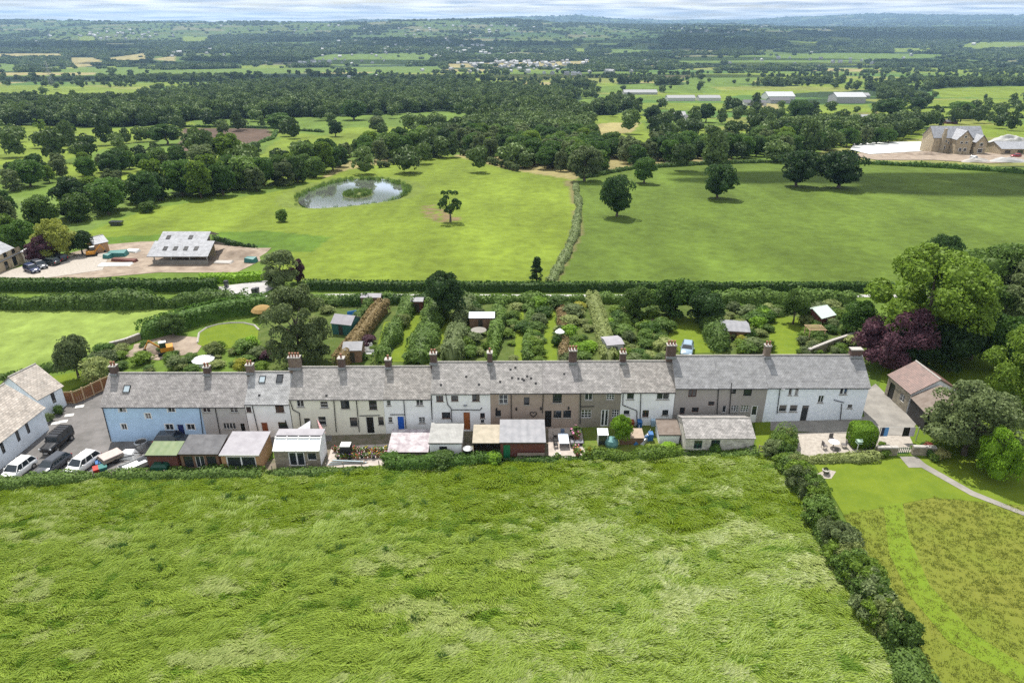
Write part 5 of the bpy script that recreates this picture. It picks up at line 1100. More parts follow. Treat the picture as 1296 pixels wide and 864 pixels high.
# ------------------------------------------------ yard objects
def simple(name, label, cat, px, py, parts, rz=0.0, group=None, dz=0.0, loc=None):
    """parts: list of (part name, MB, material)"""
    p = G(px, py) if loc is None else np.array(loc); root = thing(name, label, cat, (p[0], p[1], p[2]+dz), rz, group)
    for a, b, c_ in parts: b.build(a, c_, root)
    return root
WOODP = mat('weathered_wood', (.30,.25,.20), .9, (.20,.165,.13), 4, .4); WOODN = mat('new_timber', (.50,.36,.22), .8, (.40,.28,.17), 4, .3); BLUEP = mat('blue_plastic', (.03,.12,.30), .5); TEAL = mat('teal_plastic', (.03,.14,.13), .5); REDB = mat('red_plastic', (.35,.03,.02), .5); ORG = mat('orange_yellow_paint', (.55,.25,.02), .5, (.42,.18,.03), 2)
def deck(w_, l_, z, th=.05): return MB().box(-w_/2, w_/2, -l_/2, l_/2, z, z+th)
# flatbed trailer with loaded boards
t = MB().box(-1.3, 1.3, -.9, .9, .55, .63).box(-1.3, 1.3, -.93, -.9, .55, .85).box(-1.3, 1.3, .9, .93, .55, .85).box(1.3, 2.3, -.04, .04, .5, .58)
wl_ = MB().cyl((0, -1.05, .33), (0, -.94, .33), .33, n=12).cyl((0, .94, .33), (0, 1.05, .33), .33, n=12)
simple('flatbed_trailer', 'flatbed trailer loaded with a pinkish grey board', 'trailer', 143, 583, [('bed', t, WOODP), ('wheels', wl_, TYRE), ('load', MB().box(-1.2, 1.1, -.85, .85, .9, 1.05), mat('pinkish_board', (.45,.38,.35), .85, (.36,.30,.28), 3))], .9)
t = MB().box(-1.6, 1.6, -.85, .85, .4, .46)
for a in (-.85, .82): t.box(-1.6, 1.6, a, a+.03, .4, .95)
for a in (-1.6, 1.57): t.box(a, a+.03, -.82, .82, .4, .95)
simple('box_trailer', 'open topped silver trailer with a white sheet inside beside the hedge', 'trailer', 172, 594, [('body', t, METAL), ('wheels', MB().cyl((-.1, -1.0, .33), (-.1, -.87, .33), .33, n=12).cyl((-.1, .87, .33), (-.1, 1.0, .33), .33, n=12), TYRE), ('load', MB().box(-1.2, .5, -.7, .6, .6, .8), WHITE), ('drawbar', MB().box(1.6, 2.6, -.04, .04, .42, .5), BLACK)], .85)
simple('tarpaulin_pile', 'heap of white and dark sheeting behind the silver trailer', 'pile', 163, 578, [('sheeting', MB().hexa([(-1, -.7, 0), (1, -.8, 0), (1.2, .6, 0), (-.8, .8, 0)], [(-.6, -.4, .9), (.7, -.5, .7), (.8, .3, 1.0), (-.5, .5, .8)]), WHITE), ('frame', MB().cyl((-1.2, .9, 0), (1.4, .9, 1.3), .05).cyl((1.4, .9, 0), (1.4, -.9, 1.2), .05).cyl((-1, -.9, .3), (1.3, -.9, .9), .06), BLACK)])
for px, py, m_, lab in ((127,588,BLUEP,'blue topped barrow tub beside the trailers'),(131,594,TEAL,'dark teal covered mower by the hedge'),(124,596,REDB,'small red and white box by the hedge')):
    simple('yard_tub', lab, 'tub', px, py, [('body', MB().hexa([(-.35, -.4, .05), (.35, -.4, .05), (.35, .4, .05), (-.35, .4, .05)], [(-.45, -.55, .55), (.45, -.55, .55), (.45, .55, .55), (-.45, .55, .55)]), m_), ('handle', MB().cyl((-.3, .5, .5), (-.3, .95, .8), .03).cyl((.3, .5, .5), (.3, .95, .8), .03), BLACK)], .6)
# green oil tank on a stand
def tank(w_, d_, h_, z0=.35):
    mb = MB(); pr = [(0, z0), (.12, z0-.0), (.5, z0+.1)]
    return MB().hexa([(-w_/2+.1, -d_/2+.1, z0), (w_/2-.1, -d_/2+.1, z0), (w_/2-.1, d_/2-.1, z0), (-w_/2+.1, d_/2-.1, z0)], [(-w_/2, -d_/2, z0+.25), (w_/2, -d_/2, z0+.25), (w_/2, d_/2, z0+.25), (-w_/2, d_/2, z0+.25)]).hexa([(-w_/2, -d_/2, z0+.251), (w_/2, -d_/2, z0+.251), (w_/2, d_/2, z0+.251), (-w_/2, d_/2, z0+.251)], [(-w_/2, -d_/2, z0+h_*.8), (w_/2, -d_/2, z0+h_*.8), (w_/2, d_/2, z0+h_*.8), (-w_/2, d_/2, z0+h_*.8)]).hexa([(-w_/2+.0, -d_/2+.0, z0+h_*.801), (w_/2, -d_/2, z0+h_*.801), (w_/2, d_/2, z0+h_*.801), (-w_/2, d_/2, z0+h_*.801)], [(-w_/2+.2, -d_/2+.2, z0+h_), (w_/2-.2, -d_/2+.2, z0+h_), (w_/2-.2, d_/2-.2, z0+h_), (-w_/2+.2, d_/2-.2, z0+h_)])
simple('oil_tank', 'dark green oil tank on blocks before the green roofed shed', 'tank', 206, 600, [('tank', tank(1.9, 1.1, 1.25), GREENP), ('block', MB().box(-.8, -.4, -.4, .4, 0, .34).box(.4, .8, -.4, .4, 0, .34), CONC), ('filler_cap', MB().cyl((.3, 0, 1.58), (.3, 0, 1.72), .13, n=8), BLACK)])
simple('round_bale_feeder', 'pale ring shaped metal log holder at the corner of the green roofed shed', 'feeder', 180, 566, [('ring', MB().lathe((0, 0, 0), [(.75, 0), (.8, .05), (.8, .9), (.7, .95), (.66, .9), (.66, .1)], 14), METAL), ('contents', MB().lathe((0, 0, 0), [(.6, 0), (.6, .75), (.2, .85)], 10), DARKF)], 0)
simple('toy_digger', 'orange and red toy digger heap against the grey cottage', 'toy', 256, 553, [('body', MB().hexa([(-.8, -.4, 0), (.7, -.4, 0), (.8, .4, 0), (-.7, .4, 0)], [(-.3, -.2, 1.0), (.4, -.3, .8), (.3, .2, .9), (-.4, .3, 1.1)]), mat('orange_red_plastic', (.40,.06,.03), .5)), ('wheel', MB().cyl((-.6, -.5, .3), (-.6, -.42, .3), .3, n=10).cyl((.5, -.5, .3), (.5, -.42, .3), .3, n=10), BLACK)])
# triangular shade sails in front of the cream cottage
S1 = PL(368, 547, 71.5); S2 = PL(398, 530, 72.5); 
rs = thing('shade_sail', 'pale striped triangular cloth sail strung before the cream cottage', 'sail', (S1[0], 71.0, float(T(S1[0], 71)))); 
def sail(root, pts, m_, z0): 
    n = [Vector(p)-Vector(root.location) for p in pts]; MB().poly(n).poly([p+Vector((0, .03, .02)) for p in n][::-1]).build('cloth', m_, root)
sail(rs, [PL(368, 548, 70.6), PL(392, 547, 70.9), PL(393, 532, 72.6)], mat('sail_cloth_grey', (.50,.50,.53), .8, (.38,.38,.42), 3), 0)
MB().cyl(Vector(PL(393, 532, 72.6))-Vector(rs.location), Vector(PL(393, 532, 72.6))-Vector(rs.location)-Vector((0, 0, 3)), .04).build('pole', METAL, rs)
rs = thing('shade_sail', 'narrow red edged triangular cloth beside the sail', 'sail', (S2[0], 71.4, float(T(S2[0], 71.4)))); sail(rs, [PL(412, 548, 70.6), PL(406, 547, 70.8), PL(401, 530, 72.6)], mat('sail_cloth_pink', (.55,.40,.40), .8, (.45,.15,.15), 4), 0)
MB().cyl(Vector(PL(401, 530, 72.6))-Vector(rs.location), Vector(PL(401, 530, 72.6))-Vector(rs.location)-Vector((0, 0, 3)), .04).build('pole', METAL, rs)
# water tank, pots, timber, barrels
simple('water_tank', 'square black water tank with pale lid among the flower pots', 'tank', 439, 577, [('tank', tank(1.25, 1.1, 1.5, .1), BLACK), ('lid', MB().box(-.6, .6, -.52, .52, 1.6, 1.72), METAL)])
simple('water_butt', 'round black water butt with a silver lid beside the white outhouse', 'water butt', 592.5, 580, [('barrel', MB().lathe((0, 0, 0), [(.5, 0), (.6, .3), (.6, 1.1), (.55, 1.4)], 14), BLACK), ('lid', MB().lathe((0, 0, 1.4), [(.6, 0), (.6, .06), (.3, .2)], 14), METAL)])
fl = [mat('flower_'+n_, c_, .6) for n_, c_ in (('red', (.55,.03,.04)), ('pink', (.60,.20,.35)), ('white', (.75,.73,.70)), ('yellow', (.65,.45,.04)), ('purple', (.28,.06,.35)), ('orange', (.6,.18,.03)))]
def potted(px, py, k, label, pm=None, sc=1.0, group='pots of flowers in the paved yard'):
    root = thing('flower_pot', label, 'flower pot', G(px, py)+np.array((0, 0, .03)), random.random()*6, group); root.scale = (sc,)*3
    MB().lathe((0, 0, 0), [(.16, 0), (.22, .32), (.25, .33), (.25, .38), (.18, .38)], 10).build('pot', pm or POT, root)
    r = np.random.default_rng(k); P = r.normal(0, 1, (60, 3)); P /= np.linalg.norm(P, axis=1, keepdims=True); P[:, 2] = abs(P[:, 2]); V, f_ = leaves(P*.30+np.array((0, 0, .42)), P, .17, .5, r); link('leaves', npmesh('leaves', V, f_), LM['hedge'], root)
    P = P[:9]*.34+np.array((0, 0, .47)); V, f_ = leaves(P, P, .11, .3, r); link('flowers', npmesh('flowers', V, f_), fl[k % 6], root)
cn = ['red','pink','white','yellow','purple','orange']
for k in range(16): potted(424+k*4.3+(k % 2), 571.5+(k % 3)*.8, k, 'terracotta pot of %s flowers, number in the back row left of the purple roof' % cn[k % 6] if False else '%s flowers in a pot in the back row behind the timber planks' % cn[k % 6])
for k in range(13): potted(428+k*5.0, 581-(k*.25)+(k % 2), k+1, '%s flowers in a pot in the front row beside the timber planks' % cn[(k+1) % 6], BLACK if k % 3 == 0 else None)
for k in range(6):
    a = G(414+k*1.5, 590-k*.8); pk = MB().box(0, 5.2-k*.3, -.09, .09, .08+k*.07, .13+k*.07); o = simple('timber_plank', 'grey blue weathered plank lying in the pile by the meadow fence', 'plank', 0, 0, [], .12-.04*k, 'planks in the pile by the meadow fence', loc=a); pk.build('board', [WOODP, mat('blue_grey_board', (.22,.30,.34), .8, (.32,.38,.40), 4)][k % 2], o)
# beige slab with low bench in front of the dark shed
simple('garden_bench', 'rustic brown bench with pale logs against the big dark shed', 'bench', 672, 583, [('seat', MB().box(-1.6, 1.6, -.25, .2, .42, .48), WOODP), ('backrest', MB().box(-1.6, 1.6, .2, .26, .5, .95), WOODP), ('leg', MB().box(-1.5, -1.35, -.2, .2, 0, .42).box(1.35, 1.5, -.2, .2, 0, .42), WOODP)])
# dining set on the patio
def chair_parts(m_=BLACK): return [('seat', MB().box(-.25, .25, -.25, .25, .42, .47), m_), ('backrest', MB().box(-.25, .25, .21, .26, .5, 1.0), m_)]+[('leg', MB().box(sx*.22-.02, sx*.22+.02, sy*.22-.02, sy*.22+.02, 0, .42), m_) for sx in (-1, 1) for sy in (-1, 1)]
dp = G(713, 562); simple('dining_table', 'white topped rectangular dining table on the pale patio', 'table', 0, 0, [('tabletop', MB().box(-.6, .6, -1.1, 1.1, .72, .76), mat('table_glass_white', (.62,.70,.80), .2)), ]+[('leg', MB().box(sx*.5-.03, sx*.5+.03, sy*.95-.03, sy*.95+.03, 0, .72), BLACK) for sx in (-1, 1) for sy in (-1, 1)], loc=dp+np.array((0, 0, .1)))
for dx_, dy_, rz, lab in ((-1.0,-.7,1.57,'black chair at the near left of the patio table'),(-1.0,.1,1.57,'black chair at the middle left of the patio table'),(-1.0,.9,1.57,'black chair at the far left of the patio table'),(1.0,-.7,-1.57,'black chair at the near right of the patio table'),(1.0,.1,-1.57,'black chair at the middle right of the patio table'),(1.0,.9,-1.57,'black chair at the far right of the patio table'),(0,1.55,0,'blue grey cushioned chair at the house end of the patio table')):
    simple('patio_chair', lab, 'chair', 0, 0, chair_parts(BLACK if dy_ < 1.5 else mat('cushion_blue_grey', (.12,.16,.24), .8)), rz, 'chairs round the patio table', loc=(dp[0]+dx_, dp[1]+dy_, float(T(dp[0], dp[1]))+.1))
potted(729, 556, 1, 'large round leafy shrub in a pot on the patio', None, 2.4, 'patio pots'); potted(731, 577, 5, 'orange flowers in a pot at the patio corner', None, 1.5, 'patio pots'); potted(705, 583, 2, 'white flowers in a pot by the meadow edge of the patio', None, 1.4, 'patio pots'); potted(728, 571, 1, 'pink flowers in a pot on the patio near the table', None, 1.4, 'patio pots')
simple('planter', 'low dark rattan bench between the patio table and the lawn', 'bench', 730, 563, [('body', MB().box(-.8, .8, -.35, .35, 0, .45), DARKF), ('cushion', MB().box(-.76, .76, -.32, .32, .45, .53), mat('grey_cushion', (.20,.20,.22), .9))])
# small greenhouse
gh = thing('greenhouse', 'small white roofed cold greenhouse on the rough lawn', 'greenhouse', G(763, 564)+np.array((-.6, 0, .05)))
fr = MB()
for x in (0, 1.1):
    for y in (0, .9): fr.box(x-.03, x+.03, y-.03, y+.03, 0, 1.75 if y else 1.5)
fr.build('frame', WHITE, gh); MB().hexa([(-.1, -.1, 1.5), (1.2, -.1, 1.5), (1.2, 1.0, 1.8), (-.1, 1.0, 1.8)], [(-.1, -.1, 1.54), (1.2, -.1, 1.54), (1.2, 1.0, 1.84), (-.1, 1.0, 1.84)]).build('roof_panel', POLY, gh)
for a in ((.03, 1.07, -.01, .0), ): MB().box(*a, .05, 1.48).build('pane', GLASS, gh)
MB().box(-.01, 0.0, .03, .87, .05, 1.5).build('pane', POLY, gh)
simple('covered_barrel', 'teal tarpaulin covered round tub beside the cold greenhouse', 'tub', 774, 564, [('cover', MB().lathe((0, 0, 0), [(.75, 0), (.85, .5), (.7, .95), (.2, 1.2)], 12), mat('teal_tarpaulin', (.08,.20,.20), .5, (.14,.28,.27), 3))])
simple('shed', 'low brown store with a flat buff roof behind the bush', 'shed', 800, 563, [('wall', MB().box(-1.5, 1.3, 0, 1.7, 0, 1.0), TIM), ('roof', MB().hexa([(-1.6, -.1, 1.0), (1.4, -.1, 1.0), (1.4, 1.8, 1.2), (-1.6, 1.8, 1.2)], [(-1.6, -.1, 1.07), (1.4, -.1, 1.07), (1.4, 1.8, 1.27), (-1.6, 1.8, 1.27)]), mat('buff_roof_felt', (.36,.29,.22), .9, (.28,.22,.17), 3))])
for px, py, m_, rz, lab in ((812,560,BLUEP,.4,'blue kayak like hull leaning in the clutter'),(818,558,METAL,.9,'silver metal frame leaning in the clutter'),(808,554,BLACK,1.4,'black covered barbecue in the clutter')):
    simple('leaning_item', lab, 'clutter', px, py, [('body', MB().hexa([(-1.2, -.25, 0), (1.2, -.2, 0), (1.2, .2, 0), (-1.2, .25, 0)], [(-.9, -.1, .5), (.8, -.1, .9), (.8, .1, .9), (-.9, .1, .5)]), m_), ('strut', MB().cyl((-.8, 0, 0), (.9, 0, 1.3), .04), METAL)], rz)
for px, py, m_, lab in ((799,541,mat('rust_brown_bin', (.20,.06,.03), .6),'rust brown bin against the white cottage'),(809,541,BLUEP,'blue wheelie bin against the white cottage'),(826,539,mat('pale_blue_cloth', (.35,.48,.60), .7),'pale blue stand beside the white cottage wall'),(823,557,BLUEP,'dark blue box by the small white shed'),(601,541,BLUEP,'blue bin beside the orange brown front door'),(607,541,BLUEP,'second blue bin from the orange brown front door')):
    simple('wheelie_bin', lab, 'bin', px, py, [('body', MB().hexa([(-.24, -.28, .06), (.24, -.28, .06), (.24, .28, .06), (-.24, .28, .06)], [(-.29, -.36, .98), (.29, -.36, .98), (.29, .36, .98), (-.29, .36, .98)]), m_), ('lid', MB().hexa([(-.3, -.39, .985), (.3, -.39, .985), (.3, .38, .985), (-.3, .38, .985)], [(-.26, -.35, 1.05), (.26, -.35, 1.05), (.26, .38, 1.1), (-.26, .38, 1.1)]), m_), ('wheel', MB().cyl((-.3, .3, .1), (.3, .3, .1), .1, n=8), BLACK)])
# bins on the lane
for px, py, lab in ((322,373,'dark bin left of the pair at the lane bend'),(326,372,'dark bin right of the pair at the lane bend'),(287,363,'black bin by the hedge end at the drive mouth')):
    simple('wheelie_bin', lab, 'bin', px, py, [('body', MB().hexa([(-.3, -.35, .06), (.3, -.35, .06), (.3, .35, .06), (-.3, .35, .06)], [(-.36, -.42, 1.2), (.36, -.42, 1.2), (.36, .42, 1.2), (-.36, .42, 1.2)]), GP), ('lid', MB().box(-.38, .38, -.45, .45, 1.2, 1.3), BLACK)])
# gravel terrace set, bird table, washing, urn
tp = G(1054, 566); simple('garden_table', 'round white garden table on the gravel terrace', 'table', 0, 0, [('tabletop', MB().lathe((0, 0, .7), [(.6, 0), (.62, .03), (.6, .05)], 16), WHITE), ('leg', MB().cyl((0, 0, 0), (0, 0, .7), .05), BLACK)], loc=tp+np.array((0, 0, .06)))
for dx_, dy_, rz, lab in ((-1.2,-.3,1.7,'grey garden chair at the left of the round table'),(1.2,-.1,-1.7,'grey garden chair at the right of the round table'),(-.3,-1.3,2.9,'grey garden chair at the near side of the round table'),(.3,1.2,0.1,'grey garden chair at the house side of the round table')): simple('garden_chair', lab, 'chair', 0, 0, chair_parts(mat('chair_grey', (.12,.11,.11), .6)), rz, 'chairs round the white garden table', loc=(tp[0]+dx_, tp[1]+dy_, tp[2]+.06))
simple('bird_table', 'pale green bird table on a post before the clipped bush', 'bird table', 1084, 572, [('post', MB().cyl((0, 0, 0), (0, 0, 1.3), .05), WHITE), ('tray', MB().box(-.3, .3, -.3, .3, 1.3, 1.36), mat('pale_green_paint', (.35,.48,.38), .6)), ('roof', MB().hexa([(-.32, -.32, 1.6), (.32, -.32, 1.6), (.32, .32, 1.6), (-.32, .32, 1.6)], [(-.32, -.02, 1.8), (.32, -.02, 1.8), (.32, .02, 1.8), (-.32, .02, 1.8)]), mat('pale_green_roof', (.40,.52,.42), .6))])
w0 = G(1110, 560); wl2 = thing('washing_line', 'washing line strung over the gravel beds', 'washing line', w0); x1_ = G(1160, 560)[0]-w0[0]
MB().cyl((0, 0, 0), (0, 0, 2.2), .05).cyl((x1_, 0, 0), (x1_, 0, 2.2), .05).build('post', METAL, wl2); MB().cyl((0, 0, 2.15), (x1_, 0, 2.15), .012, n=4).build('line', WHITE, wl2)
for fx, wd_, m_, lab in ((.03,.38,NVP,'black trousers hanging on the washing line'),(.11,.5,mat('blue_towel', (.12,.30,.60), .9),'blue and white towel hanging on the washing line'),(.60,.8,BLACK,'pair of black tops hanging on the washing line'),(.78,.6,mat('pale_pink_cloth', (.55,.50,.58), .9),'pale pinkish cloth hanging at the right of the line')):
    a = fx*x1_; o = MB().poly([(0, -.01, 0), (wd_, -.02, .02), (wd_-.02, 0, 1.25), (0.02, 0, 1.25)]).poly([(wd_-.02, .02, 1.25), (wd_, 0, .02), (0, .01, 0), (.02, .02, 1.25)]).build('washing', m_); o.location = (w0[0]+a, w0[1], w0[2]+.9); tag(o, lab, 'laundry')
# bird bath bed on the lawn
ub = G(1044, 600); sheet('bed_gravel', 'small gravel bed round the stone urn on the lawn', [(1034,600),(1046,594),(1058,597),(1052,606),(1040,606)], GRAVEL, .07, .6)
simple('garden_urn', 'small stone urn with a blue green plant on the gravel bed', 'urn', 1044, 600, [('urn', MB().lathe((0, 0, 0), [(.22, 0), (.1, .15), (.12, .3), (.36, .5), (.38, .62), (.3, .62)], 12), STONE)])
place_tree('bush1', 1044, 599, 8, 10, 'shrub', 'small blue green plant growing over the stone urn', 'shrub', m='grey')
# front garden wall and gate at the path
def dwall(name, label, pts, th, h, m_=SWALLP, cat='wall', world=False, z0=None):
    P = [G(*p) if not world else np.array(p) for p in pts]; root = thing(name, label, cat, P[0])
    for a, b in zip(P[:-1], P[1:]):
        a = a-P[0]; b = b-P[0]; d = (b-a)[:2]; n = np.array([-d[1], d[0]])/np.linalg.norm(d)*th/2
        base = [(a[0]-n[0], a[1]-n[1], a[2]-.4), (b[0]-n[0], b[1]-n[1], b[2]-.4), (b[0]+n[0], b[1]+n[1], b[2]-.4), (a[0]+n[0], a[1]+n[1], a[2]-.4)]
        base = [(-n[0]+a[0], -n[1]+a[1], a[2]-.4), (b[0]-n[0], b[1]-n[1], b[2]-.4), (b[0]+n[0], b[1]+n[1], b[2]-.4), (a[0]+n[0], a[1]+n[1], a[2]-.4)]
        top = [(p[0], p[1], p[2]+.4+h) for p in base]; q = []
        l = float(np.linalg.norm(d)); MBx = [([base[0], base[1], top[1], top[0]], [(0, 0), (l, 0), (l, h), (0, h)]), ([base[2], base[3], top[3], top[2]], [(0, 0), (l, 0), (l, h), (0, h)]), (top, [(0, 0), (l, 0), (l, th), (0, th)]), ([base[1], base[2], top[2], top[1]], [(0, 0), (th, 0), (th, h), (0, h)]), ([base[3], base[0], top[0], top[3]], [(0, 0), (th, 0), (th, h), (0, h)])]
        link('wall', uvmesh('wall', MBx), m_, root)
        c_ = MB(); nn_ = max(1, int(l/.6))
        for k in range(nn_): 
            p = a+(b-a)*(k+.02)/nn_; q2 = a+(b-a)*(k+.98)/nn_; e = 1.25
            c_.hexa([(p[0]-n[0]*e, p[1]-n[1]*e, p[2]+h), (q2[0]-n[0]*e, q2[1]-n[1]*e, q2[2]+h), (q2[0]+n[0]*e, q2[1]+n[1]*e, q2[2]+h), (p[0]+n[0]*e, p[1]+n[1]*e, p[2]+h)], [(p[0]-n[0], p[1]-n[1], p[2]+h+.12), (q2[0]-n[0], q2[1]-n[1], q2[2]+h+.12), (q2[0]+n[0], q2[1]+n[1], q2[2]+h+.12), (p[0]+n[0], p[1]+n[1], p[2]+h+.12)])
        c_.build('coping', STONE, root)
    return root
dwall('garden_wall', 'low dark stone wall left of the small green gate', [(1108,575),(1134,575)], .45, 1.0, SWALL); dwall('garden_wall', 'low dark stone wall right of the small green gate', [(1153,575),(1182,576)], .45, 1.1, SWALL)
dwall('garden_wall', 'stone boundary wall running back from the white end cottage', [(1022,452),(1052,440),(1086,429)], .45, 1.3, SWALL); dwall('field_wall', 'short stone wall between left field and dug garden', [(140,441),(160,436),(178,429)], .5, 1.0, SWALL)
p = G(1136, 575); gt = thing('garden_gate', 'small green barred gate at the head of the garden path', 'gate', p); wd_ = G(1151, 575)[0]-p[0]
for k in range(6): MB().box(k*wd_/6+.02, k*wd_/6+.08, -.03, .03, .05, 1.0).build('bar', GREENF, gt)
MB().box(0, wd_, -.05, -.03, .85, .92).box(0, wd_, -.05, -.03, .2, .27).build('rail', GREENF, gt)
# little field gate / rails right of the slate outbuilding
p = G(959, 574); fg = thing('timber_fence', 'short weathered rail fence right of the slate outbuilding', 'fence', p)
for k in range(4): MB().box(k*.9, k*.9+.1, -.05, .05, -.2, 1.2).build('post', WOODP, fg)
for z in (.35, .7, 1.05): MB().box(0, 2.8, -.09, -.05, z, z+.1).build('rail', WOODP, fg)
# brown curved board fence at the head of the car park
fp = [G(*q_) for q_ in ((83,510.5),(97,510.5),(112,504),(128,496),(143,489))]; f0 = thing('board_fence', 'curved brown board fence with pale lattice top at the head of the parking yard', 'fence', fp[0]); TB = mat('fence_board_brown', (.22,.095,.04), .8, (.16,.07,.03), 5)
P2 = np.array(fp); sg = np.linalg.norm(np.diff(P2[:, :2], axis=0), axis=1); cm_ = np.concatenate([[0], np.cumsum(sg)]); nb_ = int(cm_[-1]/.3)
pm_ = MB().box(-.14, .14, -.02, .02, -.2, 1.75).mesh('board'); pm_.materials.append(TB)
for k in range(nb_):
    s_ = (k+.5)/nb_*cm_[-1]; x, y, z = [np.interp(s_, cm_, P2[:, j]) for j in range(3)]; x2, y2 = [np.interp(s_+.3, cm_, P2[:, j])-np.interp(s_-.3, cm_, P2[:, j]) for j in range(2)]
    o = bpy.data.objects.new('board', pm_); COL.objects.link(o); o.parent = f0; o.location = (x-fp[0][0], y-fp[0][1], z-fp[0][2]+.15*math.sin(k*1.7)*.1); o.rotation_euler = (0, 0, math.atan2(y2, x2))
for k in range(6):
    s_ = k/5*cm_[-1]; x, y, z = [np.interp(s_, cm_, P2[:, j])-fp[0][j] for j in range(3)]; MB().box(x-.08, x+.08, y-.14, y-.03, z-.2, z+2.1).build('post', WOODN, f0)
rl = MB()
for k in range(20):
    a = [np.interp(k/20*cm_[-1], cm_, P2[:, j])-fp[0][j] for j in range(3)]; b = [np.interp((k+1)/20*cm_[-1], cm_, P2[:, j])-fp[0][j] for j in range(3)]
    for z in (.2, 1.95): rl.cyl((a[0], a[1]-.05, a[2]+z), (b[0], b[1]-.05, b[2]+z), .045, n=4)
    rl.cyl((a[0], a[1]-.05, a[2]+1.72), (a[0], a[1]-.05, a[2]+1.95), .03, n=4)
rl.build('rail', WOODN, f0)
for px, py, lab in ((59,540,'pale slab nearest the boxy black off roader'),(80,538,'pale slab second from the off roader' ),(88,526,'pale slab in the middle of the yard' ),(101,515,'pale slab nearest the brown fence')):
    simple('paving_slab', lab, 'slab', px+12 if px < 70 else px, py-4 if py > 530 else py, [('slab', MB().box(-.55, .55, -.35, .35, .06, .12), mat('pale_slab', (.55,.54,.50), .8))], .3)
# meadow wire fence posts
for k in range(26):
    px = 8+k*22.5; py = np.interp(px, [0, 330, 600], [613, 600, 587]); 
    o = MB().cyl((0, 0, -.2), (random.uniform(-.05, .05), 0, 1.15), .055, n=6).build('fence_post', WOODP); o.location = G(px, py); tag(o, 'thin weathered fence post at the meadow edge below '+('the parked cars', 'the trailers', 'the three flat roofed sheds', 'the sunroom', 'the purple roofed outhouse')[int(np.searchsorted([125, 185, 335, 420], px))], 'fence post', 'posts of the wire fence along the near hedge')
# ------------------------------------------------ back garden sheds and things
def mini(name, label, px, py, w_, d_, h_, rise, wm_, rm_, rz=0.0, cat='shed'):
    p = G(px, py); c_, s_ = math.cos(rz), math.sin(rz); A = p[:2]-np.array((c_, s_))*w_/2; B = p[:2]+np.array((c_, s_))*w_/2
    r0, W = bldg(name, label, A, B, d_, h_, rise, wm_, rm_, [], cat, over=.12, z=float(p[2]), ridge=False)
    MB().box(W*.35, W*.35+.75, -.04, -.003, 0, h_*.85).build('door', DARKF, r0); return r0
mini('garden_shed', 'teal painted shed with a pale roof under the big willow', 433, 424, 3.6, 3.4, 2.0, 1.0, mat('teal_paint', (.03,.11,.10), .6), FELTP, -.25); mini('garden_shed', 'brown shed with grey roof beside the small paved yard', 447, 459, 2.8, 3.2, 2.1, .7, TIM, FELTGR, .05)
mini('garden_shed', 'narrow dark shed at the top of the long lawn', 528, 396, 2.2, 2.0, 2.2, .3, REDP, FELTGR); mini('garden_room', 'low garden cabin with a light blue grey metal roof', 610, 416, 4.2, 2.6, 2.0, .5, TIM, mat('pale_metal_roof', (.32,.36,.42), .4), 0.0)
mini('garden_shed', 'open white framed garden pavilion among hedge tops', 470, 388, 3.6, 2.0, 1.8, .4, TIM, FELTP); mini('garden_shed', 'shed with low dark grey roof below the dark shrubs', 930, 431, 4.2, 4.4, 1.6, .5, TIM, FELTGR, -.15); mini('greenhouse', 'small greenhouse with a pale green roof near the purple tree', 1046, 414, 3.4, 4, 1.9, 1.0, REDP, mat('greenhouse_roof', (.50,.58,.53), .2), .5, 'greenhouse')
mini('garden_shed', 'grey lean shed beside the variegated hedge', 778, 452, 2.6, 3, 2.1, .3, GWL, FELTP, .2)
simple('pergola', 'pale slatted pergola top in the right back garden', 'pergola', 1029, 431, [('slat', MB().box(-1.4, 1.4, k*.5-1, k*.5-.88, 2.2, 2.3), WOODN) for k in range(5)]+[('post', MB().box(sx*1.2-.06, sx*1.2+.06, sy-.06, sy+.06, 0, 2.2), WOODN) for sx in (-1, 1) for sy in (-.9, .9)])
simple('trampoline', 'round pale topped table or trampoline before the metal roofed cabin', 'trampoline', 606, 424, [('mat', MB().lathe((0, 0, .9), [(1.25, 0), (1.3, .06), (1.0, .08)], 18), CONC)]+[('leg', MB().cyl((1.3*math.cos(a), 1.3*math.sin(a), 0), (1.3*math.cos(a), 1.3*math.sin(a), .9), .05), METAL) for a in (0, 1.57, 3.14, 4.71)])
simple('parasol', 'small cream garden parasol standing among the garden shrubs', 'parasol', 708, 434, [('canopy', MB().lathe((0, 0, 2.0), [(.8, 0), (.45, .3), (.05, .6)], 8), WHITE), ('pole', MB().cyl((0, 0, 0), (0, 0, 2.5), .04), METAL)])
simple('parasol', 'large tan parasol dome by the left hedge end', 'parasol', 333, 402, [('canopy', MB().lathe((0, 0, 1.5), [(1.9, 0), (1.4, .5), (.7, .8), (.05, .95)], 12), mat('tan_canopy', (.26,.17,.06), .9)), ('pole', MB().cyl((0, 0, 0), (0, 0, 2.2), .05), WOODP)])
simple('blue_tarpaulin', 'blue sheet hanging beside the teal shed', 'sheet', 446, 405, [('sheet', MB().hexa([(-.9, -.1, 0), (.9, -.1, 0), (.9, .1, 0), (-.9, .1, 0)], [(-.8, 0, 1.6), (.9, 0, 1.9), (.9, .1, 1.9), (-.8, .1, 1.6)]), mat('bright_blue_sheet', (.03,.16,.42), .5))])
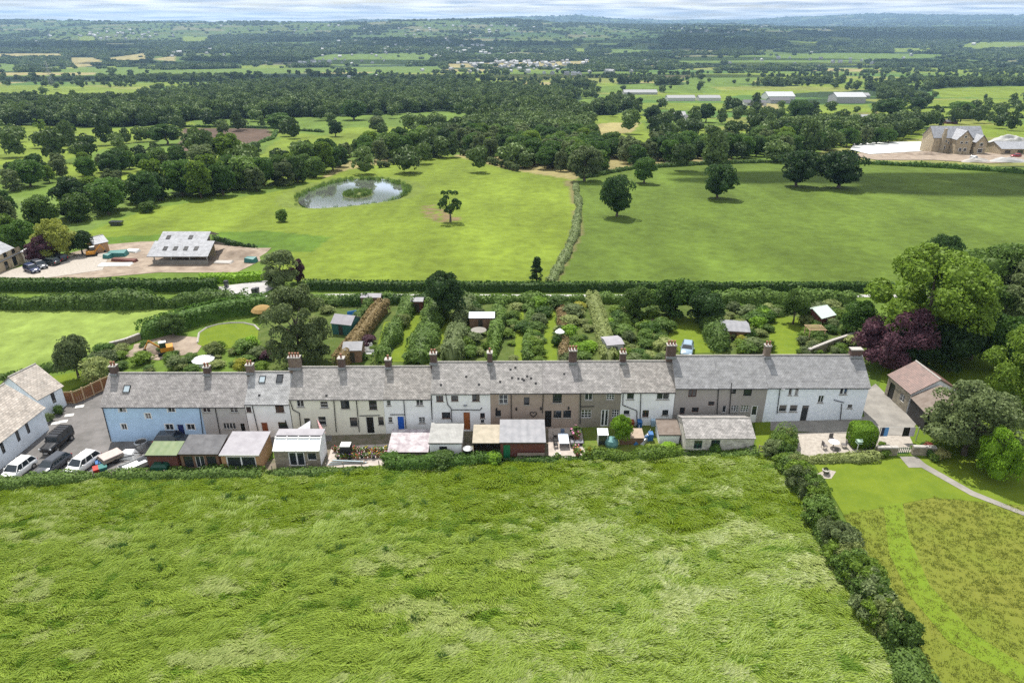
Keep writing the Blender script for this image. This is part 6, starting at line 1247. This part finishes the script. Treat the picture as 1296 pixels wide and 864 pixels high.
for k, (px, py) in enumerate(((462,447),(468,450),(466,441))): simple('garden_bench', ('white slatted bench nearest the brown shed','white slatted bench nearest the roof ridge','white slatted bench farthest from the ridge')[k], 'bench', px, py, [('seat', MB().box(-.7, .7, -.25, .25, .42, .47), WHITE), ('backrest', MB().box(-.7, .7, .22, .27, .5, .95), WHITE), ('leg', MB().box(-.65, -.6, -.2, .2, 0, .42).box(.6, .65, -.2, .2, 0, .42), WHITE)])
# excavators
def digger(label, px, py, rz, sc):
    r0 = thing('excavator', label, 'excavator', G(px, py)+np.array((0, 0, .05)), rz); r0.scale = (sc,)*3
    for sy in (-1, 1): 
        mb = MB(); pts = [(-1.3, 0), (-1.45, .3), (-1.3, .6), (1.3, .6), (1.45, .3), (1.3, 0)]; mb.hexa([(x, sy*.9-.22, z) for x, z in pts][::-1], [(x, sy*.9+.22, z) for x, z in pts][::-1]); mb.build('track', TYRE, r0)
    MB().box(-1.3, .9, -.95, .95, .65, 1.5).build('body', ORG, r0); cb_ = MB().box(-.2, .9, .0, .9, 1.5, 2.5).build('cab', CGL, r0); MB().box(-.3, 1.0, -.05, .95, 2.5, 2.62).build('cab_roof', WHS, cb_)
    MB().cyl((.9, -.3, 1.2), (2.6, -.3, 3.0), .17, n=6).build('boom', ORG, r0); MB().cyl((2.6, -.3, 3.0), (3.5, -.3, 1.4), .13, n=6).build('arm', ORG, r0)
    MB().hexa([(3.2, -.7, .7), (3.9, -.7, .9), (3.9, .1, .9), (3.2, .1, .7)], [(3.3, -.7, 1.4), (3.7, -.7, 1.5), (3.7, .1, 1.5), (3.3, .1, 1.4)]).build('bucket', BLACK, r0)
digger('orange yellow mini excavator on the dug garden soil', 211, 447, 3.6, .85); digger('yellow excavator beside the timber cabin on the site', 117, 324, .4, .8)
# building site clutter
for k, (px, py, w_, d_, h_, m_, lab) in enumerate(((150,324,4,2.5,1.2,TEAL,'green sheeted stack of building blocks on the site'),(158,331,6,1.4,.7,REDP,'long dark pallet of bricks on the site'),(137,327,1.8,1.5,1.1,TEAL,'small green skip bag left of the sheeted stack'),(146,336,7,2.4,.35,WHS,'white plastic sheeting spread on the site'),(168,319,3,2,.6,WHS,'pale stack of boards left of the half built barn'),(318,332,2.6,1.8,1.2,TEAL,'green and white bag at the right of the earth heap'),(283,333,4,2.2,.4,STONE,'low stone base right of the half built barn'))):
    simple('material_stack', lab, 'stack', px, py, [('stack', MB().hexa([(-w_/2, -d_/2, 0), (w_/2, -d_/2, 0), (w_/2, d_/2, 0), (-w_/2, d_/2, 0)], [(-w_/2+.2, -d_/2+.2, h_), (w_/2-.3, -d_/2+.1, h_*.8), (w_/2-.2, d_/2-.2, h_), (-w_/2+.1, d_/2-.1, h_*.9)]), m_), ('edge_board', MB().box(-w_/2-.1, w_/2+.1, -d_/2-.1, -d_/2, 0, .15), WOODN)], random.uniform(-.2, .2))
def heap(label, px, py, w_, d_, h_, m_, seed=1):
    p = G(px, py); n = 26; gx_, gy_ = np.meshgrid(np.linspace(-1, 1, n), np.linspace(-1, 1, n)); rr = np.hypot(gx_, gy_); z = np.clip(1-rr**2, 0, 1)*h_*(.5+fbm(gx_*3+seed, gy_*3, seed, 3))-.08
    ii = np.arange(n*n).reshape(n, n); me = npmesh('heap', np.stack([gx_*w_/2, gy_*d_/2, z], -1).reshape(-1, 3), np.stack([ii[:-1, :-1], ii[:-1, 1:], ii[1:, 1:], ii[1:, :-1]], -1).reshape(-1, 4), True); o = link('earth_heap', me, m_); o.location = p; tag(o, label, 'heap')
heap('brown earth bank curving right of the half built barn', 295, 323, 14, 12, 1.6, EARTH, 2); heap('dark dug soil heap beside the garden excavator', 190, 444, 7, 4, 1.1, EARTH, 3); heap('earth spoil heap on the slope by the new stone house', 1165, 196, 30, 8, 1.5, EARTH, 5); heap('grey rubble heap at the right edge by the garage block', 1235, 205, 14, 6, 1.8, STONE, 6); heap('dark stone heap at the far right edge', 1275, 205, 18, 7, 2.0, GWL, 7); heap('grey mound behind the garage block at the right edge', 1275, 182, 26, 10, 4, GWL, 8)
simple('tent', 'small white round pool cover in the left garden', 'cover', 258, 459, [('cover', MB().lathe((0, 0, 0), [(1.6, 0), (1.6, .6), (1.0, .8)], 14), WHITE), ('rim', MB().lathe((0, 0, .55), [(1.7, 0), (1.7, .08), (1.6, .08)], 14), METAL)])
simple('round_lawn_kerb', 'pale curved kerb edging the round lawn', 'kerb', 288, 425, [('kerb_stone', MB().cyl(tuple(G(a, b)-G(288, 425)+np.array((0, 0, .1))), tuple(G(c_, e_)-G(288, 425)+np.array((0, 0, .1))), .16, n=5), STONE) for (a, b), (c_, e_) in zip([(250,434),(252,422),(262,415),(276,411),(292,409),(308,409),(322,412)], [(252,422),(262,415),(276,411),(292,409),(308,409),(322,412),(328,418)])])
simple('skip', 'small dark green skip standing in the field behind the site', 'skip', 148, 285, [('body', MB().hexa([(-1.2, -.8, 0), (1.2, -.8, 0), (1.2, .8, 0), (-1.2, .8, 0)], [(-1.7, -.9, 1.1), (1.7, -.9, 1.1), (1.7, .9, 1.1), (-1.7, .9, 1.1)]), GP), ('rim', MB().box(-1.72, 1.72, -.95, -.9, 1.05, 1.15), BLACK)])
# transmission pylon far left
pp = G(66, 109); py_ = thing('electricity_pylon', 'lattice electricity pylon standing in the far left valley', 'pylon', pp); mb = MB(); H_ = 42
for sx in (-1, 1):
    for sy in (-1, 1): mb.cyl((sx*3.5, sy*3.5, 0), (sx*.5, sy*.5, H_), .22, n=4)
for z in range(0, 40, 5):
    a = 3.5-3*z/H_; b = 3.5-3*(z+5)/H_
    for s_ in (-1, 1): mb.cyl((-a, s_*a, z), (b, s_*b, z+5), .12, n=4); mb.cyl((a, s_*a, z), (-b, s_*b, z+5), .12, n=4)
mb.build('lattice', METAL, py_)
for z, l_ in ((24, 7), (30, 9), (36, 6)): MB().cyl((-l_, 0, z), (l_, 0, z), .25, n=4).build('cross_arm', METAL, py_)
# ------------------------------------------------ hedges
for nm, lab, pts, wd_, h_, ls, m_, cl in [
 ('hedge', 'overgrown thick hedge running down the right side of the meadow', [(992,556),(985,575),(1000,592),(1015,615),(1030,650),(1052,690),(1080,735),(1110,790),(1150,860),(1180,910)], 2.4, 1.8, .17, 'hedge', False),
 ('hedge', 'clipped dark hedge lining the far side of the lane', [(385,365.5),(480,367),(640,368),(800,368),(1080,368.5),(1130,369)], 2.0, 1.9, .42, 'oak', True),
 ('hedge', 'rough low hedge on the near side of the lane', [(345,383),(420,381),(480,380.5),(560,381)], 2.0, 1.3, .42, 'hedge', False),
 ('hedge', 'low mixed hedge hiding the lane behind the middle gardens', [(560,383),(650,382),(740,382),(830,383),(900,384)], 2.2, 1.7, .36, 'hedge', False),
 ('hedge', 'rough bushy hedge along the near side of the lane at the right', [(900,384),(960,384),(1020,384),(1085,385)], 2.6, 2.2, .42, 'hedge', False),
 ('hedge', 'clipped dark green hedge below the building site', [(-20,366),(60,366.5),(140,367),(215,367),(277,366)], 2.6, 2.3, .42, 'oak', True),
 ('hedge', 'shaggy hedge between the left field and the lane', [(-20,389),(60,389),(120,388),(200,388),(285,386),(315,384)], 3.4, 2.6, .42, 'hedge', False),
 ('hedge', 'short clipped hedge right of the earth bank', [(255,357),(300,356),(338,354)], 2.2, 1.8, .4, 'bright', True),
 ('hedge', 'tall clipped hedge slanting up from the left field to the lane', [(178,428),(205,420),(240,410),(280,399),(315,394),(345,390)], 4.0, 2.9, .4, 'oak', True),
 ('hedge', 'low scrubby hedge along the bottom of the left field', [(-20,484),(40,472),(90,464),(108,461)], 1.6, 1.2, .34, 'hedge', False),
 ('hedge', 'brown topped clipped hedge running up from the cream cottages', [(430,466),(455,432),(476,403),(487,392)], 2.6, 2.4, .3, 'brown', True),
 ('hedge', 'mixed hedge left of the long back lawn', [(481,460),(494,436),(508,410),(524,386)], 2.6, 2.2, .3, 'hedge', False),
 ('hedge', 'wide bushy hedge right of the long back lawn', [(529,462),(536,440),(545,415),(556,392)], 4.2, 2.4, .3, 'hedge', False),
 ('hedge', 'shaggy hedge left of the metal roofed cabin garden', [(570,460),(576,438),(583,412),(592,386)], 2.8, 2.2, .3, 'grey', False),
 ('hedge', 'narrow hedge between two planted back gardens', [(622,458),(626,436),(630,412),(634,386)], 2.2, 2.0, .3, 'hedge', False),
 ('hedge', 'straight low hedge between the two central planted gardens', [(668,460),(669,436),(671,410),(672,388)], 1.8, 1.7, .3, 'hedge', False),
 ('hedge', 'straight rust tinged border of tall plants left of the variegated hedge', [(716,458),(714,436),(712,410),(710,390)], 2.0, 1.5, .28, 'brown', False),
 ('hedge', 'pale variegated clipped hedge running up to the lane', [(771,460),(764,430),(757,404),(749,379)], 2.6, 2.0, .28, 'pale', True),
 ('hedge', 'dark ragged hedge right of the lawn with the parked car', [(912,447),(905,430),(897,412),(886,392)], 3.0, 2.4, .3, 'hedge', False),
 ('hedge', 'low hedge with a brown strip in the narrow left garden', [(452,412),(462,396),(470,386)], 1.6, 1.5, .3, 'hedge', False),
 ('hedge', 'leafy strip of bushes at the top of the left back gardens', [(430,386),(470,384),(520,384),(560,385)], 2.4, 2.0, .36, 'oak', False),
 ('hedge', 'rank grass strip with a wire fence dividing the two big meadows', [(697,358),(715,325),(727,298),(733,262),(728,232)], 2.0, .9, .45, 'grey', False),
 ('hedge', 'low nettle hedge along the meadow edge below the patio', [(736,580),(780,582),(830,578),(862,574)], 1.9, 1.05, .20, 'light', False),
 ('hedge', 'low scrubby hedge below the slate outbuilding', [(862,575),(910,577),(958,576)], 1.8, .8, .22, 'hedge', False),
 ('hedge', 'overgrown bank of bushes below the purple roofed outhouse', [(492,592),(530,590),(560,588),(600,586),(634,584)], 2.4, 1.5, .22, 'oak', False),
 ('hedge', 'low scrub along the fence below the sunroom', [(335,602),(400,600),(450,597),(492,594)], 1.4, .7, .22, 'hedge', False),
 ('hedge', 'ragged green hedge between parking yard and meadow', [(-20,619),(40,614),(100,608),(160,605),(240,604),(335,601)], 1.9, 1.0, .22, 'hedge', False),
 ('hedge', 'scruffy green strip below the big dark shed', [(634,585),(690,585),(740,582)], 1.0, .6, .2, 'oak', False),
 ('hedge', 'flowering low hedge along the top of the bright lawn', [(1005,586),(1040,583),(1075,581),(1110,580)], 1.6, .9, .22, 'pale', False),
 ('hedge', 'row of thin young conifer screen right of the half built barn', [(270,307),(290,310),(325,316)], 1.2, 1.6, .4, 'dark', False),
 ('hedge', 'long dark field hedge below the new stone house', [(1030,206),(1100,208),(1200,213),(1296,220),(1330,222)], 2.5, 1.6, .7, 'oak', False),
 ('hedge', 'line of scrub between dark meadow and the copse', [(735,226),(800,214),(900,208),(1000,205)], 2.5, 1.4, .7, 'hedge', False),
 ('hedge', 'hedge below the ploughed brown field', [(225,196),(290,194),(345,176),(350,168)], 2.5, 1.5, .8, 'oak', False),
 ('hedge', 'hedge along the top of the ploughed brown field', [(232,161),(300,162),(345,163),(410,168)], 2.5, 1.5, .8, 'oak', False),
 ('hedge', 'thin hedge crossing the bright field beyond the factory', [(1110,139),(1200,137),(1330,136)], 3, 1.8, .9, 'oak', False),
 ('hedge', 'hedge on the near side of the fields beyond the factory', [(985,147),(1110,150),(1300,150)], 3, 2.2, .9, 'oak', False),
]: hedge(nm, lab, pts, wd_, h_, ls, m_, dens=.62 if ls > .26 else .8, clip=cl, seed=len(lab))
# extra bulk along the big right hedge, shrub by shrub
hp = [(992,560),(985,578),(1000,596),(1012,612),(1024,634),(1040,664),(1056,692),(1074,722),(1092,756),(1112,792),(1136,830)]
hp = [(hp[i][0]*(1-f)+hp[i+1][0]*f+random.uniform(-7, 7), hp[i][1]*(1-f)+hp[i+1][1]*f) for i in range(len(hp)-1) for f in (0, .33, .67)]
for k, (px, py) in enumerate(hp): place_tree('bush1' if k % 2 else 'bush2', px, py, (18+k*.8)*random.uniform(.85, 1.15), (30+k*1.0)*random.uniform(.8, 1.2), 'shrub', ('pale green', 'mid green', 'yellow green', 'grey green', 'green', 'greyish', 'bright green')[k % 7]+' shrub in the overgrown right hedge, '+('at its house end', 'beside the lawn', 'beside the dry grass', 'at its near end')[min(3, k*4//len(hp))], 'shrub', 'shrubs of the overgrown right hedge', m=('pale', 'hedge', 'light', 'grey', 'hedge', 'grey', 'light')[k % 7])
# clipped topiary block
tb = G(1088, 563); top_ = thing('topiary', 'bright green clipped bush shaped like a rounded block', 'topiary', tb); n = 7000; r = np.random.default_rng(5); U = r.uniform(-1, 1, (n, 3)); ax = r.integers(0, 5, n); U[ax == 0, 0] = 1; U[ax == 1, 0] = -1; U[ax == 2, 1] = 1; U[ax == 3, 1] = -1; U[ax == 4, 2] = 1
ln = (np.abs(U)**6).sum(1)**(1/6); U = U/ln[:, None]*1.0; hw_ = 14.5*zc_(tb)/F; ht_ = (CAMH-tanr(535)*(tb[1])-tb[2])*.93
P = U*np.array((hw_, hw_*.9, ht_/2))+np.array((0, 0, ht_/2)); V, f_ = leaves(P, U, .15, .5, r); link('foliage', npmesh('foliage', V, f_), LM['bright'], top_)
Vc, fc = core((0, 0, ht_/2), (hw_*.92, hw_*.85, ht_*.5), random.Random(3), 6); link('shade_tinted_inner_foliage', npmesh('core', Vc, fc), LM['oak'], top_)  # core in a darker leaf green: the bush's inner shade as colour
# ------------------------------------------------ specimen trees
proto('beech', 51, 18, 17, 1.0, 60, 15000, .42, 'light', .6, lobe=.26, gap=.3); proto('maple', 52, 10, 9, .6, 34, 8000, .30, 'purple', .35, lobe=.32); proto('bigdark', 53, 17, 15, 1.0, 54, 12000, .42, 'grey', .5, lobe=.28); proto('willowy', 54, 11, 11, .3, 60, 11000, .30, 'grey', .35, lobe=.24, gap=.2)
proto('weep', 55, 9, 8, .1, 40, 5000, .32, 'willow', .3, shape='weep', lobe=.3); proto('garden', 56, 7, 7, .3, 26, 4500, .28, 'oak', .25, lobe=.36); proto('shrub_fine', 57, 3, 2.4, .02, 16, 800, .18, 'hedge', .06, lobe=.48)
for a in [
 ('beech', 1160, 452, 142, 150, 'large yellow green beech tree towering behind the end cottage', None), ('garden', 1082, 428, 48, 44, 'green tree hiding the lane end left of the great beech', 'oak'), ('maple', 1126, 464, 80, 96, 'deep purple leaved tree right of the end chimney', None), ('bigdark', 1250, 405, 98, 120, 'grey green broad tree right of the great beech', 'hedge'),
 ('bigdark', 1310, 420, 100, 110, 'grey green broad tree cut by the right edge of the view', None), ('bigdark', 1180, 375, 78, 60, 'dark treetop rising behind the great beech', 'dark'), ('garden', 1262, 468, 68, 74, 'mid green round tree behind the yellow green tree at the right edge', 'oak'), ('beech', 1292, 520, 108, 110, 'yellow green leafy tree at the right edge above the willow like tree', None),
 ('willowy', 1220, 575, 92, 112, 'olive green willow like tree spreading over the lawn edge', None), ('maple', 1259, 606, 66, 56, 'small bright green maple at the front of the lawn trees', 'bright'), ('garden', 1200, 470, 60, 70, 'added dark tree deepening the shade behind the rust roofed garage', 'dark'),  # dark tree behind the garage is added to deepen the shade there
 ('garden', 1150, 470, 50, 60, 'added dark tree deepening the shade between purple tree and rust roofed garage', 'dark'), ('garden', 1228, 455, 66, 70, 'added dark tree deepening the shade under the great beech to its right', 'dark'), ('garden', 1205, 440, 60, 60, 'added dark tree deepening the shade low behind the great beech trunk', 'dark'), ('willowy', 381, 458, 100, 84, 'tall grey green willow like tree rising behind the terrace', None), ('garden', 563, 404, 60, 54, 'dark round tree standing by the lane', 'dark'), ('conifer', 679, 358, 34, 22, 'small dark conifer in the field edge beside the lane hedge', None), ('willowy', 357, 362, 46, 50, 'grey green tree at the drive mouth by the lane', None), ('maple', 377, 357, 30, 22, 'small purple tree beside the grey green tree at the drive', None),  # dark trees round beech and garage are added to deepen the shade
 ('weep', 76, 326, 50, 54, 'golden green weeping tree behind the parked cars', None), ('maple', 55, 330, 34, 40, 'purple tree left of the golden weeping tree', None), ('garden', 30, 322, 44, 46, 'dark green tree between stone house and weeping tree', 'oak'), ('garden', 105, 322, 30, 34, 'dark shrub right of the weeping tree', 'dark'), ('garden', 853, 402, 50, 62, 'rounded green tree at the top of the parked car lawn', 'oak'),
 ('garden', 890, 412, 46, 50, 'dark green tree right of the rounded tree by the lane', 'dark'), ('garden', 805, 404, 42, 44, 'green tree right of the variegated hedge', 'hedge'), ('garden', 1003, 410, 44, 38, 'tall clipped round shrub in the right back garden', 'hedge'), ('garden', 100, 478, 54, 46, 'grey green fluffy tree at the bottom of the left field', 'grey'), ('shrub_fine', 125, 484, 32, 44, 'pale flowering bush right of the fluffy tree', 'pale'),
 ('garden', 220, 424, 26, 34, 'round shrub at the foot of the slanting clipped hedge', 'hedge'), ('garden', 785, 560, 34, 30, 'bright green bush between greenhouse and buff roof', 'bright'), ('open1', 570, 281, 42, 34, 'lone open crowned tree beside bare soil in the bright meadow', None), ('oak2', 780, 274, 53, 44, 'lone dark oak left of the other oak in the dark meadow', 'dark'), ('oak2', 908, 251, 44, 46, 'lone oak right of centre in the dark meadow', 'dark'),
 ('oak2', 1008, 236, 46, 52, 'left tree of the pair of joined oaks in the right meadow', 'dark'), ('oak2', 1060, 238, 48, 62, 'right tree of the pair of joined oaks in the right meadow', 'dark'), ('oak1', 740, 229, 44, 46, 'big grey green tree at the corner of the bright meadow', 'grey'), ('oak3', 815, 232, 34, 30, 'round tree nearest the top left of the dark meadow', 'oak'), ('oak1', 355, 167, 24, 40, 'spreading oak at the corner of the ploughed field', None), ('oak1', 425, 173, 21, 20, 'round tree standing in the pale field beyond the wood', 'dark'),
 ('oak2', 448, 152, 26, 36, 'broad oak left of the round grey trees past the pale field', None), ('oak3', 478, 166, 20, 22, 'small round tree right of the broad oak past the field', 'grey'), ('open1', 52, 168, 18, 18, 'thin pale tree alone in the left bright field', 'light'), ('bush2', 92, 168, 12, 12, 'small bush alone in the left bright field', None), ('bush1', 358, 280, 16, 18, 'small clump alone in the bright meadow below the pond', 'hedge'), ('bush1', 189, 268, 14, 24, 'low round clump at the edge of the tree belt', 'hedge'),
 ('oak1', 290, 208, 40, 40, 'tall tree at the lower corner of the ploughed field', 'light'), ('oak2', 258, 212, 30, 36, 'rounded tree left of the tall tree below the ploughed field', 'grey'), ('oak1', 212, 183, 26, 40, 'spreading tree at the left end of the ploughed field', None), ('oak1', 1192, 236-50, 24, 30, 'dark tree left of the new stone house', 'dark'), ('oak2', 1010, 152, 26, 30, 'spreading oak before the factory group', None), ('oak3', 1158, 142, 20, 24, 'round oak alone in the fields right of the factory', 'dark'), ('oak1', 1125, 150, 26, 40, 'broad dark oak between the factory and the round oak', 'dark'),
 ('oak1', 893, 155, 24, 24, 'dark round tree right of the white farmhouse', 'dark'), ('oak2', 825, 155, 20, 26, 'dark tree left of the white farmhouse', 'dark'), ('oak1', 780, 200, 26, 34, 'round tree at the near edge of the green field', 'oak'), ('oak3', 1215, 150, 22, 36, 'tree group in the bright field at the far right', 'oak'),
]: place_tree(a[0], a[1], a[2], a[3], a[4], 'shrub' if a[0] in ('bush1', 'bush2', 'shrub_fine') else 'tree', a[5], 'shrub' if a[0] in ('bush1', 'bush2', 'shrub_fine') else 'tree', m=a[6])
# shrubs: garden planting behind the terrace and odd bushes, each its own object
cm = ['hedge', 'oak', 'bright', 'grey', 'pale', 'purple', 'yellow', 'light', 'red']; nmz = {'hedge': 'mid green', 'oak': 'dark green', 'bright': 'bright green', 'grey': 'grey green', 'pale': 'pale green', 'purple': 'purple leaved', 'yellow': 'yellow flowering', 'light': 'yellow green', 'red': 'red flowering'}
lawnp = [[(492,458),(500,440),(520,395),(536,393),(530,430),(518,458)], [(548,440),(556,405),(575,402),(572,440)], [(833,400),(880,402),(905,446),(862,448),(845,425)], [(972,455),(975,400),(1020,402),(1010,448)], [(250,436),(252,420),(275,411),(305,409),(328,414),(326,430),(300,440),(270,443)], [(165,452),(170,436),(215,424),(262,428),(250,446),(200,456)], [(600,400),(626,400),(626,430),(594,430)], [(650,458),(655,392),(663,392),(661,458)], [(688,458),(690,392),(703,392),(705,458)]]
zones = [((638,388,748,462), 78, 'in the planted gardens left of the variegated hedge'), ((773,390,846,460), 64, 'in the garden right of the variegated hedge'), ((915,392,1080,450), 120, 'in the long right hand back garden'), ((575,384,622,458), 34, 'in the garden of the metal roofed cabin'), ((455,384,560,458), 16, 'in the gardens of the long back lawns'), ((262,440,345,470), 26, 'behind the ridge of the grey and narrow white cottages'), ((120,440,250,472), 26, 'in the left garden above the blue cottage'), ((345,385,445,410), 12, 'under the willow like tree'), ((1108,565,1180,580), 12, 'on the gravel beds by the washing line'), ((1180,572,1200,585), 3, 'beside the green gate')]
planting = []; n_ind = 0
for (xa, ya, xb, yb), n, where in zones:
    for k in range(n):
        px, py = random.uniform(xa, xb), random.uniform(ya, yb)
        if any(pip(np.array(px), np.array(py), l_) for l_ in lawnp) and where[-5:] != 'ttage': continue
        m_ = random.choices(cm, (8, 3, 4, 5, 4, 1.2, .7, 5, .05))[0]; hpx = random.choice((random.uniform(5, 10), random.uniform(8, 17)))
        if ya > 500: hpx = random.uniform(5, 9)
        elif hpx < 9.5 or n_ind > 215:
            q_ = G(px, py); planting.append((q_[0], q_[1], q_[2]-.03, hpx*zc_(q_)/F/2.2)); continue
        n_ind += 1
        place_tree('shrub_fine', px, py, hpx, hpx*random.uniform(1.3, 2.3), 'shrub', '%s shrub %s' % (nmz[m_], where), 'shrub', '%s shrubs %s' % (nmz[m_], where), m=m_)
for px, py, h_, w_, m_, lab in [(497,588,16,30,'oak','dark bush left of the white outhouse'),(560,590,18,40,'hedge','rounded bush below the white outhouse'),(625,586,14,26,'bright','bright bush below the beige roofed store'),(905,574,13,16,'oak','dark bush against the middle of the slate outbuilding'),(745,580,16,10,'yellow','upright golden bush in the nettle hedge'),(845,570,10,24,'bright','bright bush below the small white shed'),(64,534,12,12,'grey','grey climber against the shorter barn'),(75,524,12,14,'hedge','green climber against the shorter barn'),(1190,580,12,22,'straw','straw coloured grass mound beside the gate'),(1175,578,10,10,'dark','dark round bush by the gate'),(700,536,10,6,'hedge','thin climber at the patio edge')]:
    place_tree('shrub_fine', px, py, h_, w_, 'shrub', lab, 'shrub', m=m_)
P_ = np.array(planting); rot = np.zeros((len(P_), 3)); rot[:, 2] = rng.random(len(P_))*6.28
for k, (m_, nm) in enumerate((('hedge', 'mid green'), ('light', 'yellow green'), ('pale', 'pale green'))):
    q = np.arange(len(P_)) % 3 == k; cm_ = PROTO['shrub_fine'][0].copy(); cm_.materials.clear(); cm_.materials.append(LM[m_])
    stuff('garden_planting', P_[q][:, :3], rot[q], np.stack([P_[q][:, 3]*1.7, P_[q][:, 3]*1.7, P_[q][:, 3]], 1), cm_, 'low %s border planting filling the back gardens' % nm)
# willow scrub rows at the top of the bright meadow
for k in range(34):
    if k < 17: px, py = 300+0*k, 0; px = 480+k*5.3; py = 213-k*1.15+random.uniform(-1, 1)
    else: px = 585+(k-17)*4.4; py = 196+(k-17)*1.35+random.uniform(-1, 1)
    place_tree('bush1', px, py, random.uniform(7, 12), random.uniform(8, 13), 'sapling', 'pale grey green sapling in the planted row at the top of the bright meadow', 'sapling', 'saplings planted along the top of the bright meadow', m='grey')
# pond island and reeds
isl = []
for k in range(90): a = random.random()*6.28; q_ = math.sqrt(random.random()); isl.append((pc[0]+q_*math.cos(a)*pr*.30+.12*pr, pc[1]+q_*math.sin(a)*pd*.26-.1*pd, pond_z))
heap_ = MB().lathe((pc[0]+.12*pr, pc[1]-.1*pd, pond_z), [(pr*.33, -.1), (pr*.3, .3), (pr*.12, .5)], 16); ho = heap_.build('pond_island', mat('island_grass', (.13,.15,.04), .95, (.08,.11,.03), .8)); ho.scale = (1, 1, 1); tag(ho, 'small round grassy island in the pond', 'island')
tm_ = tuft(9, 40, 1.1, .6, .3); tm_.materials.append(LM['hedge'])
rd = []
for k in range(300):
    a = random.random()*6.28; q_ = random.uniform(1.0, 1.14)*(1+.07*math.sin(2*a+.6)+.05*math.sin(3*a+2)); x = pc[0]+q_*math.cos(a)*pr; y = pc[1]+q_*math.sin(a)*pd
    if math.sin(a) > -.25 or random.random() < .25: rd.append((x, y, pond_z+(.3 if q_ > 1.1 else 0)))
rd += [(x, y, pond_z+.3) for x, y, z in isl]; P_ = np.array(rd); n = len(P_); rot = np.zeros((n, 3)); rot[:, 2] = rng.random(n)*6.28; s = .7+.7*rng.random(n); stuff('reeds', P_, rot, np.stack([s, s, s], 1), tm_, 'tall reeds round the pond edge and on its island')
# ------------------------------------------------ clouds above the valley (their shadows lie on the land) and the haze
CL = bpy.data.materials.new('cloud'); CL.use_nodes = True; t = CL.node_tree; b = t.nodes['Principled BSDF']; b.inputs['Base Color'].default_value = (.9,.9,.9,1); b.inputs['Roughness'].default_value = 1; b.inputs['Specular IOR Level'].default_value = 0
tr_ = t.nodes.new('ShaderNodeBsdfTransparent'); mx_ = t.nodes.new('ShaderNodeMixShader'); mx_.inputs[0].default_value = .8; t.links.new(tr_.outputs[0], mx_.inputs[1]); t.links.new(b.outputs[0], mx_.inputs[2]); t.links.new(mx_.outputs[0], t.nodes['Material Output'].inputs[0])
cs = 1/math.tan(R(SUN_EL))
def cloud(label, gx_, gy_, w_, d_, seed, alt=900):
    x = gx_+math.sin(R(SUN_AZ))*cs*alt; y = gy_+math.cos(R(SUN_AZ))*cs*alt; rr = random.Random(seed); mb = MB(); Vs = []; Fs = []; off = 0
    for k in range(9):
        a = rr.random()*6.28; q_ = math.sqrt(rr.random())*.7; rad = rr.uniform(.28, .5)
        v, f = core((q_*math.cos(a)*w_/2, q_*math.sin(a)*d_/2, 0), (rad*w_/2, rad*d_/2, min(w_, d_)*.14), rr, 8); Vs.append(v); Fs.append(f+off); off += len(v)
    o = link('cloud', npmesh('cloud', np.concatenate(Vs), np.concatenate(Fs), True), CL); o.location = (x, y, alt); tag(o, label, 'cloud')
cg = G(1290, 235); cloud('flat white cloud over the right hand meadow', cg[0]+35, cg[1]+5, 190, 62, 4, 500)
cg = G(1010, 222); cloud('small cloud over the pair of joined oaks', cg[0], cg[1], 130, 34, 6, 500)
for k, (px, py, w_, d_) in enumerate(((150, 98, 1300, 300), (620, 96, 1500, 330), (1150, 82, 1900, 500), (330, 78, 1500, 420), (900, 74, 1300, 400), (750, 56, 2800, 1000), (80, 60, 2200, 900), (1250, 45, 5000, 2000), (420, 50, 1700, 700))):
    cg = G(px, py); cloud('broad white cloud high over '+('the left end of the valley woods', 'the middle of the valley woods', 'the right end of the valley woods', 'the left nearer fields', 'the right nearer fields', 'the middle distant slopes', 'the left distant slopes', 'the right distant hills', 'the central upland')[k], cg[0], cg[1], w_, d_, 20+k, 1300)
hz = bpy.data.materials.new('haze'); hz.cycles.homogeneous_volume = True; hz.use_nodes = True; t = hz.node_tree; t.nodes.remove(t.nodes['Principled BSDF']); pv = t.nodes.new('ShaderNodeVolumePrincipled'); pv.inputs['Color'].default_value = (.44,.68,1,1); pv.inputs['Density'].default_value = 6.0e-5; pv.inputs['Anisotropy'].default_value = .1
t.links.new(pv.outputs[0], t.nodes['Material Output'].inputs['Volume'])
tag(MB().box(-20500, 20500, -420, 19500, -140, 290).build('haze', hz), 'thin blue summer haze over the valley', None, None, 'stuff')
